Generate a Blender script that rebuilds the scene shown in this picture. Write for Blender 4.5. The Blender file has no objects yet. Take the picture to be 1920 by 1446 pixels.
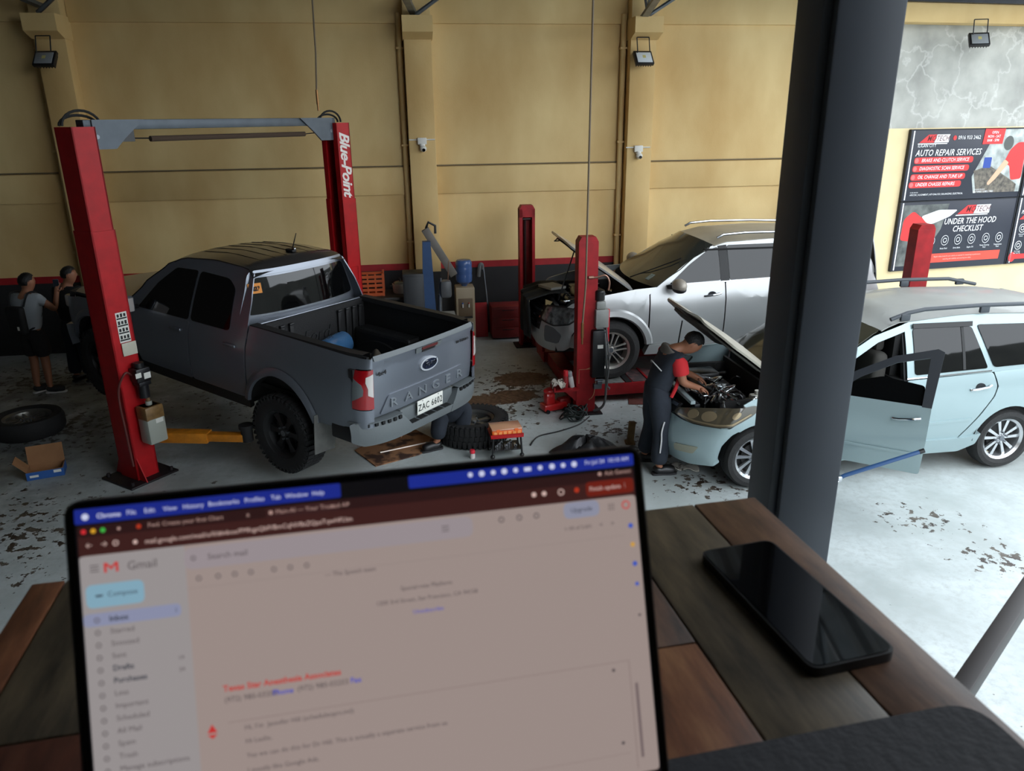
import bpy, bmesh, math, random
from mathutils import Vector as V, Matrix as Mx
random.seed(7)
SC = bpy.context.scene
COL = SC.collection
R = math.radians
# ------------------------------------------------------------------ camera
F_PX, CX, CY = 1430.0, 960.0, 723.0
_d = V((1010.0 - CX, 4800.0 - CY, F_PX)).normalized()      # plumb line as the lens sees it
_up = -_d
_fw = V((0, 0, 1)); _fw = (_fw - _fw.dot(_up) * _up).normalized()
_rt = _fw.cross(_up)
if _rt.x < 0: _rt = -_rt
def _w(c): return V((c.dot(_rt), c.dot(_fw), c.dot(_up)))
_x, _y, _z = _w(V((1, 0, 0))), _w(V((0, -1, 0))), _w(V((0, 0, -1)))
cd = bpy.data.cameras.new('camera'); cam = bpy.data.objects.new('camera', cd); COL.objects.link(cam)
m4 = Mx((( _x.x, _y.x, _z.x, 0), (_x.y, _y.y, _z.y, 0), (_x.z, _y.z, _z.z, 3.5), (0, 0, 0, 1)))
cam.matrix_world = m4
cd.sensor_width = 36; cd.lens = F_PX / 1920 * 36; cd.clip_start = .02; cd.clip_end = 200
cd.dof.use_dof = True; cd.dof.focus_distance = 9.0; cd.dof.aperture_fstop = 12.0
SC.camera = cam
# ------------------------------------------------------------------ sky, sun, exposure
wd = bpy.data.worlds.new('sky'); SC.world = wd; wd.use_nodes = True
bg = wd.node_tree.nodes['Background']
bg.inputs[0].default_value = (.86, .93, 1.0, 1); bg.inputs[1].default_value = 4.7
SC.view_settings.view_transform = 'Standard'; SC.view_settings.look = 'None'
SC.view_settings.gamma = 1; SC.view_settings.use_curve_mapping = False
SC.view_settings.exposure = 0.0
# ------------------------------------------------------------------ materials
def lin(c):
    o = []
    for k in c:
        k = k / 255.0
        o.append(k / 12.92 if k <= .04045 else ((k + .055) / 1.055) ** 2.4)
    return (o[0], o[1], o[2], 1)
MATS = {}
def mat(name, c, r=.5, m=0., coat=0., em=0., var=0., sc=6., bump=0., spec=.5, c2=None, thr=None, sheen=0.):
    if name in MATS: return MATS[name]
    mt = bpy.data.materials.new(name); mt.use_nodes = True; MATS[name] = mt
    nt = mt.node_tree; N = nt.nodes; L = nt.links
    b = N['Principled BSDF']
    b.inputs['Base Color'].default_value = lin(c)
    b.inputs['Roughness'].default_value = r; b.inputs['Metallic'].default_value = m
    b.inputs['Specular IOR Level'].default_value = spec
    if coat: b.inputs['Coat Weight'].default_value = coat; b.inputs['Coat Roughness'].default_value = .06
    if em:
        b.inputs['Emission Color'].default_value = lin(c); b.inputs['Emission Strength'].default_value = em
        b.inputs['Base Color'].default_value = (0.01, 0.01, 0.01, 1)
    if var or bump or c2:
        tc = N.new('ShaderNodeTexCoord'); nz = N.new('ShaderNodeTexNoise')
        nz.inputs['Scale'].default_value = sc; nz.inputs['Detail'].default_value = 6
        L.new(tc.outputs['Object'], nz.inputs['Vector'])
        if var or c2:
            rp = N.new('ShaderNodeValToRGB')
            lo, hi = (thr if thr else (.35, .68))
            rp.color_ramp.elements[0].position = lo; rp.color_ramp.elements[1].position = hi
            a = lin(c)
            rp.color_ramp.elements[0].color = lin(c2) if c2 else (a[0] * (1 - var), a[1] * (1 - var), a[2] * (1 - var), 1)
            rp.color_ramp.elements[1].color = a
            L.new(nz.outputs['Fac'], rp.inputs['Fac']); L.new(rp.outputs['Color'], b.inputs['Base Color'])
        if bump:
            bp = N.new('ShaderNodeBump'); bp.inputs['Strength'].default_value = bump; bp.inputs['Distance'].default_value = .02
            L.new(nz.outputs['Fac'], bp.inputs['Height']); L.new(bp.outputs['Normal'], b.inputs['Normal'])
    return mt
# ------------------------------------------------------------------ mesh helpers
def T(x=0, y=0, z=0): return Mx.Translation((x, y, z))
def RX(a): return Mx.Rotation(R(a), 4, 'X')
def RY(a): return Mx.Rotation(R(a), 4, 'Y')
def RZ(a): return Mx.Rotation(R(a), 4, 'Z')
def S(x, y, z): return Mx.Diagonal((x, y, z, 1))
def finish(ob, m, parent, smooth):
    me = ob.data
    for mm in (m if isinstance(m, (list, tuple)) else [m]): me.materials.append(mm)
    if smooth:
        me.polygons.foreach_set('use_smooth', [True] * len(me.polygons))
        me.set_sharp_from_angle(angle=R(smooth))
    COL.objects.link(ob)
    if parent is not None: ob.parent = parent
    return ob
class MB:
    def __init__(s, M=None): s.v = []; s.f = []; s.M = M or Mx()
    def add(s, vs, fs, M=None):
        k = len(s.v); A = s.M @ M if M is not None else s.M
        s.v += [tuple(A @ V(p)) for p in vs]; s.f += [tuple(i + k for i in f) for f in fs]; return s
    def box(s, c, d, M=None, bev=0., seg=2):
        if bev:
            bm = bmesh.new(); bmesh.ops.create_cube(bm, size=1)
            for v in bm.verts: v.co = V((v.co.x * d[0], v.co.y * d[1], v.co.z * d[2]))
            bmesh.ops.bevel(bm, geom=list(bm.edges), offset=bev, segments=seg, affect='EDGES', profile=.5)
            bm.verts.index_update()
            vs = [(v.co.x + c[0], v.co.y + c[1], v.co.z + c[2]) for v in bm.verts]
            fs = [[v.index for v in f.verts] for f in bm.faces]; bm.free()
            return s.add(vs, fs, M)
        x, y, z = d[0] / 2, d[1] / 2, d[2] / 2
        vs = [(c[0] + a * x, c[1] + b * y, c[2] + e * z) for a in (-1, 1) for b in (-1, 1) for e in (-1, 1)]
        return s.add(vs, [(0, 1, 3, 2), (4, 6, 7, 5), (0, 4, 5, 1), (2, 3, 7, 6), (0, 2, 6, 4), (1, 5, 7, 3)], M)
    def bb(s, a, b, M=None, bev=0.):
        return s.box([(p + q) / 2 for p, q in zip(a, b)], [abs(q - p) for p, q in zip(a, b)], M, bev)
    def cyl(s, a, b, r, r2=None, n=16, M=None):
        a, b = V(a), V(b); r2 = r if r2 is None else r2
        d = (b - a).normalized(); q = V((1, 0, 0)) if abs(d.x) < .8 else V((0, 1, 0))
        u = d.cross(q).normalized(); w = d.cross(u)
        vs = []; 
        for c, rr in ((a, r), (b, r2)):
            for i in range(n):
                t = 2 * math.pi * i / n; vs.append(c + rr * (u * math.cos(t) + w * math.sin(t)))
        fs = [(i, (i + 1) % n, n + (i + 1) % n, n + i) for i in range(n)]
        fs += [tuple(range(n))[::-1], tuple(range(n, 2 * n))]
        return s.add(vs, fs, M)
    def tube(s, pts, r, n=8, closed=False, M=None):
        P = [V(p) for p in pts]; k = len(P); vs = []; fs = []
        up = None
        for i, p in enumerate(P):
            if closed: d = P[(i + 1) % k] - P[i - 1]
            else: d = P[min(i + 1, k - 1)] - P[max(i - 1, 0)]
            if d.length < 1e-9: d = V((0, 0, 1))
            d.normalize()
            if up is None:
                q = V((0, 0, 1)) if abs(d.z) < .8 else V((1, 0, 0)); u = d.cross(q).normalized()
            else:
                u = up - up.dot(d) * d
                u = u.normalized() if u.length > 1e-6 else d.orthogonal().normalized()
            up = u; w = d.cross(u); rr = r[i] if isinstance(r, (list, tuple)) else r
            for j in range(n):
                t = 2 * math.pi * j / n; vs.append(p + rr * (u * math.cos(t) + w * math.sin(t)))
        for i in range(k if closed else k - 1):
            a, b = i * n, ((i + 1) % k) * n
            for j in range(n): fs.append((a + j, a + (j + 1) % n, b + (j + 1) % n, b + j))
        if not closed: fs += [tuple(range(n))[::-1], tuple(range((k - 1) * n, k * n))]
        return s.add(vs, fs, M)
    def lathe(s, prof, n=32, M=None, a0=0, a1=360):
        full = (a1 - a0) >= 360; k = len(prof); vs = []; fs = []
        st = n if full else n + 1
        for i in range(st):
            t = R(a0 + (a1 - a0) * i / n)
            for r, z in prof: vs.append((r * math.cos(t), r * math.sin(t), z))
        for i in range(n):
            a, b = i * k, ((i + 1) % st) * k
            for j in range(k - 1): fs.append((a + j, b + j, b + j + 1, a + j + 1))
        return s.add(vs, fs, M)
    def prism(s, poly, h, M=None, bev=0):
        n = len(poly)
        vs = [(p[0], p[1], 0) for p in poly] + [(p[0], p[1], h) for p in poly]
        fs = [tuple(range(n))[::-1], tuple(range(n, 2 * n))] + [(i, (i + 1) % n, n + (i + 1) % n, n + i) for i in range(n)]
        return s.add(vs, fs, M)
    def flat(s, poly, M=None):
        return s.add([(p[0], p[1], p[2] if len(p) > 2 else 0) for p in poly], [tuple(range(len(poly)))], M)
    def ell(s, c, r, nu=16, nv=10, M=None):
        vs = []; fs = []
        if not isinstance(r, (tuple, list)): r = (r, r, r)
        for i in range(nv + 1):
            p = math.pi * i / nv
            for j in range(nu):
                t = 2 * math.pi * j / nu
                vs.append((c[0] + r[0] * math.sin(p) * math.cos(t), c[1] + r[1] * math.sin(p) * math.sin(t), c[2] + r[2] * math.cos(p)))
        for i in range(nv):
            for j in range(nu):
                fs.append((i * nu + j, (i + 1) * nu + j, (i + 1) * nu + (j + 1) % nu, i * nu + (j + 1) % nu))
        return s.add(vs, fs, M)
    def grid(s, fn, nu, nv, M=None):
        vs = [fn(i / nu, j / nv) for i in range(nu + 1) for j in range(nv + 1)]
        fs = [(i * (nv + 1) + j, (i + 1) * (nv + 1) + j, (i + 1) * (nv + 1) + j + 1, i * (nv + 1) + j + 1) for i in range(nu) for j in range(nv)]
        return s.add(vs, fs, M)
    def text(s, t, size, M, ext=0., shear=0., bold=0., align='CENTER', sx=1., sp=1.):
        vs, fs = text_mesh(t, size, ext, shear, bold, align, sp)
        if sx != 1.: vs = [(v[0] * sx, v[1], v[2]) for v in vs]
        return s.add(vs, fs, M)
    def build(s, name, m, parent=None, smooth=35, recalc=True, M=None):
        me = bpy.data.meshes.new(name)
        me.from_pydata(s.v, [], s.f)
        bm = bmesh.new(); bm.from_mesh(me)
        bmesh.ops.remove_doubles(bm, verts=list(bm.verts), dist=1e-6)
        if recalc: bmesh.ops.recalc_face_normals(bm, faces=list(bm.faces))
        bm.to_mesh(me); bm.free()
        ob = bpy.data.objects.new(name, me)
        if M is not None: ob.matrix_local = M
        return finish(ob, m, parent, smooth)
_tc = {}
def text_mesh(t, size, ext, shear, bold, align, sp):
    key = (t, size, ext, shear, bold, align, sp)
    if key in _tc: return _tc[key]
    cu = bpy.data.curves.new('lettering', 'FONT'); cu.body = t; cu.size = size; cu.extrude = ext; cu.shear = shear
    cu.offset = bold; cu.align_x = align; cu.align_y = 'CENTER'; cu.space_character = sp; cu.resolution_u = 2; cu.fill_mode = 'FRONT' if not ext else 'BOTH'
    ob = bpy.data.objects.new('lettering', cu); COL.objects.link(ob)
    dg = bpy.context.evaluated_depsgraph_get(); me = bpy.data.meshes.new_from_object(ob.evaluated_get(dg))
    vs = [tuple(v.co) for v in me.vertices]; fs = [tuple(p.vertices) for p in me.polygons]
    bpy.data.objects.remove(ob); bpy.data.curves.remove(cu); bpy.data.meshes.remove(me)
    _tc[key] = (vs, fs); return vs, fs
def thing(name, label, cat, loc=(0, 0, 0), rz=0, group=None, M=None):
    o = bpy.data.objects.new(name, None); COL.objects.link(o); o.empty_display_size = .1
    o.location = loc; o.rotation_euler = (0, 0, R(rz))
    if M is not None: o.matrix_local = M
    o['label'] = label; o['category'] = cat
    if group: o['group'] = group
    return o
def tag(o, label, cat, group=None):
    o['label'] = label; o['category'] = cat
    if group: o['group'] = group
    return o
def struct(o): o['kind'] = 'structure'; return o
def dup(root, loc=None, rz=None, label=None, M=None):
    r = root.copy(); COL.objects.link(r)
    if loc is not None: r.location = loc
    if rz is not None: r.rotation_euler = (0, 0, R(rz))
    if M is not None: r.matrix_local = M
    if label: r['label'] = label
    for ch in list(root.children):
        c = ch.copy(); COL.objects.link(c); c.parent = r
        for g in ch.children:
            d = g.copy(); COL.objects.link(d); d.parent = c
    return r
def rnd(poly, r, n=4):
    out = []; k = len(poly)
    for i in range(k):
        p = V(poly[i]).to_2d() if len(poly[i]) > 2 else V(poly[i]); a = V(poly[i - 1][:2]); b = V(poly[(i + 1) % k][:2])
        rr = r[i] if isinstance(r, (list, tuple)) else r
        da = (a - p); db = (b - p)
        t = min(rr, da.length * .48, db.length * .48)
        if t < 1e-5: out.append((p.x, p.y)); continue
        q0 = p + da.normalized() * t; q1 = p + db.normalized() * t
        for j in range(n + 1):
            u = j / n; q = q0 * (1 - u) ** 2 + p * 2 * u * (1 - u) + q1 * u * u; out.append((q.x, q.y))
    return out
def rrect(x0, y0, x1, y1, r, n=4): return rnd([(x0, y0), (x1, y0), (x1, y1), (x0, y1)], r, n)
def oval(cx, cy, rx, ry, n=24): return [(cx + rx * math.cos(2 * math.pi * i / n), cy + ry * math.sin(2 * math.pi * i / n)) for i in range(n)]
def arc(cx, cz, r, a0, a1, n=14): return [(cx + r * math.cos(R(a0 + (a1 - a0) * i / n)), cz + r * math.sin(R(a0 + (a1 - a0) * i / n))) for i in range(n + 1)]
def panel(out, fn, name, m, parent, th=.012, step=.12, mir=False, off=0., back=False, smooth=38, M=None):
    """a shaped sheet: an outline in the plane, laid on the surface fn(u, v), with real thickness"""
    bm = bmesh.new(); f = bm.faces.new([bm.verts.new((p[0], p[1], 0)) for p in out])
    f.normal_update(); bmesh.ops.triangulate(bm, faces=[f])
    for ax in (0, 1):
        lo = min(p[ax] for p in out); hi = max(p[ax] for p in out); k = int((hi - lo) / step)
        for i in range(1, k + 1):
            c = [0, 0, 0]; c[ax] = lo + (hi - lo) * i / (k + 1); nn = [0, 0, 0]; nn[ax] = 1
            bmesh.ops.bisect_plane(bm, geom=list(bm.verts) + list(bm.edges) + list(bm.faces), plane_co=c, plane_no=nn)
    bm.verts.index_update()
    uv = [(v.co.x, v.co.y) for v in bm.verts]
    fs = [[v.index for v in f.verts] for f in bm.faces]
    be = [(e.verts[0].index, e.verts[1].index) for e in bm.edges if len(e.link_faces) == 1]
    bm.free(); e = 1e-3; tv = []; bv = []
    for u, v in uv:
        p = V(fn(u, v)); n = (V(fn(u + e, v)) - V(fn(u - e, v))).cross(V(fn(u, v + e)) - V(fn(u, v - e)))
        n = n.normalized() if n.length > 1e-12 else V((0, 0, 1))
        if getattr(fn, 'flip', False): n = -n
        tv.append(p + n * off); bv.append(p + n * (off - th))
    k = len(tv); al = tv + bv
    ff = list(fs) + [(a, b, b + k, a + k) for a, b in be]
    if back: ff += [[i + k for i in q][::-1] for q in fs]
    if mir: al = [V((p.x, -p.y, p.z)) for p in al]
    b = MB(); b.v = [tuple(p) for p in al]; b.f = [tuple(q) for q in ff]
    return b.build(name, m, parent, smooth, M=M)
def catmull(pts, n=6):
    P = [V(p) for p in pts]; out = []
    for i in range(len(P) - 1):
        a = P[max(i - 1, 0)]; b = P[i]; c = P[i + 1]; d = P[min(i + 2, len(P) - 1)]
        for j in range(n):
            t = j / n
            out.append(.5 * ((2 * b) + (c - a) * t + (2 * a - 5 * b + 4 * c - d) * t * t + (3 * b - a - 3 * c + d) * t ** 3))
    out.append(P[-1]); return out
def interp(x, xs, ys):
    if x <= xs[0]: return ys[0]
    for i in range(len(xs) - 1):
        if x <= xs[i + 1]:
            t = (x - xs[i]) / (xs[i + 1] - xs[i]); t2 = t * t * (3 - 2 * t) * .5 + t * .5
            return ys[i] + (ys[i + 1] - ys[i]) * t2
    return ys[-1]

def greenhouse(yS, top, crown, z1, bow, kx=.12):
    """roof and windshield surfaces that meet the cab sides along the outline top (front base -> rear)"""
    xs = [p[0] for p in top][::-1]; zs = [p[1] for p in top][::-1]
    zc = lambda x: interp(x, xs, zs)
    k = max(range(len(top)), key=lambda i: top[i][1])
    az = [p[1] for p in top[:k + 1]]; axx = [p[0] for p in top[:k + 1]]
    xa = lambda z: interp(z, az, axx)
    xf = xa(z1)
    def roof(x, t):
        xe = min(x, xf); z = zc(xe); y = t * (yS(xe, z) + .006)
        return (x, y, z + crown * (1 - min(1, abs(t)) ** 2.4) - kx * max(0, x - xf) - .35 * max(0, x - xf) ** 2)
    def wind(u, v):
        z = top[0][1] + (z1 - top[0][1]) * v; x0 = xa(z)
        return (x0 + bow * (1 - u * u), u * (yS(x0, z) + .004), z + v * v * (crown - kx * bow) * (1 - abs(u) ** 2.4))
    return roof, wind, xf
def roof_outline(xf, xr, bow, n=10):
    return [(xf + bow * (1 - t * t), t) for t in [-1 + 2 * i / n for i in range(n + 1)]] + [(xr, 1), (xr, -1)]
# ================================================================== the building
WY = 8.0
WM = T(-.265, 12.82, 0) @ RZ(WY)            # back wall frame: x along the wall, -y towards the workshop
def wallmat():
    mt = mat('cream wall paint', (232, 205, 158), r=.75)
    nt = mt.node_tree; N = nt.nodes; L = nt.links; b = N['Principled BSDF']
    tc = N.new('ShaderNodeTexCoord'); mp = N.new('ShaderNodeMapping'); mp.inputs['Scale'].default_value = (.55, .55, .28)
    L.new(tc.outputs['Object'], mp.inputs['Vector'])
    n1 = N.new('ShaderNodeTexNoise'); n1.inputs['Scale'].default_value = 1.3; n1.inputs['Detail'].default_value = 5
    L.new(mp.outputs['Vector'], n1.inputs['Vector'])
    r1 = N.new('ShaderNodeValToRGB'); e = r1.color_ramp.elements
    e[0].position = .32; e[0].color = lin((200, 164, 104)); e[1].position = .62; e[1].color = lin((230, 202, 144))
    L.new(n1.outputs['Fac'], r1.inputs['Fac'])
    n2 = N.new('ShaderNodeTexNoise'); n2.inputs['Scale'].default_value = 40; n2.inputs['Detail'].default_value = 3
    L.new(tc.outputs['Object'], n2.inputs['Vector'])
    bp = N.new('ShaderNodeBump'); bp.inputs['Strength'].default_value = .12; bp.inputs['Distance'].default_value = .01
    L.new(n2.outputs['Fac'], bp.inputs['Height']); L.new(bp.outputs['Normal'], b.inputs['Normal'])
    L.new(r1.outputs['Color'], b.inputs['Base Color']); return mt
CREAM = wallmat()
def floormat():
    mt = mat('worn painted concrete', (196, 204, 202), r=.42)
    nt = mt.node_tree; N = nt.nodes; L = nt.links; b = N['Principled BSDF']
    tc = N.new('ShaderNodeTexCoord')
    def noise(s, d=6, rough=.6, off=0):
        mp = N.new('ShaderNodeMapping'); mp.inputs['Location'].default_value = (off, off * .7, 0)
        L.new(tc.outputs['Object'], mp.inputs['Vector'])
        n = N.new('ShaderNodeTexNoise'); n.inputs['Scale'].default_value = s; n.inputs['Detail'].default_value = d; n.inputs['Roughness'].default_value = rough
        L.new(mp.outputs['Vector'], n.inputs['Vector']); return n.outputs['Fac']
    def math_(op, a, c):
        k = N.new('ShaderNodeMath'); k.operation = op
        for i, q in enumerate((a, c)):
            if isinstance(q, (int, float)): k.inputs[i].default_value = q
            else: L.new(q, k.inputs[i])
        return k.outputs[0]
    def ramp(f, lo, hi):
        k = N.new('ShaderNodeMapRange'); k.inputs['From Min'].default_value = lo; k.inputs['From Max'].default_value = hi; L.new(f, k.inputs['Value']); return k.outputs['Result']
    def mix(f, a, c):
        k = N.new('ShaderNodeMix'); k.data_type = 'RGBA'; L.new(f, k.inputs['Factor'])
        for i, q in ((6, a), (7, c)):
            if isinstance(q, tuple): k.inputs[i].default_value = q
            else: L.new(q, k.inputs[i])
        return k.outputs[2]
    def spot(x, y, sx, sy, rot=0):
        mp = N.new('ShaderNodeMapping'); mp.vector_type = 'TEXTURE'; mp.inputs['Location'].default_value = (x, y, 0); mp.inputs['Rotation'].default_value = (0, 0, R(rot)); mp.inputs['Scale'].default_value = (sx, sy, 1)
        L.new(tc.outputs['Object'], mp.inputs['Vector'])
        g = N.new('ShaderNodeTexGradient'); g.gradient_type = 'SPHERICAL'; L.new(mp.outputs['Vector'], g.inputs['Vector']); return g.outputs['Fac']
    tone = mix(ramp(noise(1.1, 4), .35, .7), lin((166, 174, 172)), lin((200, 208, 208)))
    tone = mix(ramp(noise(14, 5, .7, 3), .45, .75), tone, lin((168, 174, 172)))
    sp = None
    for a in ((.1, 9.9, 1.6, 1.9), (-.15, 8.9, 1.0, 1.1), (2.0, 9.2, 1.2, .5), (1.2, 8.3, 1.0, .8), (1.9, 6.9, 1.0, .7), (3.7, 6.15, .75, .5), (4.0, 5.5, .7, .6), (-5.5, 8.6, 2.2, 2.0), (-4.7, 6.0, 2.2, 2.0), (-6.8, 10.5, 2, 2), (-2.5, 6.3, 1.8, 1.2), (-3.3, 10, 2.5, 2.2), (1.6, 7.9, 1.4, 1.2)):
        q = spot(*a); sp = q if sp is None else math_('MAXIMUM', sp, q)
    chips = noise(9.5, 8, .62, 11)
    c1 = math_('ADD', chips, math_('MULTIPLY', sp, .22))
    f1 = ramp(c1, .705, .725)
    tone = mix(f1, tone, mix(ramp(noise(5, 3, .5, 2), .4, .6), lin((52, 40, 32)), lin((92, 84, 74))))
    # brown bare patches where tyres have lifted the paint
    sp2 = None
    for a in ((.0, 9.55, .55, .38, 12), (.15, 10.25, .6, .5, 12), (-.55, 9.35, .8, .4, 12)):
        q = spot(*a); sp2 = q if sp2 is None else math_('MAXIMUM', sp2, q)
    f2 = ramp(math_('ADD', math_('MULTIPLY', sp2, 1.0), math_('MULTIPLY', noise(7, 6, .7, 5), .9)), .78, .82)
    tone = mix(f2, tone, mix(ramp(noise(20, 3, .5, 8), .4, .6), lin((78, 52, 38)), lin((104, 78, 60))))
    # oily grime on the left bay
    f3 = math_('MULTIPLY', ramp(spot(-6.2, 8.8, 4.2, 4.6), .0, .7), ramp(noise(2.2, 5, .6, 9), .3, .62))
    tone = mix(math_('MULTIPLY', f3, .72), tone, lin((58, 56, 48)))
    L.new(tone, b.inputs['Base Color'])
    rr = ramp(noise(3, 4, .6, 4), .3, .7); k = N.new('ShaderNodeMapRange'); k.inputs['To Min'].default_value = .28; k.inputs['To Max'].default_value = .6; L.new(rr, k.inputs['Value']); L.new(k.outputs['Result'], b.inputs['Roughness'])
    bp = N.new('ShaderNodeBump'); bp.inputs['Strength'].default_value = .25; bp.inputs['Distance'].default_value = .004
    L.new(math_('SUBTRACT', 1.0, f1), bp.inputs['Height']); L.new(bp.outputs['Normal'], b.inputs['Normal'])
    return mt
RED = mat('red lift enamel', (178, 20, 26), r=.45, var=.2, sc=9, spec=.3)
REDS = mat('red stripe paint', (168, 28, 34), r=.6, var=.2)
BLK = mat('black dado paint', (38, 38, 40), r=.6, var=.3, sc=3)
STEEL = mat('grey galvanised steel', (128, 134, 140), r=.4, m=.7, var=.3)
DSTEEL = mat('dark steel', (46, 48, 52), r=.45, m=.5, var=.3)
CONC = mat('bare concrete', (150, 148, 140), r=.85, var=.25, sc=4)
fl = MB(); fl.bb((-12, -4, -.12), (16, 16.5, 0)); struct(fl.build('floor', floormat(), smooth=0))
fl = MB(); fl.bb((-60, -70, -.30), (80, 60, -.13)); struct(fl.build('floor_added_street', mat('asphalt', (70, 70, 72), r=.9, var=.2, sc=1.), smooth=0))  # unseen ground added to darken reflections below the horizon
fl = MB(); fl.bb((22, -30, -.13), (22.3, 25, 3.2)); fl.bb((22.3, -14, -.13), (30, -2, 7.5)); struct(fl.build('wall_added_street', mat('far house wall', (120, 122, 116), r=.8, var=.3, sc=.8), smooth=0))  # unseen street wall and house, added to darken low light and window reflections
# back wall: rendered masonry with a mid beam and a top beam standing proud, black dado and red stripe
wl = MB(); wl.bb((-9.6, 0, 0), (6.4, .25, 6.2)); WB = struct(wl.build('wall_back', CREAM, smooth=0, M=WM))
for a, b in ((-9.6, -6.45), (-6.03, -1.33), (-.92, 2.15), (2.56, 6.4)):
    q = MB(); q.bb((a, -.035, 2.36), (b, 0, 2.78), bev=.006); q.build('mid_beam', CREAM, WB)
    q = MB(); q.bb((a, -.05, 4.86), (b, 0, 6.2), bev=.006); q.build('top_beam', CREAM, WB)
    q = MB(); q.bb((a, -.012, 0), (b, 0, 1.14)); q.build('black_dado', BLK, WB, smooth=0)
    q = MB(); q.bb((a, -.016, 1.14), (b, 0, 1.245)); q.build('red_stripe', REDS, WB, smooth=0)
    q = MB(); q.tube([(a, -.02, 2.80), (b, -.02, 2.80)], .012, 6); q.build('conduit', mat('dusty conduit', (120, 104, 78), r=.6), WB)
for i, c in enumerate((-6.24, -1.125, 2.355)):
    p = thing('trim_%d' % (i + 1), '', 'pilaster', M=WM @ T(c, 0, 0)); del p['label'], p['category']; struct(p)
    q = MB(); q.bb((-.205, -.26, 0), (.205, 0, 5.2), bev=.008); q.build('shaft', CREAM, p)
    q = MB(); q.prism([(0, 4.62), (-.30, 4.62), (-.52, 4.70), (-.52, 4.92), (0, 4.92)], .44, Mx(((0, 0, 1, -.22), (1, 0, 0, 0), (0, 1, 0, 0), (0, 0, 0, 1)))); q.build('corbel', CREAM, p, smooth=0)
    if i > 0:
        q = MB(); q.bb((-.206, -.262, 0), (.206, -.259, 1.14)); q.build('black_dado', BLK, p, smooth=0)
    q = MB(); q.tube([(-.265, -.055, .3), (-.265, -.055, 5.0)], .045, 12); q.build('drain_pipe', CREAM, p)
    for zz in (1.6, 3.1, 4.5):
        q = MB(); q.bb((-.32, -.105, zz), (-.21, 0, zz + .03)); q.build('pipe_strap', CREAM, p, smooth=0)
# left wall, rear wall of the camera's own building, mezzanine slab
q = MB(); q.bb((-9.6, -3, 0), (-9.35, 12, 6.9)); struct(q.build('wall_left', mat('dark painted block wall', (70, 66, 62), r=.8, var=.2), smooth=0))
q = MB(); q.bb((-9.6, -3.2, 0), (3.6, -2.95, 7.3)); struct(q.build('wall_front', mat('dark painted block wall', (70, 66, 62), r=.8, var=.2), smooth=0))
q = MB(); q.bb((-4.5, -2.95, 2.12), (2.0, 0, 2.32)); q.bb((-4.5, 0, 2.12), (1.2, .30, 2.32)); struct(q.build('floor_mezzanine', CONC, smooth=0))
q = MB(); q.bb((1.9, -2.95, 2.32), (2.0, .28, 6.6)); struct(q.build('wall_shade_right', CREAM, smooth=0))  # unseen side wall added to shade the desk from the right
q = MB(); q.bb((-4.5, -2.95, 2.32), (-4.4, 0, 6.6)); struct(q.build('wall_room_left', CREAM, smooth=0))
# perimeter wall on the right: stained concrete above cream paint
PW = T(6.6, 13.45, 0) @ RZ(14)
def perim():
    mt = mat('stained concrete wall', (168, 168, 162), r=.85)
    nt = mt.node_tree; N = nt.nodes; L = nt.links; b = N['Principled BSDF']; tc = N.new('ShaderNodeTexCoord')
    vo = N.new('ShaderNodeTexVoronoi'); vo.feature = 'DISTANCE_TO_EDGE'; vo.inputs['Scale'].default_value = 2.3
    nz = N.new('ShaderNodeTexNoise'); nz.inputs['Scale'].default_value = 3; nz.inputs['Detail'].default_value = 6
    ad = N.new('ShaderNodeMix'); ad.data_type = 'RGBA'; ad.inputs[0].default_value = .48
    L.new(tc.outputs['Object'], nz.inputs['Vector']); L.new(tc.outputs['Object'], ad.inputs[6]); L.new(nz.outputs['Color'], ad.inputs[7]); L.new(ad.outputs[2], vo.inputs['Vector'])
    rp = N.new('ShaderNodeValToRGB'); e = rp.color_ramp.elements; e[0].position = .0; e[0].color = (.7, .7, .7, 1); e[1].position = .05; e[1].color = (0, 0, 0, 1)
    L.new(vo.outputs['Distance'], rp.inputs['Fac'])
    n2 = N.new('ShaderNodeTexNoise'); n2.inputs['Scale'].default_value = 1.6; n2.inputs['Detail'].default_value = 5; L.new(tc.outputs['Object'], n2.inputs['Vector'])
    r2 = N.new('ShaderNodeValToRGB'); e = r2.color_ramp.elements; e[0].position = .3; e[0].color = lin((150, 150, 144)); e[1].position = .7; e[1].color = lin((196, 196, 188)); L.new(n2.outputs['Fac'], r2.inputs['Fac'])
    n3 = N.new('ShaderNodeTexNoise'); n3.inputs['Scale'].default_value = 1.1; L.new(tc.outputs['Object'], n3.inputs['Vector'])
    mu = N.new('ShaderNodeMath'); mu.operation = 'MULTIPLY'; L.new(rp.outputs['Color'], mu.inputs[0]); L.new(n3.outputs['Fac'], mu.inputs[1])
    mx = N.new('ShaderNodeMix'); mx.data_type = 'RGBA'; L.new(mu.outputs[0], mx.inputs[0]); L.new(r2.outputs['Color'], mx.inputs[6]); mx.inputs[7].default_value = lin((225, 225, 220))
    L.new(mx.outputs[2], b.inputs['Base Color']); return mt
q = MB(); q.bb((-1.4, 0, 0), (8.5, .25, 6.4)); PWO = struct(q.build('wall_right', perim(), smooth=0, M=PW))
q = MB(); q.bb((-1.4, -.012, 0), (8.5, 0, 3.26)); q.build('cream_paint', mat('cream perimeter paint', (236, 216, 168), r=.7, var=.12, sc=2), PWO, smooth=0)
q = MB(); q.bb((-1.4, -.32, 4.84), (8.5, 0, 5.12), bev=.01); q.build('beam', CREAM, PWO)
q = MB(); q.bb((-1.4, -.40, 5.12), (8.5, 0, 5.22)); q.build('gutter', DSTEEL, PWO, smooth=0)
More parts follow.
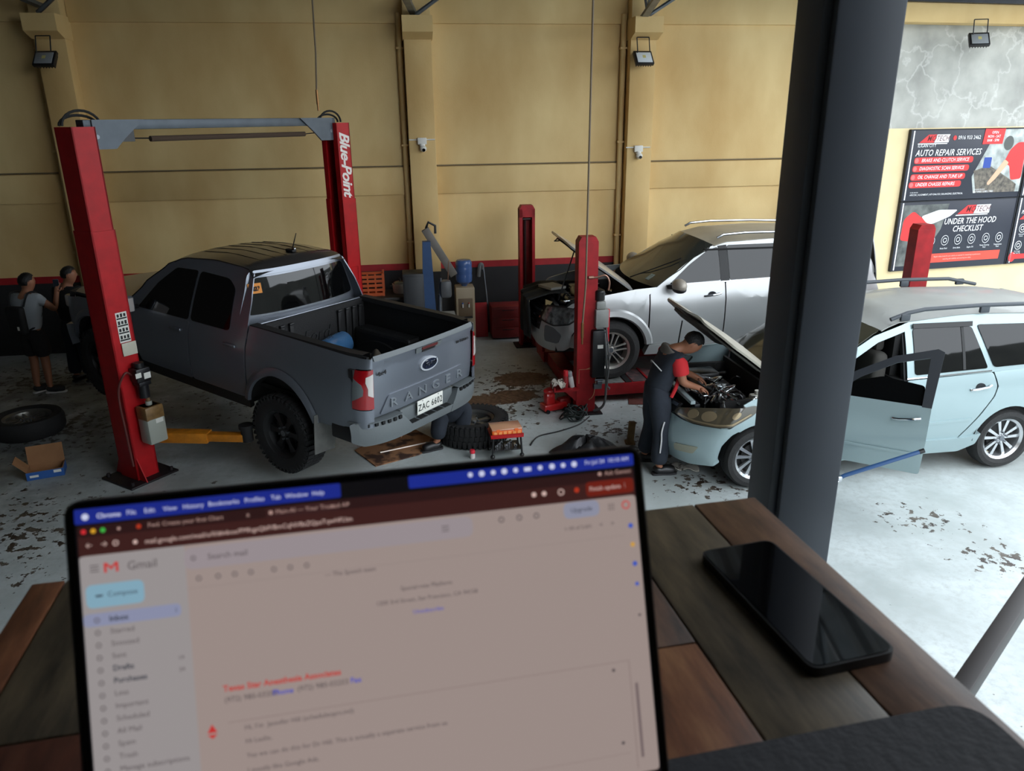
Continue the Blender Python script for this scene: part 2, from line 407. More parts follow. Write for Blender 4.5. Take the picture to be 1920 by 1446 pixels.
# roof: corrugated sheets on purlins, carried by open-web trusses
ROOF = mat('corrugated roof sheet', (120, 122, 124), r=.45, m=.3, var=.2)
rf = thing('ceiling', '', ''); del rf['label'], rf['category']; struct(rf)
def rsheet(x0, x1, y0, y1):
    n = int((x1 - x0) / .05); pr = []
    for i in range(n + 1):
        x = x0 + (x1 - x0) * i / n; pr.append((x, .035 if (i // 2) % 2 else 0.))
    q = MB(); vs = []
    for x, h in pr:
        for y in (y0, y1): vs.append((x, y, 5.35 + .11 * (14 - y) + h))
    q.add(vs, [(2 * i, 2 * i + 1, 2 * i + 3, 2 * i + 2) for i in range(n)])
    return q.build('roof_sheet', ROOF, rf, smooth=0)
x = -9.6
RX1 = 9.6
while x < RX1 - .1:
    rsheet(x, x + 1.2, -3.2 if x < 2.2 else (2.0 if x < 4.7 else 10.5), 15.2); x += 1.2  # unseen roof edge cut back on the right to let the sky light in
for y in (-2.8, -.8, 1.2, 3.2, 5.2, 7.2, 9.2, 11.2, 13.2):
    q = MB(); q.bb((-9.6, y - .04, 5.20 + .11 * (14 - y)), (RX1 if y > 10.5 else (4.8 if y > 2.0 else 2.4), y + .04, 5.33 + .11 * (14 - y))); q.build('purlin', DSTEEL, rf, smooth=0)
for c in (-6.24, -1.125, 2.355):
    b = WM @ V((c, 0, 0)); q = MB()
    for dz in (0, .42):
        q.bb((b.x - .05, 2.3, 0), (b.x + .05, b.y - .25, .05), Mx(((1, 0, 0, 0), (0, 1, 0, 0), (0, -.11, 1, 4.76 + dz + .11 * 14), (0, 0, 0, 1))))
    y = b.y - .3; s = 0
    while y > 3:
        z = 4.78 + .11 * (14 - y); z2 = 4.78 + .11 * (14 - y + .4)
        q.tube([(b.x, y, z if s else z + .42), (b.x, y - .4, z2 + .42 if s else z2)], .022, 6); y -= .4; s = 1 - s
    q.build('truss', STEEL, rf, smooth=0)
    q = MB(); q.tube([(b.x + .05, b.y - .45, 4.93), (b.x + .75, b.y - .6, 5.35)], .03, 6); q.build('truss_brace', STEEL, rf, smooth=0)
# floodlights on the corbels and under the perimeter beam, cameras on the pilasters
def flood(M, label, lit):
    o = thing('floodlight', label, 'floodlight', group='wall floodlights', M=M)
    q = MB(); q.tube([(-.10, .02, .22), (-.10, -.03, .02), (-.10, -.03, 0)], .008, 6); q.tube([(.10, .02, .22), (.10, -.03, .02)], .008, 6); q.tube([(-.10, .02, .22), (.10, .02, .22)], .008, 6); q.build('bracket', DSTEEL, o)
    A = T(0, -.05, -.06) @ RX(-38)
    q = MB(); q.box((0, .03, 0), (.30, .06, .24), A, bev=.012)
    for i in range(7): q.box((-.12 + i * .04, .075, 0), (.01, .04, .2), A)
    q.build('housing', mat('black floodlight housing', (22, 22, 24), r=.4), o)
    q = MB(); q.box((0, -.004, -.01), (.24, .012, .18), A, bev=.003); q.build('lens', mat('floodlight lens %s' % lit, (150, 155, 158) if lit == 'dark' else (215, 222, 225), r=.12, spec=.8), o)
    q = MB(); q.box((0, -.011, 0), (.05, .004, .05), A); q.build('led_chip', mat('led chip', (200, 190, 120), r=.4), o, smooth=0)
    return o
flood(WM @ T(-6.24, -.50, 4.42) @ RZ(-8), 'black floodlight hanging below the leftmost pilaster corbel', 'dark')
flood(WM @ T(2.30, -.42, 4.42) @ RZ(6), 'black floodlight with pale lens below the corbel behind the silver SUV', 'pale')
flood(PW @ T(.75, -.48, 4.66) @ RZ(-25), 'black floodlight slung under the beam above the signboards', 'dark')
def cctv(c, z, label):
    o = thing('security_camera', label, 'camera', M=WM @ T(c, -.262, z), group='pilaster cameras')
    WH = mat('white plastic', (222, 220, 212), r=.45)
    q = MB(); q.box((0, -.03, .06), (.14, .06, .10), bev=.008); q.build('junction_box', WH, o)
    q = MB(); q.ell((0.01, -.06, -.05), (.055, .055, .05)); q.cyl((0, -.04, -.02), (0, -.04, .02), .045); q.build('dome', WH, o)
    q = MB(); q.cyl((.015, -.10, -.065), (.02, -.118, -.072), .024); q.build('lens', mat('camera lens', (12, 12, 14), r=.1), o)
    q = MB(); q.tube([(-.2, -.012, .08), (.2, -.012, .08)], .011, 6); q.build('cable_conduit', WH, o)
cctv(-1.13, 3.12, 'white dome camera on the middle pilaster above the water dispenser')
cctv(2.33, 2.95, 'white dome camera on the pilaster behind the silver SUV')
# air lines dropping from the roof
for x, y, z0, lab, end in ((-2.52, 10.75, 3.62, 'thin black air hose hanging down behind the tall lift beam', 0), (.83, 8.62, .98, 'long air hose with brass coupling hanging by the short red post', 1)):
    o = thing('air_hose', lab, 'hose', loc=(x, y, 0), group='ceiling air lines')
    q = MB(); q.tube([(.06, .03, 5.9), (.05, .025, 5.2), (.03, .01, z0 + .7), (.0, 0, z0 + .25)], .011, 8); q.build('hose', mat('dusty hose rubber', (112, 96, 76), r=.6), o)
    q = MB(); q.cyl((0, 0, z0 + .26), (0, 0, z0 + .08), .017); q.cyl((0, 0, z0 + .08), (0, 0, z0), .011); q.build('coupling', mat('brass', (150, 110, 70), r=.35, m=.8), o)
    q = MB(); q.cyl((.06, .03, 5.78), (.06, .03, 6.0), .03); q.build('ceiling_fitting', STEEL, o)
# ================================================================== two-post lift holding the pickup
YEL = mat('orange yellow arm paint', (206, 128, 28), r=.5, var=.35, sc=12)
RUB = mat('black rubber', (22, 22, 23), r=.75, bump=.1, sc=30)
WHT = mat('white label', (214, 214, 206), r=.6)
INK = mat('printed black ink', (24, 24, 26), r=.7)
BLKP = mat('black plastic', (20, 20, 22), r=.4)
def channel(q, w, d, z0, z1, t, side, M=None):
    """steel channel, web at the back, open towards side (+1/-1 along x)"""
    q.bb((-side * d / 2, -w / 2, z0), (-side * (d / 2 - t), w / 2, z1), M)
    for s in (-1, 1):
        q.bb((-d / 2, s * w / 2, z0), (d / 2, s * (w / 2 - t), z1), M)
        q.bb((side * d / 2, s * w / 2, z0), (side * (d / 2 - t), s * (w / 2 - .07), z1), M)
LM = T(-3.916, 7.276, 0) @ RZ(58)
L2 = thing('two_post_lift', 'tall red two-post car lift with overhead beam straddling the grey pickup', 'car lift', M=LM)
SP = 3.29
def post(x, side, name='post'):
    q = MB(); channel(q, .29, .24, .02, 2.55, .016, side, T(x, 0, 0)); channel(q, .27, .225, 2.55, 3.47, .014, side, T(x, 0, 0))
    q.bb((x - .125, -.15, 2.52), (x + .125, .15, 2.56)) if False else None
    o = q.build(name, RED, L2, smooth=0)
    q = MB(); q.bb((x - .006 - side * .04, -.05, .1), (x + .02 - side * .04, .05, 3.3)); q.build('carriage_track', mat('greasy dark steel', (34, 24, 24), r=.4, m=.4), o, smooth=0)
    q = MB(); q.bb((x - .27, -.26, 0), (x + .27, .26, .022), bev=.004)
    for sx in (-1, 1):
        for sy in (-1, 1): q.cyl((x + sx * .22, sy * .21, .02), (x + sx * .22, sy * .21, .06), .018, n=6)
    q.build('base_plate', mat('oily base plate', (44, 38, 40), r=.5, m=.3, var=.4), o)
    for sy in (-1, 1):
        q = MB(); q.prism([(0, 0), (.12, 0), (0, .24)], .012, Mx(((0, 0, 1, x - side * .1), (sy, 0, 0, sy * .145), (0, 1, 0, .02), (0, 0, 0, 1)))); q.build('gusset', RED, o, smooth=0)
    return o
pl = post(0, 1); pr = post(SP, -1)
# overhead beam with end brackets, padded limit bar, hydraulic hose loops
BM = mat('blue grey beam paint', (84, 92, 100), r=.45, m=.3, var=.2)
q = MB(); q.bb((.05, -.06, 3.44), (SP - .05, .06, 3.53), bev=.006); ob = q.build('overhead_beam', BM, L2)
for x, s in ((.12, 1), (SP - .12, -1)):
    q = MB(); q.prism([(0, 3.53), (s * .52, 3.53), (s * .30, 3.36), (s * .2, 3.27), (0, 3.27)], .02, Mx(((1, 0, 0, x), (0, 0, -1, -.06), (0, 1, 0, 0), (0, 0, 0, 1)))); q.build('end_bracket', BM, ob, smooth=0)
    q = MB(); q.cyl((x + s * .03, -.085, 3.38), (x + s * .03, -.07, 3.38), .02); q.build('bolt', STEEL, ob)
    q = MB()
    for k in (0, .05): q.tube([(x - s * .10 + .18 * s * math.cos(R(a)) + s * .05, k, 3.48 + (.13 - k * .8) * math.sin(R(a))) for a in range(0, 181, 15)], .012, 8)
    q.build('hydraulic_hose', RUB, L2)
q = MB(); q.tube([(.72, -.02, 3.35), (2.75, -.02, 3.35)], .028, 10); lb = q.build('padded_limit_bar', mat('brown foam sleeve', (70, 54, 42), r=.9), L2)
q = MB(); q.tube([(.5, -.02, 3.36), (.72, -.02, 3.355)], .007, 6); q.tube([(2.75, -.02, 3.35), (2.95, -.02, 3.36), (2.95, -.02, 3.44)], .006, 6); q.prism([(.42, 3.33), (.55, 3.33), (.55, 3.44), (.5, 3.45)], .05, Mx(((1, 0, 0, 0), (0, 0, -1, .02), (0, 1, 0, 0), (0, 0, 0, 1)))); q.build('bar_bracket', BLKP, lb, smooth=0)
# lettering runs down the side of the far post
q = MB(); q.text('Blue-Point', .235, Mx(((0, 1, 0, SP + .0), (0, 0, -1, -.1362), (-1, 0, 0, 2.98), (0, 0, 0, 1))), shear=.35, bold=.006, sx=.86, sp=.92); q.build('lettering', mat('white sign paint', (228, 222, 216), r=.6), L2, smooth=0)
q = MB(); q.tube([(SP - .06, -.148, 1.5), (SP + .06, -.148, 1.5), (SP + .06, -.148, 1.68), (SP - .06, -.148, 1.68)], .004, 4, True); q.build('access_plate', RED, L2)
# power unit, oil jug and stickers on the near post
pu = MB(); pu.box((.06, -.22, 1.14), (.15, .13, .14), bev=.012); pu.cyl((.06, -.22, 1.2), (.06, -.22, 1.26), .05); pu = pu.build('power_unit', BLKP, L2)
q = MB(); q.cyl((.06, -.23, 1.07), (.06, -.23, .90), .055, n=20); q.box((.06, -.23, 1.05), (.13, .11, .04), bev=.006); q.build('motor', mat('dark motor casing', (30, 30, 33), r=.4, m=.4), pu)
q = MB(); q.box((.0, -.288, 1.15), (.06, .004, .05)); q.box((.09, -.29, 1.13), (.07, .006, .06)); q.build('rating_label', WHT, pu, smooth=0)
q = MB(); q.tube(catmull([(-.02, -.2, 1.15), (-.12, -.26, 1.2), (-.17, -.18, 1.0), (-.16, -.16, .6), (-.15, -.16, .2)]), .011, 8); q.build('supply_hose', mat('red brown hose', (92, 40, 36), r=.6), pu)
jug = MB(); jug.box((.07, -.26, .62), (.20, .17, .40), bev=.022); jug.cyl((.07, -.26, .82), (.07, -.26, .86), .032); jug = jug.build('oil_jug', mat('cloudy plastic jug', (158, 162, 152), r=.35, spec=.4), L2)
q = MB(); q.box((.07, -.26, .745), (.203, .173, .15), bev=.02); q.cyl((.07, -.26, .85), (.07, -.26, .90), .02); q.build('stained_neck', mat('oil stained plastic', (136, 104, 62), r=.4, var=.4, sc=14), jug)
q = MB(); q.box((.10, -.347, .66), (.08, .004, .045)); q.build('jug_label', WHT, jug, smooth=0)
st = MB(); st.box((.02, -.1465, 1.62), (.115, .003, .30)); st = st.build('warning_sticker', WHT, L2, smooth=0)
q = MB()
for k in range(4):
    z = 1.74 - k * .072; q.box((.02, -.1485, z - .03), (.105, .001, .014))
    for j in range(3): q.box((-.015 + j * .034, -.1485, z), (.022, .001, .030 + .006 * ((j + k) % 2)), RY(0))
q.build('sticker_print', INK, st, smooth=0)
q = MB(); q.box((.04, -.155, 1.40), (.15, .012, .13), RY(4) if False else None, bev=.003); q.build('instruction_plate', mat('yellowed paper plate', (196, 194, 176), r=.7, var=.15), L2)
# carriages and swing arms under the pickup sills
for x, s in ((0, 1), (SP, -1)):
    q = MB(); q.bb((x + s * .02, -.13, .34), (x + s * .20, .13, .60), bev=.01); cr = q.build('carriage', mat('orange carriage', (190, 110, 30), r=.5, var=.35), L2)
for x, s, pts in ((0, 1, [(.14, -.08), (.62, -1.0)]), (0, 1, [(.14, .08), (.72, .95)]), (SP, -1, [(SP - .14, -.08), (SP - .62, -1.0)]), (SP, -1, [(SP - .14, .08), (SP - .72, .95)])):
    a, b = V((*pts[0], .42)), V((*pts[1], .42)); d = (b - a); L = d.length; A = T(*a) @ RZ(math.degrees(math.atan2(d.y, d.x)))
    q = MB(); q.box((L * .3, 0, 0), (L * .62, .14, .11), A, bev=.006); q.box((L * .72, 0, 0), (L * .6, .10, .08), A, bev=.006); ar = q.build('swing_arm', YEL, L2)
    q = MB(); q.cyl((L, 0, -.04), (L, 0, .10), .06, M=A); q.cyl((L, 0, .10), (L, 0, .14), .075, M=A); q.build('lift_pad', RUB, ar)
# ================================================================== four-post lift under the silver SUV
DRED = mat('dusty red lift enamel', (164, 28, 34), r=.5, var=.3, sc=8, spec=.3)
FM = T(.90, 8.98, 0) @ RZ(9)
L4 = thing('four_post_lift', 'low red four-post lift with runways carrying the silver SUV', 'car lift', M=FM)
def post4(x, y, open_=False):
    q = MB()
    if open_:
        q.bb((x - .12, y + .07, .02), (x + .12, y + .085, 2.18)); 
        for s in (-1, 1): q.bb((x + s * .12, y - .085, .02), (x + s * .075, y + .085, 2.18))
        q.bb((x - .12, y - .085, 2.06), (x + .12, y + .085, 2.18))
    else: q.bb((x - .12, y - .085, .02), (x + .12, y + .085, 2.13), bev=.004)
    q.prism([(-.12, 2.18 if open_ else 2.13), (.12, 2.18 if open_ else 2.13), (.085, 2.24 if open_ else 2.19), (-.085, 2.24 if open_ else 2.19)], .17, Mx(((1, 0, 0, x), (0, 0, -1, y + .085), (0, 1, 0, 0), (0, 0, 0, 1))))
    o = q.build('post', DRED, L4, smooth=0)
    if open_:
        q = MB(); q.bb((x - .03, y + .03, .1), (x + .0, y + .065, 2.0)); q.tube([(x - .02, y - .02, 2.02), (x - .02, y - .02, .2)], .012, 6); q.cyl((x - .06, y - .03, 2.03), (x + .06, y - .03, 2.03), .02); q.build('ladder_and_cable', mat('greasy cable steel', (60, 48, 46), r=.4, m=.5), o)
    q = MB(); q.bb((x - .2, y - .17, 0), (x + .2, y + .17, .018)); q.build('base_plate', mat('oily base plate', (44, 38, 40)), o, smooth=0)
    return o
pn = post4(0, 0); post4(-.17, 3.06, True); post4(4.33, 0); post4(4.75, 3.1, True)
for x in (0.02, 4.40):
    q = MB(); q.bb((x - .11, .12, .06), (x + .11, 2.96, .24), bev=.008); cb = q.build('cross_beam', DRED, L4)
    for y in (.2, 2.88):
        q = MB(); q.bb((x - .13, y - .1, .05), (x + .13, y + .1, .42), bev=.01); q.build('beam_end_housing', DRED, cb)
for k, y in enumerate((.50, 2.05)):
    q = MB(); q.bb((-.15, y - .27, .10), (4.9, y + .27, .255), bev=.004); rw = q.build('runway', DRED, L4)
    q = MB(); q.bb((.72, y - .25, .255), (4.88, y + .25, .262)); q.build('tread_plate', mat('scuffed runway deck', (120, 84, 84), r=.7, c2=(70, 62, 62), sc=10, thr=(.42, .6)), rw, smooth=0)
    q = MB(); q.bb((.10, y - .26, .255), (.60, y + .25, .268), bev=.003); q.build('turn_plate', mat('worn steel plate', (150, 152, 148), r=.5, m=.5, var=.4, sc=14), rw)
    q = MB(); q.bb((.62, y - .26, .255), (.70, y + .26, .266)); q.bb((0.06, y - .272, .255), (.09, y + .26, .275)); q.build('gap_shadow_strip', mat('black gap shade', (18, 18, 18), r=.8), rw, smooth=0)  # black strips paint the shade in the gaps beside the turn plate
    q = MB(); q.prism([(.98, .262), (1.2, .262), (1.2, .30)], .5, Mx(((1, 0, 0, 0), (0, 0, -1, y + .25), (0, 1, 0, 0), (0, 0, 0, 1)))) if False else q.bb((.92, y - .255, .262), (.95, y + .255, .272)); q.build('deck_joint', DRED, rw, smooth=0)
    q = MB(); q.bb((-.17, y - .25, .255), (-.13, y + .25, .33)); q.build('wheel_stop', DRED, rw, smooth=0)
# hydraulic power unit bolted to the near post
pu = MB(); pu.box((.17, -.07, 1.22), (.16, .16, .22), bev=.008); pu.box((.16, -.07, 1.38), (.12, .12, .10), bev=.02); pu = pu.build('power_unit', mat('grey pump housing', (150, 152, 148), r=.45, var=.2), L4)
q = MB(); q.cyl((.15, -.07, 1.44), (.15, -.07, 1.54), .062, n=20); q.ell((.15, -.07, 1.54), (.062, .062, .03)); q.build('motor_cap', BLKP, pu)
q = MB(); q.bb((.05, -.16, .48), (.22, .02, 1.08), bev=.02); tk = q.build('oil_tank', mat('black oil tank', (24, 25, 28), r=.35), L4)
q = MB(); q.box((.15, -.162, .88), (.07, .004, .045)); q.build('tank_label', WHT, tk, smooth=0)
q = MB(); q.bb((.235, -.10, .92), (.275, -.04, 1.32), bev=.006); q.build('control_strip', mat('bright red strip', (196, 30, 42), r=.45), L4)
q = MB(); q.cyl((.13, -.12, .42), (.19, -.12, .42), .035); q.box((.14, -.11, .36), (.10, .05, .06)); q.cyl((.10, -.14, .45), (.20, -.14, .45), .012); q.build('valve_block', STEEL, L4)
q = MB(); q.tube(catmull([(.20, -.14, 1.08), (.225, -.16, .8), (.24, -.15, .5), (.235, -.14, .2), (.20, -.12, .08), (.1, -.1, .03)]), .016, 8)
q.tube(catmull([(.23, -.12, 1.1), (.26, -.17, .7), (.25, -.16, .4), (.3, -.1, .32), (.3, -.05, .28)]), .009, 6); q.build('hose', mat('grey hydraulic hose', (96, 98, 98), r=.5), L4)
q = MB(); q.tube(catmull([(.02, -.1, 1.72), (.1, -.11, 1.72), (.2, -.12, 1.74), (.25, -.12, 1.66), (.24, -.12, 1.56)]), .011, 6); q.cyl((.0, -.1, 1.72), (.06, -.1, 1.72), .018); q.build('air_fitting', mat('copper fitting', (160, 122, 104), r=.4, m=.6), L4)
q = MB(); q.tube(catmull([(.0, -.09, .58), (.1, -.09, .6), (.12, -.09, .5), (.1, -.09, .25), (.04, -.09, .18)]), .005, 5); q.tube([(-.09, -.088, .4), (-.09, -.088, .58), (.08, -.088, .58)], .003, 4); q.build('thin_wire', mat('tan wire', (196, 150, 110), r=.5), L4)
q = MB(); q.bb((-.42, -.18, .335), (-.10, .06, .352)); q.bb((-.42, -.18, .35), (-.405, .06, .39)); q.prism([(-.12, .34), (-.12, .16), (-.3, .34)], .02, Mx(((1, 0, 0, 0), (0, 0, -1, -.05), (0, 1, 0, 0), (0, 0, 0, 1)))); q.build('side_shelf', DRED, L4, smooth=0)
# third post seen beyond the silver van belongs to the same lift
# ================================================================== wheels
TYRE = mat('tyre rubber', (26, 26, 27), r=.8, bump=.15, sc=60)
TYRED = mat('dusty tyre rubber', (46, 46, 46), r=.85, bump=.15, sc=60, var=.3)
def tyre_rim(parent, M, Rr, w, rr, tm, rm, spokes, style, lugs=False, name='wheel', flip=1, dark=None):
    """axis along local +Y (outer face at +Y*flip)"""
    A = M @ (RX(-90) if flip > 0 else RX(90))
    q = MB(A); h = w / 2; sh = Rr - rr
    q.lathe([(rr + .004, -h * .72), (rr + .02, -h * .86), (rr + sh * .45, -h), (Rr - sh * .18, -h * .93), (Rr - .012, -h * .74), (Rr, -h * .5), (Rr, h * .5), (Rr - .012, h * .74), (Rr - sh * .18, h * .93), (rr + sh * .45, h), (rr + .02, h * .86), (rr + .004, h * .72), (rr + .004, -h * .72)], 48)
    if lugs:
        n = 44
        for i in range(n):
            a = 360 * i / n
            for s in (-1, 1):
                q.box((Rr + .002, 0, s * h * .55), (.016, .034, h * .62), RZ(a + (4 if s > 0 else 0)) @ T(0, 0, 0) @ RX(0))
                q.box((Rr - .028, 0, s * h * .93), (.05, .022, .012), RZ(a + (4 if s > 0 else 0)))
            q.box((Rr + .002, 0, 0), (.016, .03, h * .4), RZ(a + 2) @ RX(0))
    else:
        for zz in (-h * .32, 0, h * .32): q.lathe([(Rr + .0005, zz - .006), (Rr - .008, zz - .004), (Rr - .008, zz + .004), (Rr + .0005, zz + .006)], 48)
    ty = q.build(name, tm, parent, smooth=30)
    q = MB(A)
    q.lathe([(rr * .86, -h * .5), (rr * .9, h * .3), (rr * .94, h * .62), (rr + .012, h * .80), (rr + .012, h * .70), (rr + .002, h * .6), (rr - .005, -h * .7), (rr * .86, -h * .5)], 40)
    d = h * .52
    if style == 'six':          # chunky six-spoke off-road wheel
        q.lathe([(0, d + .01), (rr * .20, d + .01), (rr * .26, d - .02), (rr * .26, 0)], 24)
        for i in range(spokes):
            B = RZ(360 * i / spokes)
            q.prism(rnd([(rr * .18, -rr * .15), (rr * .55, -rr * .10), (rr * .93, -rr * .21), (rr * .93, rr * .21), (rr * .55, rr * .10), (rr * .18, rr * .15)], .02), .035, B @ T(0, 0, d - .045))
    elif style == 'twin':       # paired spokes
        q.lathe([(0, d + .005), (rr * .16, d + .005), (rr * .24, d - .012), (rr * .30, d - .05)], 24)
        for i in range(spokes):
            B = RZ(360 * i / spokes + 12)
            for s in (-1, 1):
                q.prism([(rr * .16, s * rr * .10 - rr * .03), (rr * .95, s * rr * .14 - rr * .035), (rr * .95, s * rr * .14 + rr * .035), (rr * .16, s * rr * .10 + rr * .03)], .032, B @ T(0, 0, d - .035))
            q.prism([(rr * .72, -rr * .15), (rr * .95, -rr * .27), (rr * .95, -rr * .12), (rr * .72, -rr * .10)], .025, B @ T(0, 0, d - .035))
            q.prism([(rr * .72, rr * .15), (rr * .95, rr * .27), (rr * .95, rr * .12), (rr * .72, rr * .10)], .025, B @ T(0, 0, d - .035))
    elif style == 'fan':        # ten slim spokes in five pairs
        q.lathe([(0, d + .005), (rr * .15, d + .005), (rr * .20, d - .012), (rr * .22, d - .06)], 24)
        for i in range(spokes):
            B = RZ(360 * i / spokes + 3 * (1 if i % 2 else -1))
            q.prism([(rr * .12, -rr * .055), (rr * .96, -rr * .08), (rr * .96, rr * .08), (rr * .12, rr * .055)], .026, B @ T(0, 0, d - .034))
    rim = q.build('rim', rm, ty, smooth=30)
    q = MB(A)
    q.lathe([(0, -h * .2), (rr * .84, -h * .2)], 32); q.lathe([(rr * .62, -h * .1), (rr * .62, h * .1), (rr * .2, h * .1)], 32)
    q.build('brake_disc', dark or mat('dark wheel cavity', (14, 14, 14), r=.7), ty)
    q = MB(A)
    for i in range(6 if style != 'fan' else 5): q.cyl((rr * .28 * math.cos(R(60 * i + 20)), rr * .28 * math.sin(R(60 * i + 20)), d - .02), (rr * .28 * math.cos(R(60 * i + 20)), rr * .28 * math.sin(R(60 * i + 20)), d + .012), .011, n=6)
    q.cyl((0, 0, d), (0, 0, d + .014), rr * .13, n=20); q.build('wheel_nuts', STEEL, ty)
    return ty
def well(parent, cx, cz, r, y0, y1, m, z0):
    q = MB(); n = 18; vs = []; a0 = math.degrees(math.asin(max(-1, min(1, (z0 - cz) / r))))
    for i in range(n + 1):
        t = R(a0 + (180 - 2 * a0) * i / n)
        for y in (y0, y1): vs.append((cx + r * math.cos(t), y, cz + r * math.sin(t)))
    q.add(vs, [(2 * i, 2 * i + 1, 2 * i + 3, 2 * i + 2) for i in range(n)])
    q.add([(vs[2 * i + 1][0], y1, vs[2 * i + 1][2]) for i in range(n + 1)], [tuple(range(n + 1))])
    return q.build('wheel_well', m, parent)
# ================================================================== grey double-cab pickup
GREY = mat('meteor grey metallic paint', (122, 128, 138), r=.34, m=.55, coat=.6)
GDK = mat('dark grey textured plastic', (98, 104, 106), r=.55, bump=.05, sc=80)
BPL = mat('unpainted black trim', (24, 24, 25), r=.6)
LINER = mat('black bed liner', (20, 20, 21), r=.6, bump=.2, sc=90)
TINT = mat('tinted glass', (9, 10, 11), r=.04, spec=.45)
CHR = mat('chrome', (205, 208, 212), r=.12, m=1.)
REDL = mat('red lamp lens', (150, 14, 22), r=.12, coat=1.)
CLRL = mat('clear lamp lens', (196, 190, 186), r=.12, coat=1., spec=.6)
UND = mat('underbody black', (15, 15, 15), r=.8)
rp = R(-3.066)
RM = T(-1.805, 7.783, .283) @ RZ(145.9) @ Mx.Rotation(rp, 4, 'Y')
TR = thing('pickup_truck', 'dark grey double-cab pickup raised on the tall red lift, tailgate toward us', 'truck', M=RM)
def ryS(x, z):
    zz = min(z, 1.12); b = .905 - .05 * ((zz - .78) / .4) ** 2
    if x > 3.5: b -= .16 * ((x - 3.5) / .62) ** 2
    if x < -.80: b -= .045 * ((-.80 - x) / .28) ** 2
    t = max(0, z - 1.10)
    return b - .30 * t - .16 * t * t
def rside(x, z): return (x, ryS(x, z), z)
rside.flip = True
def wedge(fr, er, x): return interp(x, fr, er)
AR = .485
def arch_pts(cx, cz, r, z0): 
    a = math.degrees(math.asin((z0 - cz) / r)); return arc(cx, cz, r, a, 180 - a, 16)
for mir in (False, True):
    bed = [(.475, .53)] + arch_pts(0, .40, AR, .53)[1:] + [(-.80, .56), (-.985, .60), (-.985, 1.262), (.475, 1.285)]
    panel([(x, z) for x, z in bed], rside, 'bed_side', GREY, TR, mir=mir)
    panel(rnd([(.495, .53), (1.40, .53), (1.40, 1.155), (.495, 1.165)], .03), rside, 'rear_door', GREY, TR, mir=mir)
    panel(rnd([(1.415, .53), (2.36, .53), (2.44, .75), (2.44, 1.13), (1.415, 1.155)], .03), rside, 'front_door', GREY, TR, mir=mir)
    fa = arch_pts(3.27, .40, AR, .53)
    panel([(2.455, .53), (2.455, 1.125), (2.9, 1.11), (3.6, 1.06), (4.0, .98), (4.06, .75), (3.98, .60), (3.74, .53)] + fa[1:] , rside, 'front_fender', GREY, TR, mir=mir)
    panel([(.52, .40), (2.75, .40), (2.80, .52), (.50, .52)], rside, 'sill', BPL, TR, mir=mir, off=-.01, th=.05)
    # cab side above the belt, with glass standing a hair proud
    cs = [(.49, 1.15), (2.62, 1.115), (2.30, 1.42), (1.98, 1.66), (1.7, 1.76), (1.2, 1.80), (.72, 1.79), (.60, 1.75), (.53, 1.5)]
    panel(cs, rside, 'cab_side', GREY, TR, mir=mir, off=-.004)
    panel(rnd([(1.44, 1.17), (2.34, 1.155), (2.05, 1.46), (1.80, 1.645), (1.44, 1.665)], .04), rside, 'side_window', TINT, TR, mir=mir, off=.004)
    panel(rnd([(.76, 1.18), (1.395, 1.172), (1.395, 1.665), (.93, 1.66), (.80, 1.58)], .05), rside, 'side_window', TINT, TR, mir=mir, off=.004)
    sgn = -1 if mir else 1
    for xx in (.72, 1.62):
        q = MB(); q.box((xx, sgn * (ryS(xx, 1.05) + .012), 1.05), (.19, .022, .03), bev=.008); q.build('door_handle', GREY, TR)
    # arch flares
    for cx in (0, 3.27):
        q = MB(); n = 22; vs = []
        for i in range(n + 1):
            t = R(14 + 152 * i / n); 
            for rr_, dy in ((AR + .075, .006), (AR + .05, .026), (AR, .03), (AR - .012, .0)):
                px, pz = cx + rr_ * math.cos(t), .40 + rr_ * math.sin(t); vs.append((px, sgn * (ryS(px, pz) + dy), pz))
        q.add(vs, [(4 * i + j, 4 * i + 4 + j, 4 * i + 5 + j, 4 * i + 1 + j) for i in range(n) for j in range(3)]); q.build('wheel_arch_flare', GREY, TR)
        well(TR, cx, .40, AR, sgn * .88, sgn * .50, UND, .53)
    # mirror
    q = MB(); q.box((2.30, sgn * 1.04, 1.22), (.12, .22, .19), bev=.04, seg=3); mo = q.build('door_mirror', GREY, TR)
    q = MB(); q.box((2.235, sgn * 1.05, 1.22), (.012, .18, .15), bev=.004); q.build('mirror_glass', CLRL, mo)
    q = MB(); q.tube([(2.34, sgn * .86, 1.16), (2.31, sgn * .98, 1.18)], .025, 8); q.build('mirror_arm', BPL, mo)
    # bed rail cap
    q = MB(); vs = []
    for i in range(13):
        x = .47 - 1.50 * i / 12; y = ryS(x, 1.275)
        for yy, zz in ((y + .002, 1.262), (y - .004, 1.29), (y - .095, 1.292), (y - .10, 1.24)): vs.append((x, sgn * yy, zz))
    q.add(vs, [(4 * i + j, 4 * i + 4 + j, 4 * i + 5 + j, 4 * i + 1 + j) for i in range(12) for j in range(3)]); q.build('bed_rail_cap', BPL, TR)
    # rear corner: body above and below the C-shaped tail lamp
    def corner(u, z, k=sgn):
        t = u * math.pi / 2; y0 = .752 - .0 * z; yy = ryS(-.985, z)
        return (-1.112 - .012 * math.cos(t) + .127 * (1 - math.cos(t)) ** 1.0 * 1.0, y0 + (yy - y0) * math.sin(t), z)
    corner.flip = True
    panel([(0, 1.175), (1, 1.165), (1, 1.262), (0, 1.262)], corner, 'rear_corner', GREY, TR, mir=mir, step=.12)
    panel([(0, .60), (1, .60), (1, .79), (0, .775)], corner, 'rear_corner', GREY, TR, mir=mir, step=.12)
    tl = [(0, .785), (1, .80), (1, 1.155), (0, 1.165)]
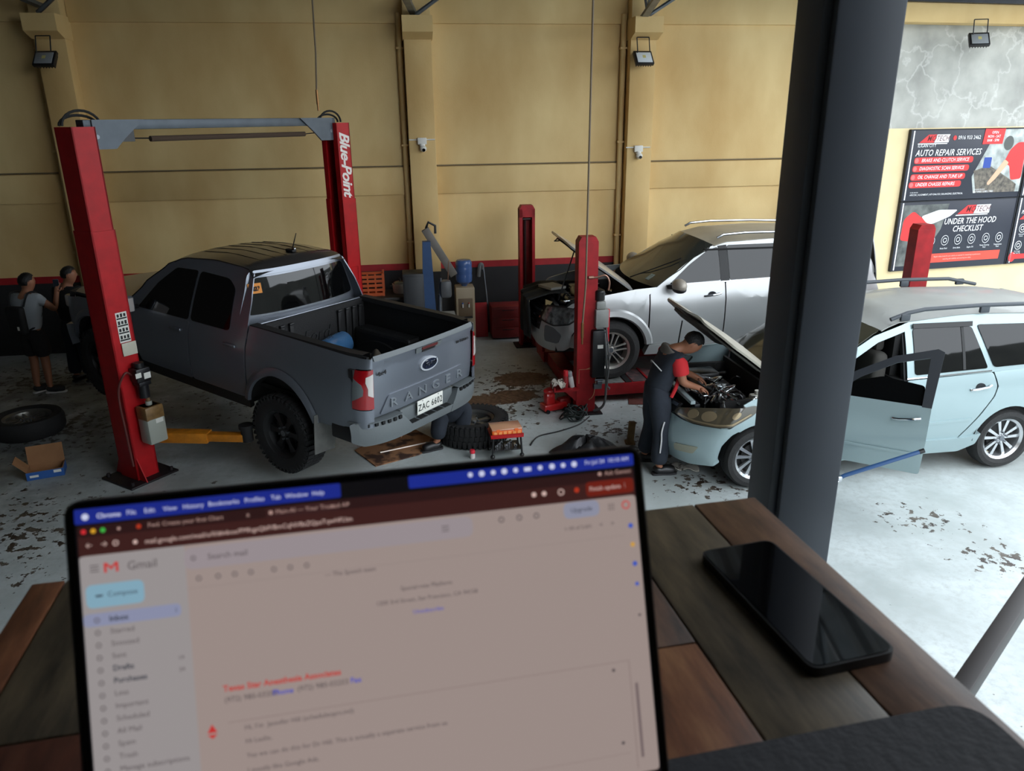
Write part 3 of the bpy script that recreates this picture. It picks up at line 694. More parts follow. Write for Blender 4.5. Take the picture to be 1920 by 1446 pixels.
    lamp = panel(tl, corner, 'tail_lamp', REDL, TR, mir=mir, step=.12, off=.004)
    panel(rnd([(.04, .90), (.30, .93), (.30, .99), (.42, 1.05), (.42, 1.10), (.04, 1.125)], .01), corner, 'reversing_lens', CLRL, lamp, mir=mir, step=.1, off=.009, th=.006)
    panel([(.52, .93), (1, .87), (1, 1.08), (.60, 1.03), (.50, .98)], corner, 'lamp_notch', GDK, lamp, mir=mir, step=.1, off=.008, th=.006)
    q = MB(); q.bb((-.985, sgn * .70, .60), (-.93, sgn * (ryS(-.95, 1) - .012), 1.16)); q.build('lamp_housing', BPL, TR, smooth=0)
# roof
RTOP = [(2.62, 1.115), (2.30, 1.42), (1.98, 1.66), (1.7, 1.76), (1.2, 1.80), (.72, 1.79), (.60, 1.75), (.53, 1.5)]
rroof_, rwind, RXF = greenhouse(ryS, RTOP, .055, 1.70, .10)
panel(roof_outline(RXF, .585, .10), rroof_, 'roof', mat('roof paint', (58, 56, 56), r=.28, m=.45, coat=.8), TR, step=.1, off=.004)
def rroof(x, y): return rroof_(x, y / .62)
for y in (-.40, -.24, -.08, .08, .24, .40):
    q = MB(); q.tube([tuple(V(rroof(x, y)) + V((0, 0, .002))) for x in (.72, .9, 1.1, 1.3, 1.5, 1.66, 1.78)], [.002, .008, .009, .009, .009, .008, .002], 6); q.build('roof_rib', MATS['roof paint'], TR)
q = MB(); q.box((.80, -.05, 1.865), (.12, .06, .03), bev=.012); q.cyl((.78, -.05, 1.87), (.70, -.05, 2.06), .007, .004, 8); an = q.build('roof_antenna', BPL, TR)
q = MB(); q.ell((.745, -.05, 1.89), (.02, .02, .016), 12, 8); q.build('antenna_base_cap', CHR, an)
# cab back with rear glass
def rback(y, z):
    return (.505 + (.17 * max(0, z - 1.30) + .35 * max(0, z - 1.55) ** 2) + .10 * (abs(y) / .7) ** 3, -y, z)
panel(rnd([(-.80, 1.10), (.80, 1.10), (.805, 1.28), (.63, 1.77), (-.63, 1.77), (-.805, 1.28)], [0, 0, .05, .08, .08, .05]), rback, 'cab_back', GREY, TR, step=.1)
RG = panel(rnd([(-.725, 1.335), (.725, 1.335), (.60, 1.695), (-.60, 1.695)], .05), rback, 'rear_window', TINT, TR, step=.1, off=.012, th=.008)
panel(rnd([(-.60, 1.715), (.60, 1.715), (.585, 1.765), (-.585, 1.765)], .015), rback, 'roof_lip', GREY, TR, step=.1, off=.028, th=.03)
panel([(-.735, 1.318), (.735, 1.318), (.733, 1.330), (-.733, 1.330)], rback, 'window_seal', STEEL, RG, step=.1, off=.014, th=.01)
# orange temporary plate inside the rear glass
def rtext(s, size, u, z, m, parent, off, ext=.002, shear=0., bold=0., sx=1., sp=1., fn=None, name='lettering', k=-1.0):
    p = V(fn(u, z)); q = MB(); q.text(s, size, Mx(((0, 0, -1, p.x - off), (-1, 0, 0, p.y), (0, 1, 0, p.z), (0, 0, 0, 1))), ext=ext, shear=shear, bold=bold, sx=sx, sp=sp)
    return q.build(name, m, parent, smooth=0)
pk = panel([(-.665, 1.545), (-.535, 1.545), (-.535, 1.645), (-.665, 1.645)], rback, 'orange_window_card', mat('orange card', (222, 140, 52), r=.6), RG, step=.2, off=.016, th=.003)
rtext('N234', .062, -.592, 1.595, INK, RG, .022, bold=.002, fn=rback, name='card_lettering')
# bed: floor, walls, ribs, embossed maker's script
q = MB(); q.bb((-1.07, -.70, .70), (.46, .70, .73)); q.bb((.43, -.75, .70), (.46, .75, 1.27)); q.bb((-1.07, .74, .70), (.46, .77, 1.27)); q.bb((-1.07, -.77, .70), (.46, -.74, 1.27))
for s in (-1, 1): q.bb((-.42, s * .53, .72), (.40, s * .75, .98), bev=.04)
BL = q.build('bed_liner', LINER, TR, smooth=0)
for i in range(9):
    q = MB(); q.bb((-1.05, -.6 + i * .15 - .03, .73), (.40, -.6 + i * .15 + .03, .742)); q.build('floor_rib', LINER, BL, smooth=0)
for y in (-.66, -.56, -.46, -.34, .34, .46, .56, .66):
    q = MB(); q.bb((.405, y - .025, .76), (.432, y + .025, 1.20), bev=.006); q.build('front_wall_rib', LINER, BL)
    q = MB(); q.bb((.395, y - .03, 1.19), (.432, y + .03, 1.215), bev=.006); q.build('rib_cap', mat('bed liner sheen', (34, 34, 35), r=.45), BL)
q = MB(); q.text('Ford', .20, Mx(((0, 0, -1, .428), (-1, 0, 0, 0), (0, 1, 0, 1.0), (0, 0, 0, 1))), ext=.008, shear=.3); q.build('embossed_script', mat('bed liner sheen', (34, 34, 35), r=.45), BL, smooth=0)
q = MB(); q.bb((.46, -.80, 1.10), (.50, .80, 1.28), bev=.01); q.build('bed_front_rail', GREY, TR)
# tailgate
def rtg(y, z):
    x = -1.112 - .028 * max(0, min(1, (z - 1.17) / .05)) * max(0, min(1, (1.30 - z) / .05)) + .02 * ((z - .95) / .3) ** 2
    return (x - .025 + .035 * (abs(y) / .75) ** 2.5, -y, z)
TG = panel(rnd([(-.745, .672), (.745, .672), (.745, 1.265), (-.745, 1.265)], .015), rtg, 'tailgate', GREY, TR, step=.05, th=.05)
panel(rnd([(-.73, 1.232), (.73, 1.232), (.73, 1.272), (-.73, 1.272)], .01), rtg, 'tailgate_cap', GDK, TG, step=.1, off=.012, th=.07)
panel(rnd([(-.66, .69), (.66, .69), (.56, .865), (-.56, .865)], .03), rtg, 'badge_band', GREY, TG, step=.1, off=.013, th=.014)
for i, ch in enumerate('RANGER'):
    u = -.50 + i * .20
    rtext(ch, .125, u, .775, mat('letter silver grey', (150, 156, 162), r=.3, m=.5), TG, .02, ext=.006, bold=.0005, sx=1.35, fn=rtg, name='raised_letter')
panel(rnd([(-.17, 1.165), (.17, 1.165), (.20, 1.225), (-.20, 1.225)], .015), rtg, 'handle_bezel', GDK, TG, step=.1, off=.014, th=.02)
panel(rnd([(-.10, 1.172), (.10, 1.172), (.10, 1.20), (-.10, 1.20)], .01), rtg, 'handle_recess', BLKP, TG, step=.1, off=.017, th=.006)
panel(rnd([(-.115, 1.205), (.115, 1.205), (.115, 1.222), (-.115, 1.222)], .006), rtg, 'high_brake_lamp', mat('dull red lens', (96, 44, 44), r=.2), TG, step=.1, off=.022, th=.01)
bo = rtg(0, 1.03)
for nm, rx, rz, o_, m_ in (('badge_rim', .130, .068, .022, mat('bright badge rim', (206, 210, 216), r=.3, m=.3)), ('badge', .110, .051, .026, mat('navy badge enamel', (34, 40, 58), r=.2, coat=1.))):
    q = MB(); q.prism(oval(0, 0, rx, rz, 36), .03, Mx(((0, 0, -1, bo[0] - o_ + .03), (-1, 0, 0, 0), (0, 1, 0, bo[2]), (0, 0, 0, 1)))); bd = q.build(nm, m_, TG)
q = MB(); q.text('Ford', .085, Mx(((0, 0, -1, bo[0] - .029), (-1, 0, 0, 0), (0, 1, 0, bo[2] + .004), (0, 0, 0, 1))), ext=.003, shear=.3, bold=.001, sx=1.05); q.build('badge_script', CHR, bd, smooth=0)
rtext('4x4', .055, -.64, 1.10, INK, TG, .018, fn=rtg, sx=1.5, bold=.001, name='four_wheel_drive_badge')
rtext('BI-TURBO', .035, .56, 1.125, INK, TG, .018, fn=rtg, sx=1.3, bold=.001, name='trim_badge')
# rear bumper: two raised ends, low step in the middle, plate
def rbump(y, z):
    a = abs(y); x = -1.20 + .03 * ((z - .52) / .14) ** 2 + .20 * (a / .93) ** 5
    return (x, -y, z)
BU = panel(rnd([(-.46, .42), (.46, .42), (.46, .505), (-.46, .505)], .004), rbump, 'rear_bumper', GDK, TR, step=.06, th=.10)
for s in (-1, 1):
    pts = [(.30, .42), (.84, .42), (.93, .47), (.93, .64), (.90, .655), (.44, .655), (.32, .51)]
    panel(rnd([(s * a, b) for a, b in (pts if s > 0 else pts[::-1])], .02), rbump, 'bumper_end_section', GDK, BU, step=.06, th=.10, off=.004)
    q = MB(); q.prism([(.43, -1.188), (.60, -1.182), (.78, -1.14), (.89, -1.03), (.905, -.93), (.42, -.98)], .008, Mx(((0, 1, 0, 0), (s, 0, 0, 0), (0, 0, 1, .649), (0, 0, 0, 1)))); q.build('bumper_top_pad', GDK, BU, smooth=0)
    for i in range(6):
        y_ = .47 + i * .066; q = MB(); q.box((-1.196 + .20 * (y_ / .93) ** 5, s * y_, .628), (.022, .036, .036), bev=.005); q.build('bumper_slot', BLKP, BU)
    q = MB(); q.bb((-1.02, s * .84, .44), (-.70, s * .895, .60), bev=.02); q.build('bumper_end', BPL, BU)
q = MB(); q.bb((-1.20, -.33, .492), (-1.02, .33, .506)); q.build('step_pad', GDK, BU, smooth=0)
for i in range(5):
    q = MB(); q.bb((-1.195, -.30 + i * .125, .506), (-1.05, -.20 + i * .125, .511)); q.build('step_tread', BPL, BU, smooth=0)
q = MB(); q.bb((-1.125, -.40, .50), (-1.05, .40, .655), bev=.006); q.build('plate_recess', GDK, BU)
q = MB(); q.box((-1.162, 0, .615), (.008, .39, .145), bev=.003); PL = q.build('license_plate', mat('white plate', (222, 222, 214), r=.5), TR)
q = MB(); q.text('ZAC 6602', .098, Mx(((0, 0, -1, -1.1670), (-1, 0, 0, 0), (0, 1, 0, .608), (0, 0, 0, 1))), ext=.001, bold=.0003, sx=.80, sp=1.12); q.build('plate_lettering', mat('plate green black', (30, 38, 36), r=.6), PL, smooth=0)
for y in (.12, -.12): q = MB(); q.ell((-1.167, y, .676), .006, 8, 6); q.build('plate_screw', STEEL, PL)
# hood, windshield, nose (mostly behind the lift post)
panel(rnd([(-1, 0), (1, 0), (1, 1), (-1, 1)], .06), rwind, 'windshield', TINT, TR, step=.15, th=.01)
def rhood(x, y): return (x, y, 1.145 - .05 * ((x - 2.7) / 1.3) ** 2 - .05 * (abs(y) / .8) ** 3 + .0)
panel([(2.66, -.82), (3.95, -.76), (4.05, 0), (3.95, .76), (2.66, .82)], rhood, 'hood', GREY, TR, step=.15, th=.03)
def rnose(y, z): return (4.12 - .22 * (abs(y) / .85) ** 3 - .10 * ((z - .75) / .4) ** 2, y, z)
panel([(-.82, .45), (.82, .45), (.82, 1.08), (-.82, 1.08)], rnose, 'front_grille', BPL, TR, step=.15, th=.06)
panel([(-.86, .42), (.86, .42), (.86, .66), (-.86, .66)], rnose, 'front_bumper', GREY, TR, step=.15, off=.06, th=.1)
for s in (-1, 1):
    q = MB(); q.box((3.98, s * .70, .92), (.16, .22, .16), bev=.03); q.build('headlight', CLRL, TR)
# underbody, axle, wheels
q = MB(); q.bb((-.95, -.50, .40), (3.8, .50, .66)); q.bb((.55, -.80, .44), (2.7, .80, .70)); q.bb((-1.0, -.80, .66), (.45, .80, .70)); q.bb((.52, -.84, .6), (2.40, .84, 1.16)); q.bb((2.5, -.74, .6), (3.9, .74, 1.06)); q.build('underbody', UND, TR, smooth=0)
q = MB(); q.cyl((0, -.78, .30), (0, .72, .27), .05); q.ell((0, 0, .29), (.15, .17, .15)); q.tube([(-.6, .45, .40), (-.2, .45, .27), (.2, .45, .27), (.7, .45, .42)], .03, 8); q.build('rear_axle', DSTEEL, TR)
DRIM = mat('dark grey alloy', (44, 44, 45), r=.45, m=.5)
tyre_rim(TR, T(0, .81, .272), .405, .27, .235, TYRE, DRIM, 6, 'six', lugs=True)
tyre_rim(TR, T(3.27, .81, .30) @ RZ(-4), .405, .27, .235, TYRE, DRIM, 6, 'six', lugs=True)
tyre_rim(TR, T(3.27, -.81, .30) @ RZ(-4), .405, .27, .235, TYRE, DRIM, 6, 'six', flip=-1)
for s in (1, -1):
    q = MB(); q.prism([(.66, .62), (.94, .62), (.96, .22), (.70, .20)], .008, Mx(((0, 0, 1, -.53), (s, 0, 0, 0), (0, 1, 0, 0), (0, 0, 0, 1)))); q.build('mud_flap', mat('dusty mud flap', (112, 112, 108), r=.85, var=.35, sc=7), TR, smooth=0)
# ================================================================== engine bay contents shared by the two cars with raised hoods
ENG = mat('engine plastic black', (20, 20, 21), r=.35)
ALU = mat('cast aluminium', (150, 152, 152), r=.35, m=.8, var=.3, sc=20)
FOIL = mat('bright crumpled metal', (206, 210, 212), r=.16, m=1., bump=.5, sc=26)
def bay(parent, xb, xf, yw, zt, seed=1, shine=0):
    rd = random.Random(seed)
    q = MB(); q.bb((xb, -yw, .35), (xf, yw, zt - .42)); q.bb((xb - .03, -yw, .35), (xb, yw, zt)); q.build('bay_floor', UND, parent, smooth=0)
    for s in (-1, 1):
        q = MB(); q.bb((xb, s * yw, zt - .45), (xf - .22, s * (yw - .05), zt - .06)); q.build('inner_wing', UND, parent, smooth=0)
    m = (xb + xf) / 2; L = xf - xb
    q = MB(); q.box((m - .02, -.02, zt - .24), (L * .62, .62, .20), bev=.03); e = q.build('engine_cover', ENG, parent)
    for y in (-.2, -.06, .08, .22):
        q = MB(); q.box((m - .02, y, zt - .135), (L * .5, .05, .02), bev=.008); q.build('cover_rib', ENG, e)
    q = MB(); q.box((m + .05, yw - .22, zt - .20), (.26, .20, .20), bev=.012); b = q.build('battery', ENG, parent)
    for dx in (-.08, .08):
        q = MB(); q.cyl((m + .05 + dx, yw - .26, zt - .10), (m + .05 + dx, yw - .26, zt - .07), .02); q.build('battery_terminal', ALU, b)
    q = MB(); q.box((m - .05, -yw + .24, zt - .18), (.34, .26, .22), bev=.035); q.build('air_box', ENG, parent)
    q = MB(); q.tube(catmull([(m - .05, -yw + .35, zt - .15), (m + .1, -.25, zt - .10), (m + .14, .0, zt - .12), (m + .08, .2, zt - .14)]), .045, 12); q.build('intake_duct', ENG, parent)
    q = MB(); q.box((xb + .12, yw - .16, zt - .14), (.14, .12, .16), bev=.025); q.cyl((xb + .12, yw - .16, zt - .06), (xb + .12, yw - .16, zt - .02), .03); q.build('fluid_reservoir', mat('cloudy reservoir', (200, 200, 190), r=.4), parent)
    q = MB(); q.bb((xf - .06, -yw * .85, zt - .14), (xf, yw * .85, zt - .10), bev=.008); q.build('radiator_support', DSTEEL, parent)
    q = MB(); q.bb((xf - .05, -yw * .72, .42), (xf - .01, yw * .72, zt - .14)); q.build('radiator', mat('radiator fins', (44, 46, 48), r=.4, m=.6), parent, smooth=0)
    for k in range(13):
        x0, y0 = xb + .1 + rd.random() * (L - .25), -yw * .8 + rd.random() * yw * 1.6; z0 = zt - .17 + rd.random() * .06
        x1, y1 = x0 + rd.uniform(-.22, .22), y0 + rd.uniform(-.3, .3)
        q = MB(); q.tube(catmull([(x0, y0, z0 - .06), (x0 * .7 + x1 * .3, y0 * .6 + y1 * .4 + .04, z0 + .06), (x1, y1, z0 - .04)], 5), rd.choice([.006, .009, .014]), 6)
        q.build('engine_hose', rd.choice([ENG, ENG, ALU, RUB]), parent)
    for k in range(shine):
        x0, y0 = xb + .25 + rd.random() * (L - .3), -yw * .3 + rd.random() * yw * 1.2
        q = MB(); q.tube(catmull([(x0, y0, zt - .10), (x0 + rd.uniform(-.1, .1), y0 + .06, zt - .06), (x0 + rd.uniform(-.1, .1), y0 + .14, zt - .09)], 4), rd.uniform(.008, .02), 7); q.build('metal_pipe', FOIL, parent)
    for k in range(16):
        x0, y0 = xb + .12 + rd.random() * (L - .2), -yw * .75 + rd.random() * yw * 1.5
        q = MB(); q.box((0, 0, 0), (rd.uniform(.03, .10), rd.uniform(.03, .12), rd.uniform(.02, .05)), T(x0, y0, zt - .115) @ RZ(rd.random() * 90) @ RX(rd.uniform(-20, 20)), bev=.008); q.build('engine_fitting', rd.choice([ALU, ENG, FOIL]), parent)
# ================================================================== silver SUV on the four-post lift
SIL = mat('silver metallic paint', (176, 178, 178), r=.36, m=.45, coat=.5)
DUST = mat('dusty silver roof paint', (172, 164, 146), r=.5, m=.25, coat=.2, var=.15, sc=3)
SUVM = T(1.175, 10.285, .268) @ RZ(187.5)
SUV = thing('sport_utility_vehicle', 'silver seven-seat SUV with raised hood on the red four-post lift', 'car', M=SUVM)
def myS(x, z):
    zz = min(z, 1.15); b = .895 - .07 * ((zz - .80) / .45) ** 2
    b += .012 * math.exp(-((z - 1.02) / .05) ** 2)
    if x > .25: b -= .30 * ((x - .25) / .66) ** 2.2
    if x < -3.2: b -= .12 * ((-3.2 - x) / .6) ** 2
    t = max(0, z - 1.14); return b - .33 * t - .22 * t * t
def mside(x, z): return (x, myS(x, z), z)
mside.flip = True
def mfx(y, z): return .93 - .10 * ((z - .62) / .35) ** 2 - .30 * (abs(y) / .80) ** 3
def mwrap(s, z):
    if s <= .76: return (mfx(s, z), s, z)
    x = mfx(.76, z) - (s - .76) * .93; k = min(1, (s - .76) / .10)
    return (x, (.76 + (s - .76) * .55) * (1 - k) + myS(x, z) * k, z)
AM = .455
for mir in (False, True):
    sg = -1 if mir else 1
    fa = [(x, z) for x, z in arc(0, .385, AM, 8, 172, 18)]
    panel([(-.465, .45), (-.47, 1.10), (-.62, 1.19), (-.30, 1.17), (.2, 1.10), (.52, 1.02), (.58, .97), (.40, .95), (.42, .88), (.36, .78), (.40, .66)] + arc(0, .385, AM, 44, 172, 14)[:-1], mside, 'front_fender', SIL, SUV, mir=mir)
    panel(rnd([(-1.475, .44), (-.52, .44), (-.485, .55), (-.485, 1.11), (-.60, 1.195), (-1.475, 1.225)], .025), mside, 'front_door', SIL, SUV, mir=mir)
    panel(rnd([(-1.49, .44), (-2.20, .44), (-2.36, .80), (-2.44, 1.245), (-1.49, 1.225)][::-1], .03), mside, 'rear_door', SIL, SUV, mir=mir)
    ra = [(x, z) for x, z in arc(-2.8, .385, AM, 12, 170, 18)]
    panel([(-2.22, .44), (-2.38, .80), (-2.455, 1.245), (-3.1, 1.27), (-3.55, 1.25), (-3.66, .9), (-3.6, .55), (-3.24, .47)] + ra[::-1][1:-1], mside, 'rear_quarter', SIL, SUV, mir=mir)
    panel([(-.45, .30), (-.50, .435), (-2.30, .435), (-2.35, .30)], mside, 'sill', SIL, SUV, mir=mir, off=.012, th=.1)
    cab = [(-.58, 1.19), (-1.0, 1.47), (-1.32, 1.645), (-1.55, 1.70), (-2.2, 1.725), (-3.0, 1.70), (-3.45, 1.62), (-3.6, 1.25), (-2.4, 1.24), (-1.5, 1.22)]
    panel(cab, mside, 'cab_side', SIL, SUV, mir=mir, off=-.004)
    panel(rnd([(-.74, 1.215), (-1.42, 1.24), (-1.42, 1.64), (-1.28, 1.60), (-1.02, 1.44)], [.02, .02, .03, .06, .05]), mside, 'side_window', TINT, SUV, mir=mir, off=.004)
    panel(rnd([(-1.545, 1.24), (-2.36, 1.262), (-2.36, 1.66), (-1.545, 1.655)], .03), mside, 'side_window', TINT, SUV, mir=mir, off=.004)
    panel(rnd([(-2.46, 1.265), (-3.1, 1.29), (-3.28, 1.58), (-2.46, 1.655)], .05), mside, 'side_window', TINT, SUV, mir=mir, off=.004)
    panel([(-1.425, 1.23), (-1.54, 1.235), (-1.54, 1.66), (-1.425, 1.65)], mside, 'door_pillar_trim', BPL, SUV, mir=mir, off=.003)
    panel([(-.70, 1.195), (-2.4, 1.247), (-2.4, 1.258), (-.70, 1.207)], mside, 'belt_molding', CHR, SUV, mir=mir, off=.008, th=.012)
    for xx in (-1.30, -2.22):
        q = MB(); q.tube([(xx + .10, sg * (myS(xx, 1.07) + .012), 1.055), (xx + .05, sg * (myS(xx, 1.07) + .04), 1.065), (xx - .06, sg * (myS(xx, 1.07) + .04), 1.08), (xx - .11, sg * (myS(xx, 1.07) + .012), 1.085)], .014, 8); h = q.build('door_handle', CHR, SUV)
        q = MB(); q.prism(oval(0, 0, .055, .042), .008, Mx(((1, 0, 0, xx), (0, 0, sg, sg * (myS(xx, 1.07) - .006)), (0, 1, 0, 1.07), (0, 0, 0, 1)))); q.build('handle_cup', DSTEEL, h)
    for cx in (0, -2.8):
        q = MB(); n = 22; vs = []
        for i in range(n + 1):
            t = R(6 + 166 * i / n)
            for rr_, dy in ((AM + .10, .002), (AM + .075, .028), (AM + .01, .034), (AM - .01, 0)):
                px, pz = cx + rr_ * math.cos(t), .385 + rr_ * math.sin(t); vs.append((px, sg * (myS(px, pz) + dy), pz))
        q.add(vs, [(4 * i + j, 4 * i + 4 + j, 4 * i + 5 + j, 4 * i + 1 + j) for i in range(n) for j in range(3)]); q.build('wheel_arch_flare', SIL, SUV)
        well(SUV, cx, .385, AM, sg * .87, sg * .50, UND, .45)
    q = MB(); q.ell((-.80, sg * 1.03, 1.235), (.09, .13, .085), 18, 12); mo = q.build('door_mirror', mat('dusty mirror shell', (158, 150, 138), r=.45, m=.2), SUV)
    q = MB(); q.ell((-.80, sg * 1.03, 1.19), (.085, .12, .05), 18, 8); q.tube([(-.72, sg * .86, 1.19), (-.78, sg * .97, 1.2)], .03, 8); q.build('mirror_base', BPL, mo)
    q = MB(); q.tube([(x, sg * y, z) for x, y, z in ((-1.42, .60, 1.745), (-1.50, .60, 1.785), (-1.8, .605, 1.805), (-2.4, .605, 1.80), (-3.0, .60, 1.775), (-3.1, .595, 1.735))], .017, 8); q.build('roof_rail', CHR, SUV)
    panel(rnd([(.50, .76), (.70, .72), (.86, .76), (1.0, .88), (1.02, .95), (.80, .955), (.52, .92)], .02), mwrap, 'headlight', mat('grey lamp lens', (128, 132, 134), r=.1, coat=1., c2=(60, 62, 64), sc=16), SUV, mir=mir, step=.05, off=.012, th=.04)
    panel(rnd([(.47, .74), (.70, .70), (.88, .745), (1.025, .87), (1.045, .965), (.80, .975), (.49, .94)], .02), mwrap, 'headlight_bezel', BPL, SUV, mir=mir, step=.05, off=.007, th=.04)
    panel(rnd([(.56, .48), (.74, .48), (.80, .60), (.70, .68), (.58, .70)], .03), mwrap, 'fog_lamp_bezel', mat('grey bumper trim', (92, 94, 96), r=.5), SUV, mir=mir, step=.08, off=.012, th=.03)
    panel(rnd([(0, .36), (.60, .35), (.80, .39), (.905, .45), (.92, .60), (1.0, .74), (.98, .88), (.86, .75), (.70, .71), (.50, .75), (.46, .60), (0, .60)], [0, .02, .02, .02, 0, .01, .01, .01, .01, .01, .02, 0]), mwrap, 'front_bumper', SIL, SUV, mir=mir, step=.06, th=.06)
def mfront(y, z): return (mfx(y, z), y, z)
panel(rnd([(-.46, .60), (.46, .60), (.52, .95), (-.52, .95)], .02), mfront, 'grille', BPL, SUV, step=.08, off=-.01, th=.04)
panel([(-.54, .93), (.54, .93), (.56, .99), (-.56, .99)], mfront, 'grille_bar', CHR, SUV, step=.08, th=.05)
for z in (.68, .76, .84):
    panel([(-.46, z), (.46, z), (.47, z + .025), (-.47, z + .025)], mfront, 'grille_slat', CHR, SUV, step=.1, off=.008, th=.02)
MTOP = [(-.56, 1.185), (-1.0, 1.47), (-1.32, 1.645), (-1.55, 1.70), (-2.2, 1.725), (-3.0, 1.70), (-3.45, 1.62), (-3.6, 1.25)]
mroof, mwind, MXF = greenhouse(myS, MTOP, .09, 1.66, .16)
panel(roof_outline(MXF, -3.5, .16), mroof, 'roof', DUST, SUV, step=.12, off=.003)
WS = panel(rnd([(-1, 0), (1, 0), (1, 1), (-1, 1)], .05), mwind, 'windshield', mat('windshield wall reflection tint', (52, 54, 50), r=.12, spec=.6, var=.2, sc=2), SUV, step=.15, th=.01, back=True)  # grey tone paints the wall's reflection into the windshield
panel([(.62, .10), (.72, .10), (.72, .22), (.62, .22)], mwind, 'registration_sticker', mat('faded stickers', (150, 156, 150), r=.6, c2=(90, 110, 100), sc=30), WS, step=.2, off=.004, th=.003)
q = MB(); q.tube([mwind(.2, .02), tuple(V(mwind(.5, .25)) + V((.012, 0, .012))), tuple(V(mwind(.85, .62)) + V((.012, 0, .012)))], .008, 6); q.build('wiper', BPL, SUV)
def mrear(y, z): return (-3.74 + .16 * max(0, z - .9) ** 1.2 + .12 * (abs(y) / .8) ** 4, -y, z)
panel(rnd([(-.80, .40), (.80, .40), (.80, 1.25), (.62, 1.70), (-.62, 1.70), (-.80, 1.25)], .05), mrear, 'tail_panel', SIL, SUV, step=.12)
q = MB(); q.bb((-3.5, -.70, .34), (.30, .70, .55)); q.bb((-3.5, -.80, .5), (-.62, .80, 1.17)); q.bb((-3.4, -.66, 1.15), (-1.25, .66, 1.62)); q.build('underbody', UND, SUV, smooth=0)
bay(SUV, -.36, .70, .70, 1.06, 3)
# raised hood with inner frame, prop
HM = T(-.30, 0, 1.15) @ RY(-38)
def mhood(x, y): return (x, y, .03 - .045 * (x / 1.05) ** 2 * 1.5 - .05 * (abs(y) / .78) ** 3)
HO = panel(rnd([(0, -.76), (.72, -.78), (.98, -.60), (1.08, -.25), (1.08, .25), (.98, .60), (.72, .78), (0, .76)], .05), mhood, 'hood', SIL, SUV, step=.14, th=.022, back=True, M=HM)
panel(rnd([(.06, -.66), (.66, -.68), (.92, -.48), (.98, 0), (.92, .48), (.66, .68), (.06, .66)], .05), lambda x, y: tuple(V(mhood(x, y)) - V((0, 0, .045))), 'hood_insulation', mat('dark hood liner', (34, 34, 34), r=.9), HO, step=.2, th=.012, back=True)
q = MB(); q.tube([(1.0, -.08, -.09), (1.03, 0, -.13), (1.0, .08, -.09)], .008, 6); q.build('hood_latch', DSTEEL, HO)
q = MB(); q.tube([(.62, .44, .98), (.42, .46, 1.62)], .009, 6); q.build('hood_prop', DSTEEL, SUV)
MRIM = mat('machined alloy', (196, 192, 184), r=.3, m=.6)
for x, y, f in ((0, .77, 1), (-2.8, .77, 1), (0, -.77, -1), (-2.8, -.77, -1)): tyre_rim(SUV, T(x, y, .385), .385, .26, .235, TYRED, MRIM, 6, 'twin', flip=f)
# black cover cloth thrown over the nose, manual lying on it
def cloth(u, v):
    y = -.72 + 1.05 * v
    x = .46 + .62 * min(u, .55) / .55 - .06 * max(0, u - .55); z = 1.03 - .10 * max(0, u - .2) / .35 if u < .55 else 1.03 - .10 - .50 * (u - .55) / .45
    a = abs(y) / .86; x = min(x, .985 - .30 * a ** 3 + .02)
    w = .018 * math.sin(y * 21 + u * 5) * (.4 + u) + .012 * math.sin(y * 43 + 1.3)
    if y < -.35: z -= .10 * (-.35 - y)
    return (x + w, y, z + w * .6 + .012)
q = MB(); q.grid(cloth, 24, 30); o = q.build('fender_cover', mat('black cover cloth', (34, 36, 36), r=.95, bump=.3, sc=50), None)
so = o.modifiers.new('thickness', 'SOLIDIFY'); so.thickness = .006; o.matrix_local = SUVM; tag(o, 'black fender cover cloth draped over the nose of the silver SUV', 'cover cloth')
BKM = SUVM @ T(.62, -.02, 1.055) @ RZ(25)
bk = thing('repair_manual', 'grey paperback manual lying on the black cover cloth', 'book', M=BKM)
q = MB(); q.box((0, 0, .014), (.24, .30, .024)); q.build('pages', mat('paper', (214, 210, 196), r=.8), bk, smooth=0)
q = MB(); q.box((0, 0, .028), (.25, .31, .004)); q.box((0, 0, 0), (.25, .31, .004)); q.box((0, .155, .014), (.25, .004, .03)); q.build('cover', mat('grey cover board', (150, 148, 140), r=.6), bk, smooth=0)
# ================================================================== pale teal MPV with open front door and hood
TEAL = mat('pale teal silver paint', (156, 176, 179), r=.36, m=.35, coat=.6)
MPV = thing('minivan', 'pale teal silver minivan with raised hood and open front door', 'car', M=T(2.268, 7.63, 0) @ RZ(188.5))
def iyS(x, z):
    zz = min(z, 1.05); b = .868 - .06 * ((zz - .70) / .4) ** 2
    if x > .15: b -= .22 * ((x - .15) / .62) ** 2.2
    if x < -3.2: b -= .10 * ((-3.2 - x) / .5) ** 2
    t = max(0, z - 1.02); return b - .26 * t - .17 * t * t
def ix(x): return x - .12 * math.exp(-((x + 1.5) / .55) ** 2)
def iside(x, z): return (ix(x), iyS(ix(x), z), z)
iside.flip = True
def ifx(y, z): return .80 - .16 * max(0, z - .55) ** 1.3 - .06 * ((z - .45) / .25) ** 2 * (1 if z < .66 else .72) - .36 * (abs(y) / .82) ** 3.2
def iwrap(s, z):
    if s <= .80: return (ifx(s, z), s, z)
    x0 = ifx(.80, z); x = x0 - (s - .80) * .93; k = min(1, (s - .80) / .10)
    return (x, (.80 + (s - .80) * .5) * (1 - k) + iyS(x, z) * k, z)
AI = .375
def rise(x): return 1.0 + .045 * min(1, max(0, (-.5 - x) / 2.6))
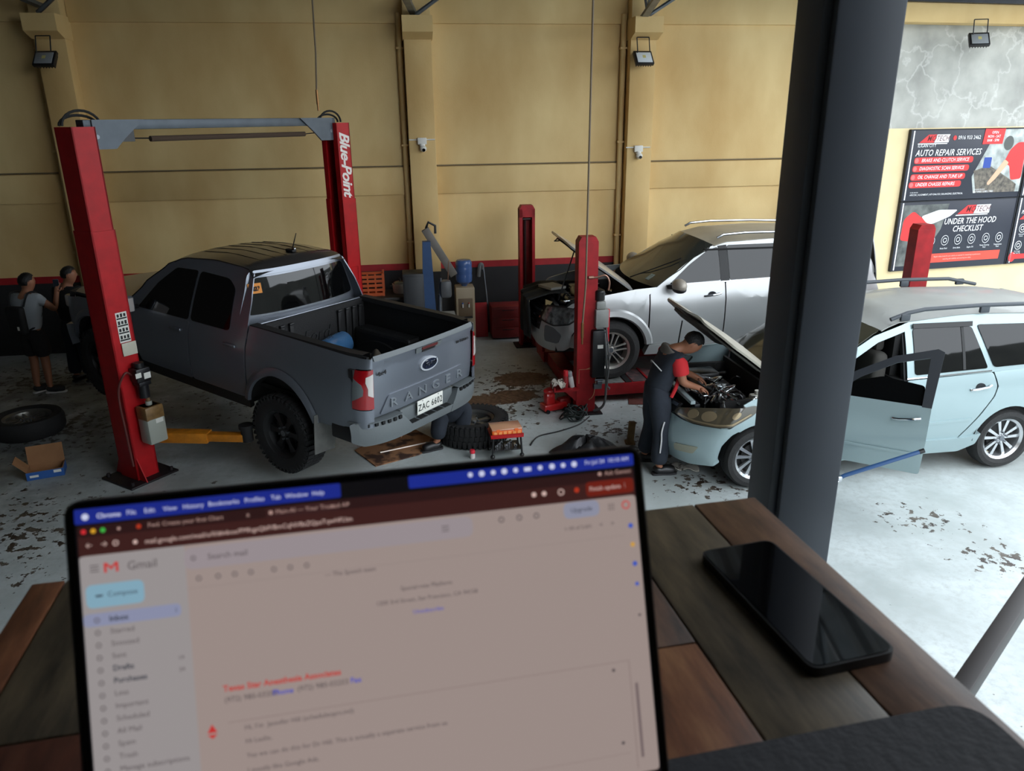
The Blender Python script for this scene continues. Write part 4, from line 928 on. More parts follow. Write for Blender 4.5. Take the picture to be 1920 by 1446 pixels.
for mir in (False, True):
    sg = -1 if mir else 1
    fa = arc(0, .325, AI, 0, 172, 18)
    panel([(-.375, .30), (-.40, .95), (-.48, 1.03), (-.1, 1.0), (.12, .94), (.20, .90), (.12, .83), (.28, .69), (.33, .655), (.22, .63)] + arc(0, .325, AI, 54, 172, 14)[:-1], iside, 'front_fender', TEAL, MPV, mir=mir)
    panel(rnd([(-1.375, .36), (-2.10, .36), (-2.30, .62), (-2.44, .82), (-2.47, .92), (-2.42, 1.06), (-1.375, 1.03)][::-1], .03), iside, 'rear_door', TEAL, MPV, mir=mir)
    ra = arc(-2.69, .325, AI, 14, 172, 18)
    panel([(-2.12, .36), (-2.32, .62), (-2.455, .82), (-2.485, .92), (-2.435, 1.06), (-3.3, 1.10), (-3.62, 1.10), (-3.70, .8), (-3.62, .40), (-3.12, .36)] + ra[::-1][1:], iside, 'rear_quarter', TEAL, MPV, mir=mir)
    panel(rnd([(-.40, .22), (-2.18, .22), (-2.36, .30), (-2.38, .43), (-2.20, .385), (-.40, .385)], .02), iside, 'side_skirt', TEAL, MPV, mir=mir, off=.022, th=.12)
    if mir: panel(rnd([(-.415, .37), (-1.36, .37), (-1.36, 1.03), (-.50, 1.02), (-.415, .93)][::-1], .03), iside, 'front_door', TEAL, MPV, mir=True)
    if mir: panel([(-.44, 1.01), (-.8, 1.28), (-1.10, 1.46), (-1.45, 1.575), (-2.2, 1.62), (-3.0, 1.60), (-3.5, 1.54), (-3.62, 1.10), (-1.40, 1.04)], iside, 'cab_side', TEAL, MPV, mir=mir, off=-.004)
    else:
        panel([(-.42, 1.0), (-.8, 1.28), (-1.10, 1.46), (-1.44, 1.572), (-1.44, 1.505), (-1.13, 1.40), (-.85, 1.22), (-.56, 1.0)], iside, 'windshield_pillar', TEAL, MPV, off=-.002, th=.05, step=.1)
        panel([(-1.36, .40), (-1.44, .40), (-1.45, 1.57), (-1.37, 1.545)], iside, 'door_pillar', mat('dark pillar trim', (40, 42, 44), r=.6), MPV, off=-.03, th=.05)
        panel([(-1.385, 1.04), (-1.385, 1.556), (-1.45, 1.575), (-2.2, 1.62), (-3.0, 1.60), (-3.5, 1.54), (-3.62, 1.10), (-2.4, 1.06)], iside, 'cab_side', TEAL, MPV, off=-.004)
    if mir: panel(rnd([(-.62, 1.05), (-1.30, 1.06), (-1.30, 1.48), (-1.08, 1.40), (-.80, 1.22)], .03), iside, 'side_window', TINT, MPV, mir=mir, off=.004)
    panel(rnd([(-1.46, 1.075), (-2.36, 1.10), (-2.19, 1.50), (-1.46, 1.505)], .03), iside, 'side_window', TINT, MPV, mir=mir, off=.005)
    panel(rnd([(-2.43, 1.105), (-3.5, 1.14), (-3.36, 1.49), (-2.26, 1.515)], .04), iside, 'quarter_window', TINT, MPV, mir=mir, off=.005)
    panel([(-2.05, 1.10), (-2.085, 1.10), (-2.085, 1.50), (-2.05, 1.50)], iside, 'window_divider', BPL, MPV, mir=mir, off=.009, th=.01)
    panel([(-1.46, 1.505), (-2.19, 1.50), (-2.20, 1.545), (-1.46, 1.55)], iside, 'rain_visor', mat('dark acrylic visor', (16, 16, 17)), MPV, mir=mir, off=.02, th=.008)
    panel([(-1.375, 1.038), (-2.40, 1.068), (-2.40, 1.082), (-1.375, 1.052)], iside, 'belt_molding', CHR, MPV, mir=mir, off=.01, th=.014)
    panel(rnd([(-1.40, .555), (-2.22, .58), (-2.22, .605), (-1.40, .58)], .006), iside, 'door_molding', TEAL, MPV, mir=mir, off=.014, th=.016)
    for xx in ((-2.29,) if not mir else (-2.29, -1.30)):
        q = MB(); q.tube([(xx + .11, sg * (iyS(xx, .92) + .008), .90), (xx + .06, sg * (iyS(xx, .92) + .036), .91), (xx - .06, sg * (iyS(xx, .92) + .036), .93), (xx - .11, sg * (iyS(xx, .92) + .008), .935)], .013, 8); h = q.build('door_handle', CHR, MPV)
        q = MB(); q.prism(oval(0, 0, .055, .045), .008, Mx(((1, 0, 0, xx), (0, 0, sg, sg * (iyS(xx, .92) - .006)), (0, 1, 0, .918), (0, 0, 0, 1)))); q.build('handle_cup', DSTEEL, h)
    for cx in (0, -2.69): well(MPV, cx, .325, AI, sg * .85, sg * .48, UND, .34)
    # roof rail on three feet
    q = MB(); q.tube([(x, sg * y, z) for x, y, z in ((-1.36, .615, 1.60), (-1.52, .625, 1.66), (-1.70, .63, 1.69), (-2.3, .635, 1.705), (-2.9, .63, 1.695), (-3.25, .62, 1.62))], .021, 8); rl = q.build('roof_rail', mat('dark grey rail', (62, 68, 74), r=.5), MPV)
    for x, z in ((-1.50, 1.62), (-2.35, 1.66), (-3.05, 1.655)):
        q = MB(); q.box((x, sg * .63, z), (.10, .035, .07), bev=.01); q.build('rail_foot', MATS['dark grey rail'], rl)
    HLt = panel(rnd([(.40, .70), (.62, .665), (.80, .665), (.93, .69), (1.08, .80), (1.09, .87), (1.02, .895), (.80, .86), (.55, .79), (.42, .75)], .03), iwrap, 'headlight', mat('smoked amber headlight lens', (74, 68, 56), r=.1, coat=1., spec=.6), MPV, mir=mir, step=.05, off=.012, th=.05)
    panel(rnd([(0, .22), (.62, .22), (.80, .26), (.885, .30), (.865, .34), (.90, .48), (.965, .60), (1.02, .64), (.92, .665), (.62, .65), (.40, .68), (0, .69)], [0, .02, .02, .02, .02, 0, 0, .01, .02, .02, .02, 0]), iwrap, 'front_bumper', TEAL, MPV, mir=mir, step=.06, th=.06)
    panel(rnd([(.50, .34), (.68, .36), (.72, .44), (.50, .41)], .02), iwrap, 'fog_lamp', mat('fog lamp lens', (150, 150, 130), r=.15, coat=1.), MPV, mir=mir, step=.08, off=.014, th=.03)
    for c_, z_, rr_ in ((.60, .745, .045), (.72, .755, .05), (.90, .80, .035)):
        panel(oval(c_, z_, rr_, rr_, 18), iwrap, 'lamp_reflector', mat('warm chrome reflector', (168, 150, 120), r=.2, m=.6), HLt, mir=mir, step=.05, off=.016, th=.01)
    panel(rnd([(.46, .695), (.64, .68), (.80, .68), (.92, .705), (1.05, .81), (1.03, .815), (.90, .72), (.79, .695), (.64, .695), (.47, .71)], .004), iwrap, 'lamp_trim', mat('warm chrome reflector', (168, 150, 120)), HLt, mir=mir, step=.05, off=.016, th=.01)
def ifront(y, z): return (ifx(y, z), y, z)
panel(rnd([(-.36, .30), (.36, .30), (.40, .45), (-.40, .45)], .03), ifront, 'lower_grille', BPL, MPV, step=.1, off=.006, th=.02)
panel(rnd([(-.38, .69), (.38, .69), (.42, .80), (-.42, .80)], .02), ifront, 'upper_grille', BPL, MPV, step=.1, th=.03)
panel([(-.40, .755), (.40, .755), (.41, .785), (-.41, .785)], ifront, 'grille_bar', CHR, MPV, step=.1, off=.01, th=.02)
ITOP = [(-.42, 1.0), (-.8, 1.28), (-1.10, 1.46), (-1.45, 1.575), (-2.2, 1.62), (-3.0, 1.60), (-3.5, 1.54), (-3.62, 1.10)]
iroof, iwind, IXF = greenhouse(iyS, ITOP, .075, 1.51, .15)
panel(roof_outline(IXF, -3.52, .15), iroof, 'roof', mat('dusty teal roof paint', (158, 160, 156), r=.45, m=.2, coat=.3, var=.1, sc=3), MPV, step=.12, off=.003)
panel(rnd([(-1, 0), (1, 0), (1, 1), (-1, 1)], .05), iwind, 'windshield', mat('windshield glass', (60, 58, 46), r=.08, spec=.6), MPV, step=.15, th=.01, back=True)
def irear(y, z): return (-3.74 + .18 * max(0, z - .9) ** 1.2 + .14 * (abs(y) / .8) ** 4, -y, z)
panel(rnd([(-.80, .30), (.80, .30), (.80, 1.1), (.64, 1.56), (-.64, 1.56), (-.80, 1.1)], .05), irear, 'tailgate', TEAL, MPV, step=.12)
q = MB(); q.bb((-3.5, -.62, .24), (.25, .62, .42)); q.bb((-3.5, -.78, .38), (-1.40, .78, 1.03)); q.bb((-3.4, -.64, 1.0), (-1.42, .64, 1.50)); q.bb((-1.42, -.78, .30), (-.40, .78, .44)); q.build('underbody', UND, MPV, smooth=0)
q = MB(); q.bb((-1.42, -.80, .4), (-.42, -.72, 1.02)); q.bb((-.50, -.74, .4), (-.40, .74, 1.0)); q.build('cabin_lining', mat('dark cabin trim', (34, 34, 34), r=.8), MPV, smooth=0)
for s in (1, -1):
    q = MB(); q.box((-1.10, s * .40, .62), (.50, .48, .20), bev=.06, seg=3); q.box((-1.33, s * .40, .95), (.16, .46, .62), RY(0), bev=.06, seg=3); q.box((-1.36, s * .40, 1.34), (.10, .26, .18), bev=.04); q.build('front_seat', mat('grey seat fabric', (66, 64, 60), r=.9), MPV)
q = MB(); q.lathe([(.17, -.012), (.185, 0), (.17, .012), (.158, 0), (.17, -.012)], 28, T(-.72, .38, .98) @ RY(-62)); q.build('steering_wheel', BLKP, MPV)
bay(MPV, -.24, .56, .64, .92, 5, 14)
q = MB(); q.box((.60, .1, .86), (.05, 1.0, .035), RZ(0), bev=.006); q.build('bonnet_slam_panel', mat('teal bay paint', (128, 142, 144), r=.5), MPV)
for y0 in (-.15, .15, .42):
    q = MB(); q.box((.50 - abs(y0) * .12, y0, .90), (.05, .24, .015), RZ(-20 * y0) @ RX(8) if False else None, bev=.004); q.build('chrome_strip', FOIL, MPV)
HM = T(-.20, 0, 1.10) @ RY(-40)
def ihood(x, y): return (x, y, .03 - .07 * (x / .98) ** 2 - .05 * (abs(y) / .76) ** 3 + .02 * math.exp(-((abs(y) - .42) / .06) ** 2))
HO = panel(rnd([(0, -.74), (.60, -.74), (.88, -.52), (1.03, -.20), (1.03, .20), (.88, .52), (.60, .74), (0, .74)], .05), ihood, 'hood', mat('dusty hood paint', (176, 172, 158), r=.45, m=.2, var=.15, sc=4), MPV, step=.12, th=.02, back=True, M=HM)
panel(rnd([(.04, -.66), (.56, -.66), (.78, -.48), (.90, 0), (.78, .48), (.56, .66), (.04, .66)], .05), lambda x, y: tuple(V(ihood(x, y)) - V((0, 0, .05))), 'hood_inner_frame', mat('grey hood liner', (92, 90, 84), r=.8, var=.2), HO, step=.2, th=.014, back=True)
q = MB(); q.tube(rnd([(.12, .10), (.50, .12), (.66, .40), (.50, .56), (.12, .56)], .06) and [(x, y, ihood(x, y)[2] - .07) for x, y in rnd([(.12, .10), (.50, .12), (.66, .40), (.50, .56), (.12, .56)], .06)], .012, 6, True); q.build('hood_rib', MATS['grey hood liner'], HO)
q = MB(); q.tube([(.40, -.50, .84), (.34, -.48, 1.40)], .007, 6); q.build('hood_prop', DSTEEL, MPV)
IRIM = mat('bright alloy', (206, 208, 210), r=.22, m=.85)
for x, y, f in ((0, .745, 1), (-2.69, .745, 1), (0, -.745, -1), (-2.69, -.745, -1)): tyre_rim(MPV, T(x, y, .322), .322, .21, .212, TYRED, IRIM, 10, 'fan', flip=f)
# open front door, swung on its front hinges
DM = T(-.415, .85, 0) @ RZ(-40) @ T(.415, -.85, 0)
DR = panel(rnd([(-.415, .37), (-1.36, .37), (-1.37, .70), (-1.37, 1.03), (-.50, 1.02), (-.415, .93)][::-1], .03), iside, 'front_door', TEAL, MPV, th=.09, back=True, M=DM)
fr = [(-.52, 1.02), (-.80, 1.25), (-1.06, 1.42), (-1.34, 1.52), (-1.39, 1.50), (-1.37, 1.02)]
inn = [(-1.30, 1.02), (-1.30, 1.44), (-1.08, 1.365), (-.84, 1.20), (-.64, 1.02)]
panel(fr + inn, iside, 'window_frame', mat('dark door frame', (40, 44, 50), r=.5), DR, th=.04, back=True, step=.2)
panel(rnd([(-.66, 1.0), (-1.30, 1.0), (-1.30, 1.20), (-1.0, 1.235), (-.80, 1.16)][::-1], .03), iside, 'lowered_window', TINT, DR, off=-.015, th=.005, back=True)
panel([(-.45, .555), (-1.35, .565), (-1.35, .59), (-.45, .58)][::-1], iside, 'door_molding', TEAL, DR, off=.014, th=.016)
q = MB(); xx = -1.30; q.tube([(xx + .11, iyS(xx, .90) + .008, .885), (xx + .06, iyS(xx, .9) + .036, .895), (xx - .06, iyS(xx, .9) + .036, .915), (xx - .11, iyS(xx, .9) + .008, .92)], .013, 8); q.build('door_handle', CHR, DR)
q = MB(); q.ell((-.66, .98, 1.08), (.07, .10, .075), 16, 10); q.build('door_mirror', TEAL, DR)
q = MB(); q.box((-.9, .80, .66), (.8, .05, .5), bev=.02); q.build('door_card', mat('grey door card', (110, 108, 100), r=.8), DR)
# ================================================================== people
def skin(name, V_, E_, m, parent, sub=2, root=0):
    me = bpy.data.meshes.new(name); me.from_pydata([v[0] for v in V_], E_, []); ob = bpy.data.objects.new(name, me); COL.objects.link(ob)
    ob.modifiers.new('skin', 'SKIN'); sv = me.skin_vertices[0].data
    for i, v in enumerate(V_):
        r = v[1]; sv[i].radius = (r, r) if not isinstance(r, tuple) else r; sv[i].use_root = (i == root)
    ss = ob.modifiers.new('sub', 'SUBSURF'); ss.levels = sub; ss.render_levels = sub
    dg = bpy.context.evaluated_depsgraph_get(); nm = bpy.data.meshes.new_from_object(ob.evaluated_get(dg)); bpy.data.objects.remove(ob)
    ob = bpy.data.objects.new(name, nm); nm.materials.clear()
    return finish(ob, m, parent, 60)
SKIN = mat('warm brown skin', (150, 100, 74), r=.55)
HAIR = mat('black hair', (16, 14, 14), r=.6, bump=.5, sc=60)
def graph(P, rad, chains):
    idx = {}; vs = []; es = []
    for ch in chains:
        for k in ch:
            if k not in idx: idx[k] = len(vs); vs.append((P[k], rad[k]))
        for a, b in zip(ch, ch[1:]): es.append((idx[a], idx[b]))
    return vs, es
def hand(P, rad, side, wr, pd, up, curl=.5, sc=1.):
    """palm and five fingers from the wrist wr, palm direction pd, back-of-hand direction up"""
    wr, pd, up = V(wr), V(pd).normalized(), V(up); up = (up - up.dot(pd) * pd).normalized(); sd = pd.cross(up)
    k = 'palm' + side; P[k] = wr + pd * .055 * sc; rad[k] = .026 * sc; ch = [['wr' + side, k]]
    for i, (o, l) in enumerate(((.028, .062), (.010, .07), (-.009, .066), (-.026, .052))):
        a = wr + pd * .09 * sc + sd * o * sc; d1 = (pd - up * curl * .6).normalized(); b = a + d1 * l * .5 * sc; d2 = (pd - up * curl * 1.9).normalized(); c = b + d2 * l * .5 * sc
        for n_, p_, r_ in (('a', a, .0105), ('b', b, .009), ('c', c, .0075)): P['f%d%s%s' % (i, n_, side)] = p_; rad['f%d%s%s' % (i, n_, side)] = r_ * sc
        ch.append([k] + ['f%d%s%s' % (i, n_, side) for n_ in 'abc'])
    a = wr + pd * .035 * sc + sd * .035 * sc; b = a + (pd * .7 + sd * .5 - up * curl * .4).normalized() * .034 * sc; c = b + (pd - up * curl * .5).normalized() * .028 * sc
    for n_, p_, r_ in (('a', a, .012), ('b', b, .0105), ('c', c, .0085)): P['t' + n_ + side] = p_; rad['t' + n_ + side] = r_ * sc
    ch.append([k, 'ta' + side, 'tb' + side, 'tc' + side]); return ch
def person(name, label, M, P, top, bot, sleeves=.55, legs=1., face=(0, 1, 0), hands=None, shoe=None, hair_len=0, bare_shin=False, cap=None):
    o = thing(name, label, 'person', M=M)
    P = {k: V(v) for k, v in P.items()}
    rad = dict(pel=(.145, .115), wa=(.130, .10), ch=(.150, .110), nb=.085, nk=.060, jaw=.084, hd=.112, cr=.082)
    for s in 'LR': rad.update({'sh' + s: .064, 'um' + s: .052, 'el' + s: .045, 'wr' + s: .032, 'hp' + s: .092, 'tm' + s: .082, 'kn' + s: .058, 'cm' + s: .056, 'an' + s: .038, 'he' + s: .036, 'to' + s: .03})
    for s in 'LR':
        P['um' + s] = P['sh' + s].lerp(P['el' + s], .5); P['tm' + s] = P['hp' + s].lerp(P['kn' + s], .5); P['cm' + s] = P['kn' + s].lerp(P['an' + s], .35)
    f = V(face).normalized()
    ax = (P['cr'] - P['nk']).normalized()
    P['jaw'] = P['nk'] + ax * .055 + f * .028; P['hd'] = P['nk'] + ax * .135 + f * .014; P['cr'] = P['nk'] + ax * .205
    chains = [['pel', 'wa', 'ch', 'nb', 'nk', 'jaw', 'hd', 'cr']]
    for s in 'LR': chains += [['ch', 'sh' + s, 'um' + s, 'el' + s, 'wr' + s], ['pel', 'hp' + s, 'tm' + s, 'kn' + s, 'cm' + s, 'an' + s, 'to' + s]]
    for s, (pd, up, cu) in (hands or {}).items(): chains += hand(P, rad, s, P['wr' + s], pd, up, cu)
    rb = dict(rad); rb.update(pel=(.10, .085), wa=(.09, .075), ch=(.105, .08))
    for s in 'LR': rb['hp' + s] = .07; rb['tm' + s] = .068; rb['sh' + s] = .05
    skin('body', *graph(P, rb, chains), SKIN, o)
    # face
    rt = f.cross(ax).normalized(); hd = P['hd']
    q = MB(); q.ell((0, 0, 0), (.014, .022, .024), 10, 8, Mx((( rt.x, f.x, ax.x, (hd + f * .086 - ax * .025).x), (rt.y, f.y, ax.y, (hd + f * .086 - ax * .025).y), (rt.z, f.z, ax.z, (hd + f * .086 - ax * .025).z), (0, 0, 0, 1)))); q.build('nose', SKIN, o)
    for s in (-1, 1):
        c = hd + rt * s * .083 - ax * .02; q = MB(); q.ell((0, 0, 0), (.010, .020, .032), 10, 8, Mx(((rt.x, f.x, ax.x, c.x), (rt.y, f.y, ax.y, c.y), (rt.z, f.z, ax.z, c.z), (0, 0, 0, 1)))); q.build('ear', SKIN, o)
        c = hd + rt * s * .032 + f * .078 + ax * .004; q = MB(); q.ell(c, .008, 10, 8); q.build('eye', mat('dark eye', (40, 30, 26), r=.3), o)
    c = hd + f * .080 - ax * .07; q = MB(); q.ell((0, 0, 0), (.024, .008, .007), 10, 6, Mx(((rt.x, f.x, ax.x, c.x), (rt.y, f.y, ax.y, c.y), (rt.z, f.z, ax.z, c.z), (0, 0, 0, 1)))); q.build('mouth', mat('lips', (120, 66, 58), r=.5), o)
    # hair: cap that hugs the skull, open at the face
    B = Mx(((rt.x, f.x, ax.x, hd.x), (rt.y, f.y, ax.y, hd.y), (rt.z, f.z, ax.z, hd.z), (0, 0, 0, 1)))
    q = MB(); vs = []; n, mm = 20, 9
    for j in range(mm + 1):
        for i in range(n):
            t = 2 * math.pi * i / n; fr = math.sin(t); low = 1.05 if fr > .35 else (1.5 if fr > -.1 else 2.25 + hair_len)
            ph = low * j / mm; rr_ = 1.0 + .03 * math.sin(i * 5 + j * 3)
            vs.append((.096 * rr_ * math.sin(ph) * math.cos(t), .101 * rr_ * math.sin(ph) * math.sin(t) - .010, .098 * rr_ * math.cos(ph) + .012))
    q.add(vs, [(j * n + i, j * n + (i + 1) % n, (j + 1) * n + (i + 1) % n, (j + 1) * n + i) for j in range(mm) for i in range(n)], B); q.build('hair', cap or HAIR, o)
    # shirt
    g = .028; Q = dict(P); rr = {k: ((v[0] + g, v[1] + g) if isinstance(v, tuple) else v + g) for k, v in rad.items()}
    rr['nb'] = .082
    for s in 'LR': Q['slv' + s] = P['sh' + s].lerp(P['el' + s], sleeves); rr['slv' + s] = .062 if sleeves < .9 else .052; rr['sh' + s] = .074
    Q['hem'] = P['pel'] - (P['wa'] - P['pel']) * .35; rr['hem'] = (.178, .148)
    shirt = skin('shirt', *graph(Q, rr, [['hem', 'wa', 'ch', 'nb']] + [['ch', 'sh' + s, 'slv' + s] for s in 'LR']), top[0], o)
    if len(top) > 1:
        for s in 'LR':
            a, b = P['sh' + s].lerp(P['el' + s], -.12), P['sh' + s].lerp(P['el' + s], sleeves + .12); q = MB(); q.tube([a, a.lerp(b, .3), a.lerp(b, .7), b], [.05, .082, .082, .076], 16); q.build('sleeve', top[1], o)
    # trousers or shorts
    for s in 'LR':
        rr['hp' + s] = .122; rr['tm' + s] = .116; rr['kn' + s] = .098; rr['cm' + s] = .098; rr['an' + s] = .090
        Q['an' + s] = P['an' + s] + (P['kn' + s] - P['an' + s]).normalized() * .015; Q['sho' + s] = P['kn' + s] + (P['hp' + s] - P['kn' + s]) * .10; rr['sho' + s] = .118
    rr['pel'] = (.160, .132)
    lg = [['pel', 'hp' + s, 'tm' + s] + (['sho' + s] if bare_shin else ['kn' + s, 'cm' + s, 'an' + s]) for s in 'LR']
    skin('shorts' if bare_shin else 'trousers', *graph(Q, rr, [['wa', 'pel']] + lg), bot, o, root=1)
    for s in 'LR':
        a, t_ = P['an' + s], P['to' + s]; d = (t_ - a); d.z = 0; d.normalize(); ang = math.degrees(math.atan2(d.y, d.x)); zf = a.z - .085
        A = T(a.x, a.y, zf) @ RZ(ang); L_ = lambda x, z: tuple(A @ V((x, 0, z)))
        sh = skin('shoe', [(L_(-.01, .10), .052), (L_(-.02, .055), .058), (L_(.06, .058), .058), (L_(.13, .048), .056), (L_(.185, .04), .044)], [(0, 1), (1, 2), (2, 3), (3, 4)], shoe or BLKP, o)
        q = MB(); q.prism(rnd([(-.065, -.036), (.06, -.036), (.13, -.046), (.20, -.034), (.20, .034), (.13, .042), (.06, .036), (-.065, .036)], .03), .022, A); q.build('sole', mat('shoe sole %s' % ('white' if shoe and shoe.name.startswith('white') else 'dark'), (214, 214, 208) if shoe and shoe.name.startswith('white') else (40, 40, 42), r=.7), sh)
    return o, P
NAVY = mat('navy work cloth', (36, 42, 52), r=.9, bump=.25, sc=14, var=.2)
REDC = mat('red work cloth', (190, 34, 40), r=.85, bump=.2, sc=14)
GRYC = mat('grey upper back cloth', (104, 98, 92), r=.9)
# mechanic leaning over the teal minivan's engine (local frame: x to the right in the picture, y away)
MP = dict(pel=(.03, 0, .86), wa=(.05, 0, .98), ch=(.11, 0, 1.17), nb=(.19, 0, 1.285), nk=(.25, -.01, 1.305), cr=(.42, -.045, 1.425),
          shL=(.13, .17, 1.235), elL=(.28, .24, 1.03), wrL=(.46, .10, .955), shR=(.18, -.165, 1.225), elR=(.225, -.20, 1.005), wrR=(.385, -.165, .935),
          hpL=(.02, .09, .81), knL=(.04, .12, .45), anL=(-.03, .17, .085), toL=(.11, .15, .03), hpR=(.03, -.09, .81), knR=(.07, -.12, .45), anR=(.03, -.17, .085), toR=(.18, -.17, .03))
o, PP = person('person', 'mechanic in navy work suit with red sleeves bending over the open minivan engine', T(1.45, 7.31, 0) @ RZ(6), MP, [NAVY, REDC], NAVY, sleeves=.52, face=(.62, 0, -.78), hands={'L': ((.8, -.1, -.4), (0, 0, 1), .7), 'R': ((.85, .1, -.3), (0, 0, 1), .9)})
q = MB(); q.tube(catmull([(.055, -.215, .60), (.03, -.225, .50), (.03, -.23, .40), (.02, -.235, .27)]), .008, 6); q.build('reflective_piping', mat('pale piping', (206, 206, 206), r=.5), o)
Y_ = {k: V(v) for k, v in MP.items()}; Y_['ym'] = Y_['ch'].lerp(Y_['nb'], .1) + V((-.015, 0, .01))
for s_ in 'LR': Y_['y' + s_] = Y_['sh' + s_].lerp(Y_['elR' if s_ == 'R' else 'elL'], .06) + V((-.02, 0, .01))
q = MB(); q.tube(catmull([(.20, -.13, 1.02), (.17, -.15, .93), (.13, -.15, .84)]), [.02] * 13, 8); q.build('red_side_panel', REDC, o)
skin('grey_upper_back', *graph(Y_, dict(ym=(.215, .185), nb=.115, yL=.088, yR=.088), [['ym', 'nb'], ['ym', 'yL'], ['ym', 'yR']]), GRYC, o)  # grey patch over the upper back and shoulders
q = MB(); q.tube(catmull([(.015, -.15, 1.12), (-.03, -.06, 1.17), (-.03, .06, 1.17), (.0, .16, 1.12)]), .006, 6); q.build('back_piping', MATS['pale piping'], o)
# young man with backpack photographing, far left
WP = dict(pel=(0, 0, .90), wa=(0, .0, 1.02), ch=(.01, .02, 1.24), nb=(.02, .03, 1.37), nk=(.03, .04, 1.41), cr=(.04, .06, 1.62),
          shL=(-.17, .03, 1.32), elL=(-.22, .10, 1.06), wrL=(-.05, .28, 1.12), shR=(.19, .04, 1.32), elR=(.30, .16, 1.14), wrR=(.27, .27, 1.34),
          hpL=(-.09, 0, .86), knL=(-.08, .02, .46), anL=(-.09, -.02, .085), toL=(-.05, .12, .03), hpR=(.09, 0, .86), knR=(.10, .02, .46), anR=(.10, .0, .085), toR=(.22, .06, .03))
GT = mat('light grey tee', (150, 156, 160), r=.9, bump=.2, sc=18)
WSH = mat('white and black trainers', (40, 40, 42), r=.6); WSH.name = 'white soled trainers'
o, PP = person('person', 'young man in grey tee and black shorts with backpack raising a phone', T(-6.45, 9.94, 0) @ RZ(-12), WP, [GT], mat('black shorts cloth', (20, 20, 22), r=.9), sleeves=.55, face=(.35, .9, 0), hands={'R': ((.1, .2, 1), (0, -1, 0), .6), 'L': ((.6, .5, .3), (0, 0, 1), .5)}, shoe=WSH, bare_shin=True)
WHO = T(-6.45, 9.94, 0) @ RZ(-12)
bp = thing('backpack', 'slim black drawstring backpack worn by the young man in grey', 'backpack', M=WHO)
q = MB(); q.box((-.03, -.16, 1.06), (.27, .10, .38), bev=.045, seg=3); q.build('bag', mat('black nylon', (18, 18, 20), r=.7, bump=.2, sc=20), bp)
for s in (-1, 1):
    q = MB(); q.tube(catmull([(-.02 + s * .11, -.13, 1.24), (-.0 + s * .13, -.06, 1.40), (.01 + s * .12, .08, 1.38), (.0 + s * .14, .14, 1.2), (-.02 + s * .15, .0, .98), (-.02 + s * .12, -.12, .92)]), .013, 6); q.build('shoulder_strap', MATS['black nylon'], bp)
q = MB(); q.box((.02, -.212, .96), (.03, .004, .05), RY(20) if False else None); q.build('logo_mark', WHT, bp, smooth=0)
ph = thing('mobile_phone', 'phone held up by the young man with the backpack', 'phone', M=WHO @ T(.28, .285, 1.45) @ RZ(20))
q = MB(); q.box((0, 0, 0), (.075, .009, .155), bev=.004); q.build('case', mat('phone body grey', (70, 80, 96), r=.3), ph)
q = MB(); q.box((0, -.0052, 0), (.068, .001, .146)); q.build('screen', mat('phone screen dark', (30, 36, 48), r=.1), ph, smooth=0)
# companion in black beside him
BP_ = dict(pel=(0, 0, .90), wa=(0, .0, 1.02), ch=(.0, .02, 1.24), nb=(.01, .03, 1.37), nk=(.02, .04, 1.41), cr=(.05, .06, 1.62),
          shL=(-.17, .03, 1.32), elL=(-.22, .02, 1.06), wrL=(-.18, .12, .84), shR=(.18, .04, 1.32), elR=(.24, .08, 1.06), wrR=(.16, .24, .98),
          hpL=(-.09, 0, .86), knL=(-.09, .02, .46), anL=(-.10, -.02, .085), toL=(-.08, .14, .03), hpR=(.09, 0, .86), knR=(.10, .02, .46), anR=(.11, .0, .085), toR=(.15, .14, .03))
person('person', 'person in black shirt and dark jeans standing by the pickup nose', T(-6.16, 10.42, 0) @ RZ(-10), BP_, [mat('black shirt cloth', (20, 21, 24), r=.9)], mat('dark blue jeans', (32, 44, 56), r=.9), sleeves=.95, face=(.7, .6, 0), hands={'L': ((0, .3, -1), (-1, 0, 0), .4), 'R': ((-.4, .8, -.2), (0, 0, 1), .5)})
# mechanic crouching behind the pickup's bumper, by the removed wheel
KP = dict(pel=(-.02, .10, .36), wa=(-.10, .15, .43), ch=(-.25, .22, .54), nb=(-.34, .26, .59), nk=(-.37, .27, .60), cr=(-.55, .34, .62),
          shL=(-.28, .08, .55), elL=(-.34, -.02, .36), wrL=(-.45, .06, .22), shR=(-.22, .36, .56), elR=(-.30, .42, .36), wrR=(-.42, .36, .24),
          hpL=(-.01, .02, .34), knL=(.22, -.02, .46), anL=(.10, -.04, .085), toL=(.22, -.08, .03), hpR=(.0, .18, .34), knR=(-.10, -.05, .34), anR=(-.15, -.10, .085), toR=(-.28, -.14, .03))
person('person', 'mechanic in dark navy coveralls crouching behind the pickup bumper', T(-.72, 7.98, 0) @ RZ(12), KP, [NAVY], NAVY, sleeves=.95, face=(-.2, 0, -.95), hands={'L': ((-.6, .2, -.5), (0, 0, 1), .7), 'R': ((-.6, -.2, -.5), (0, 0, 1), .7)})
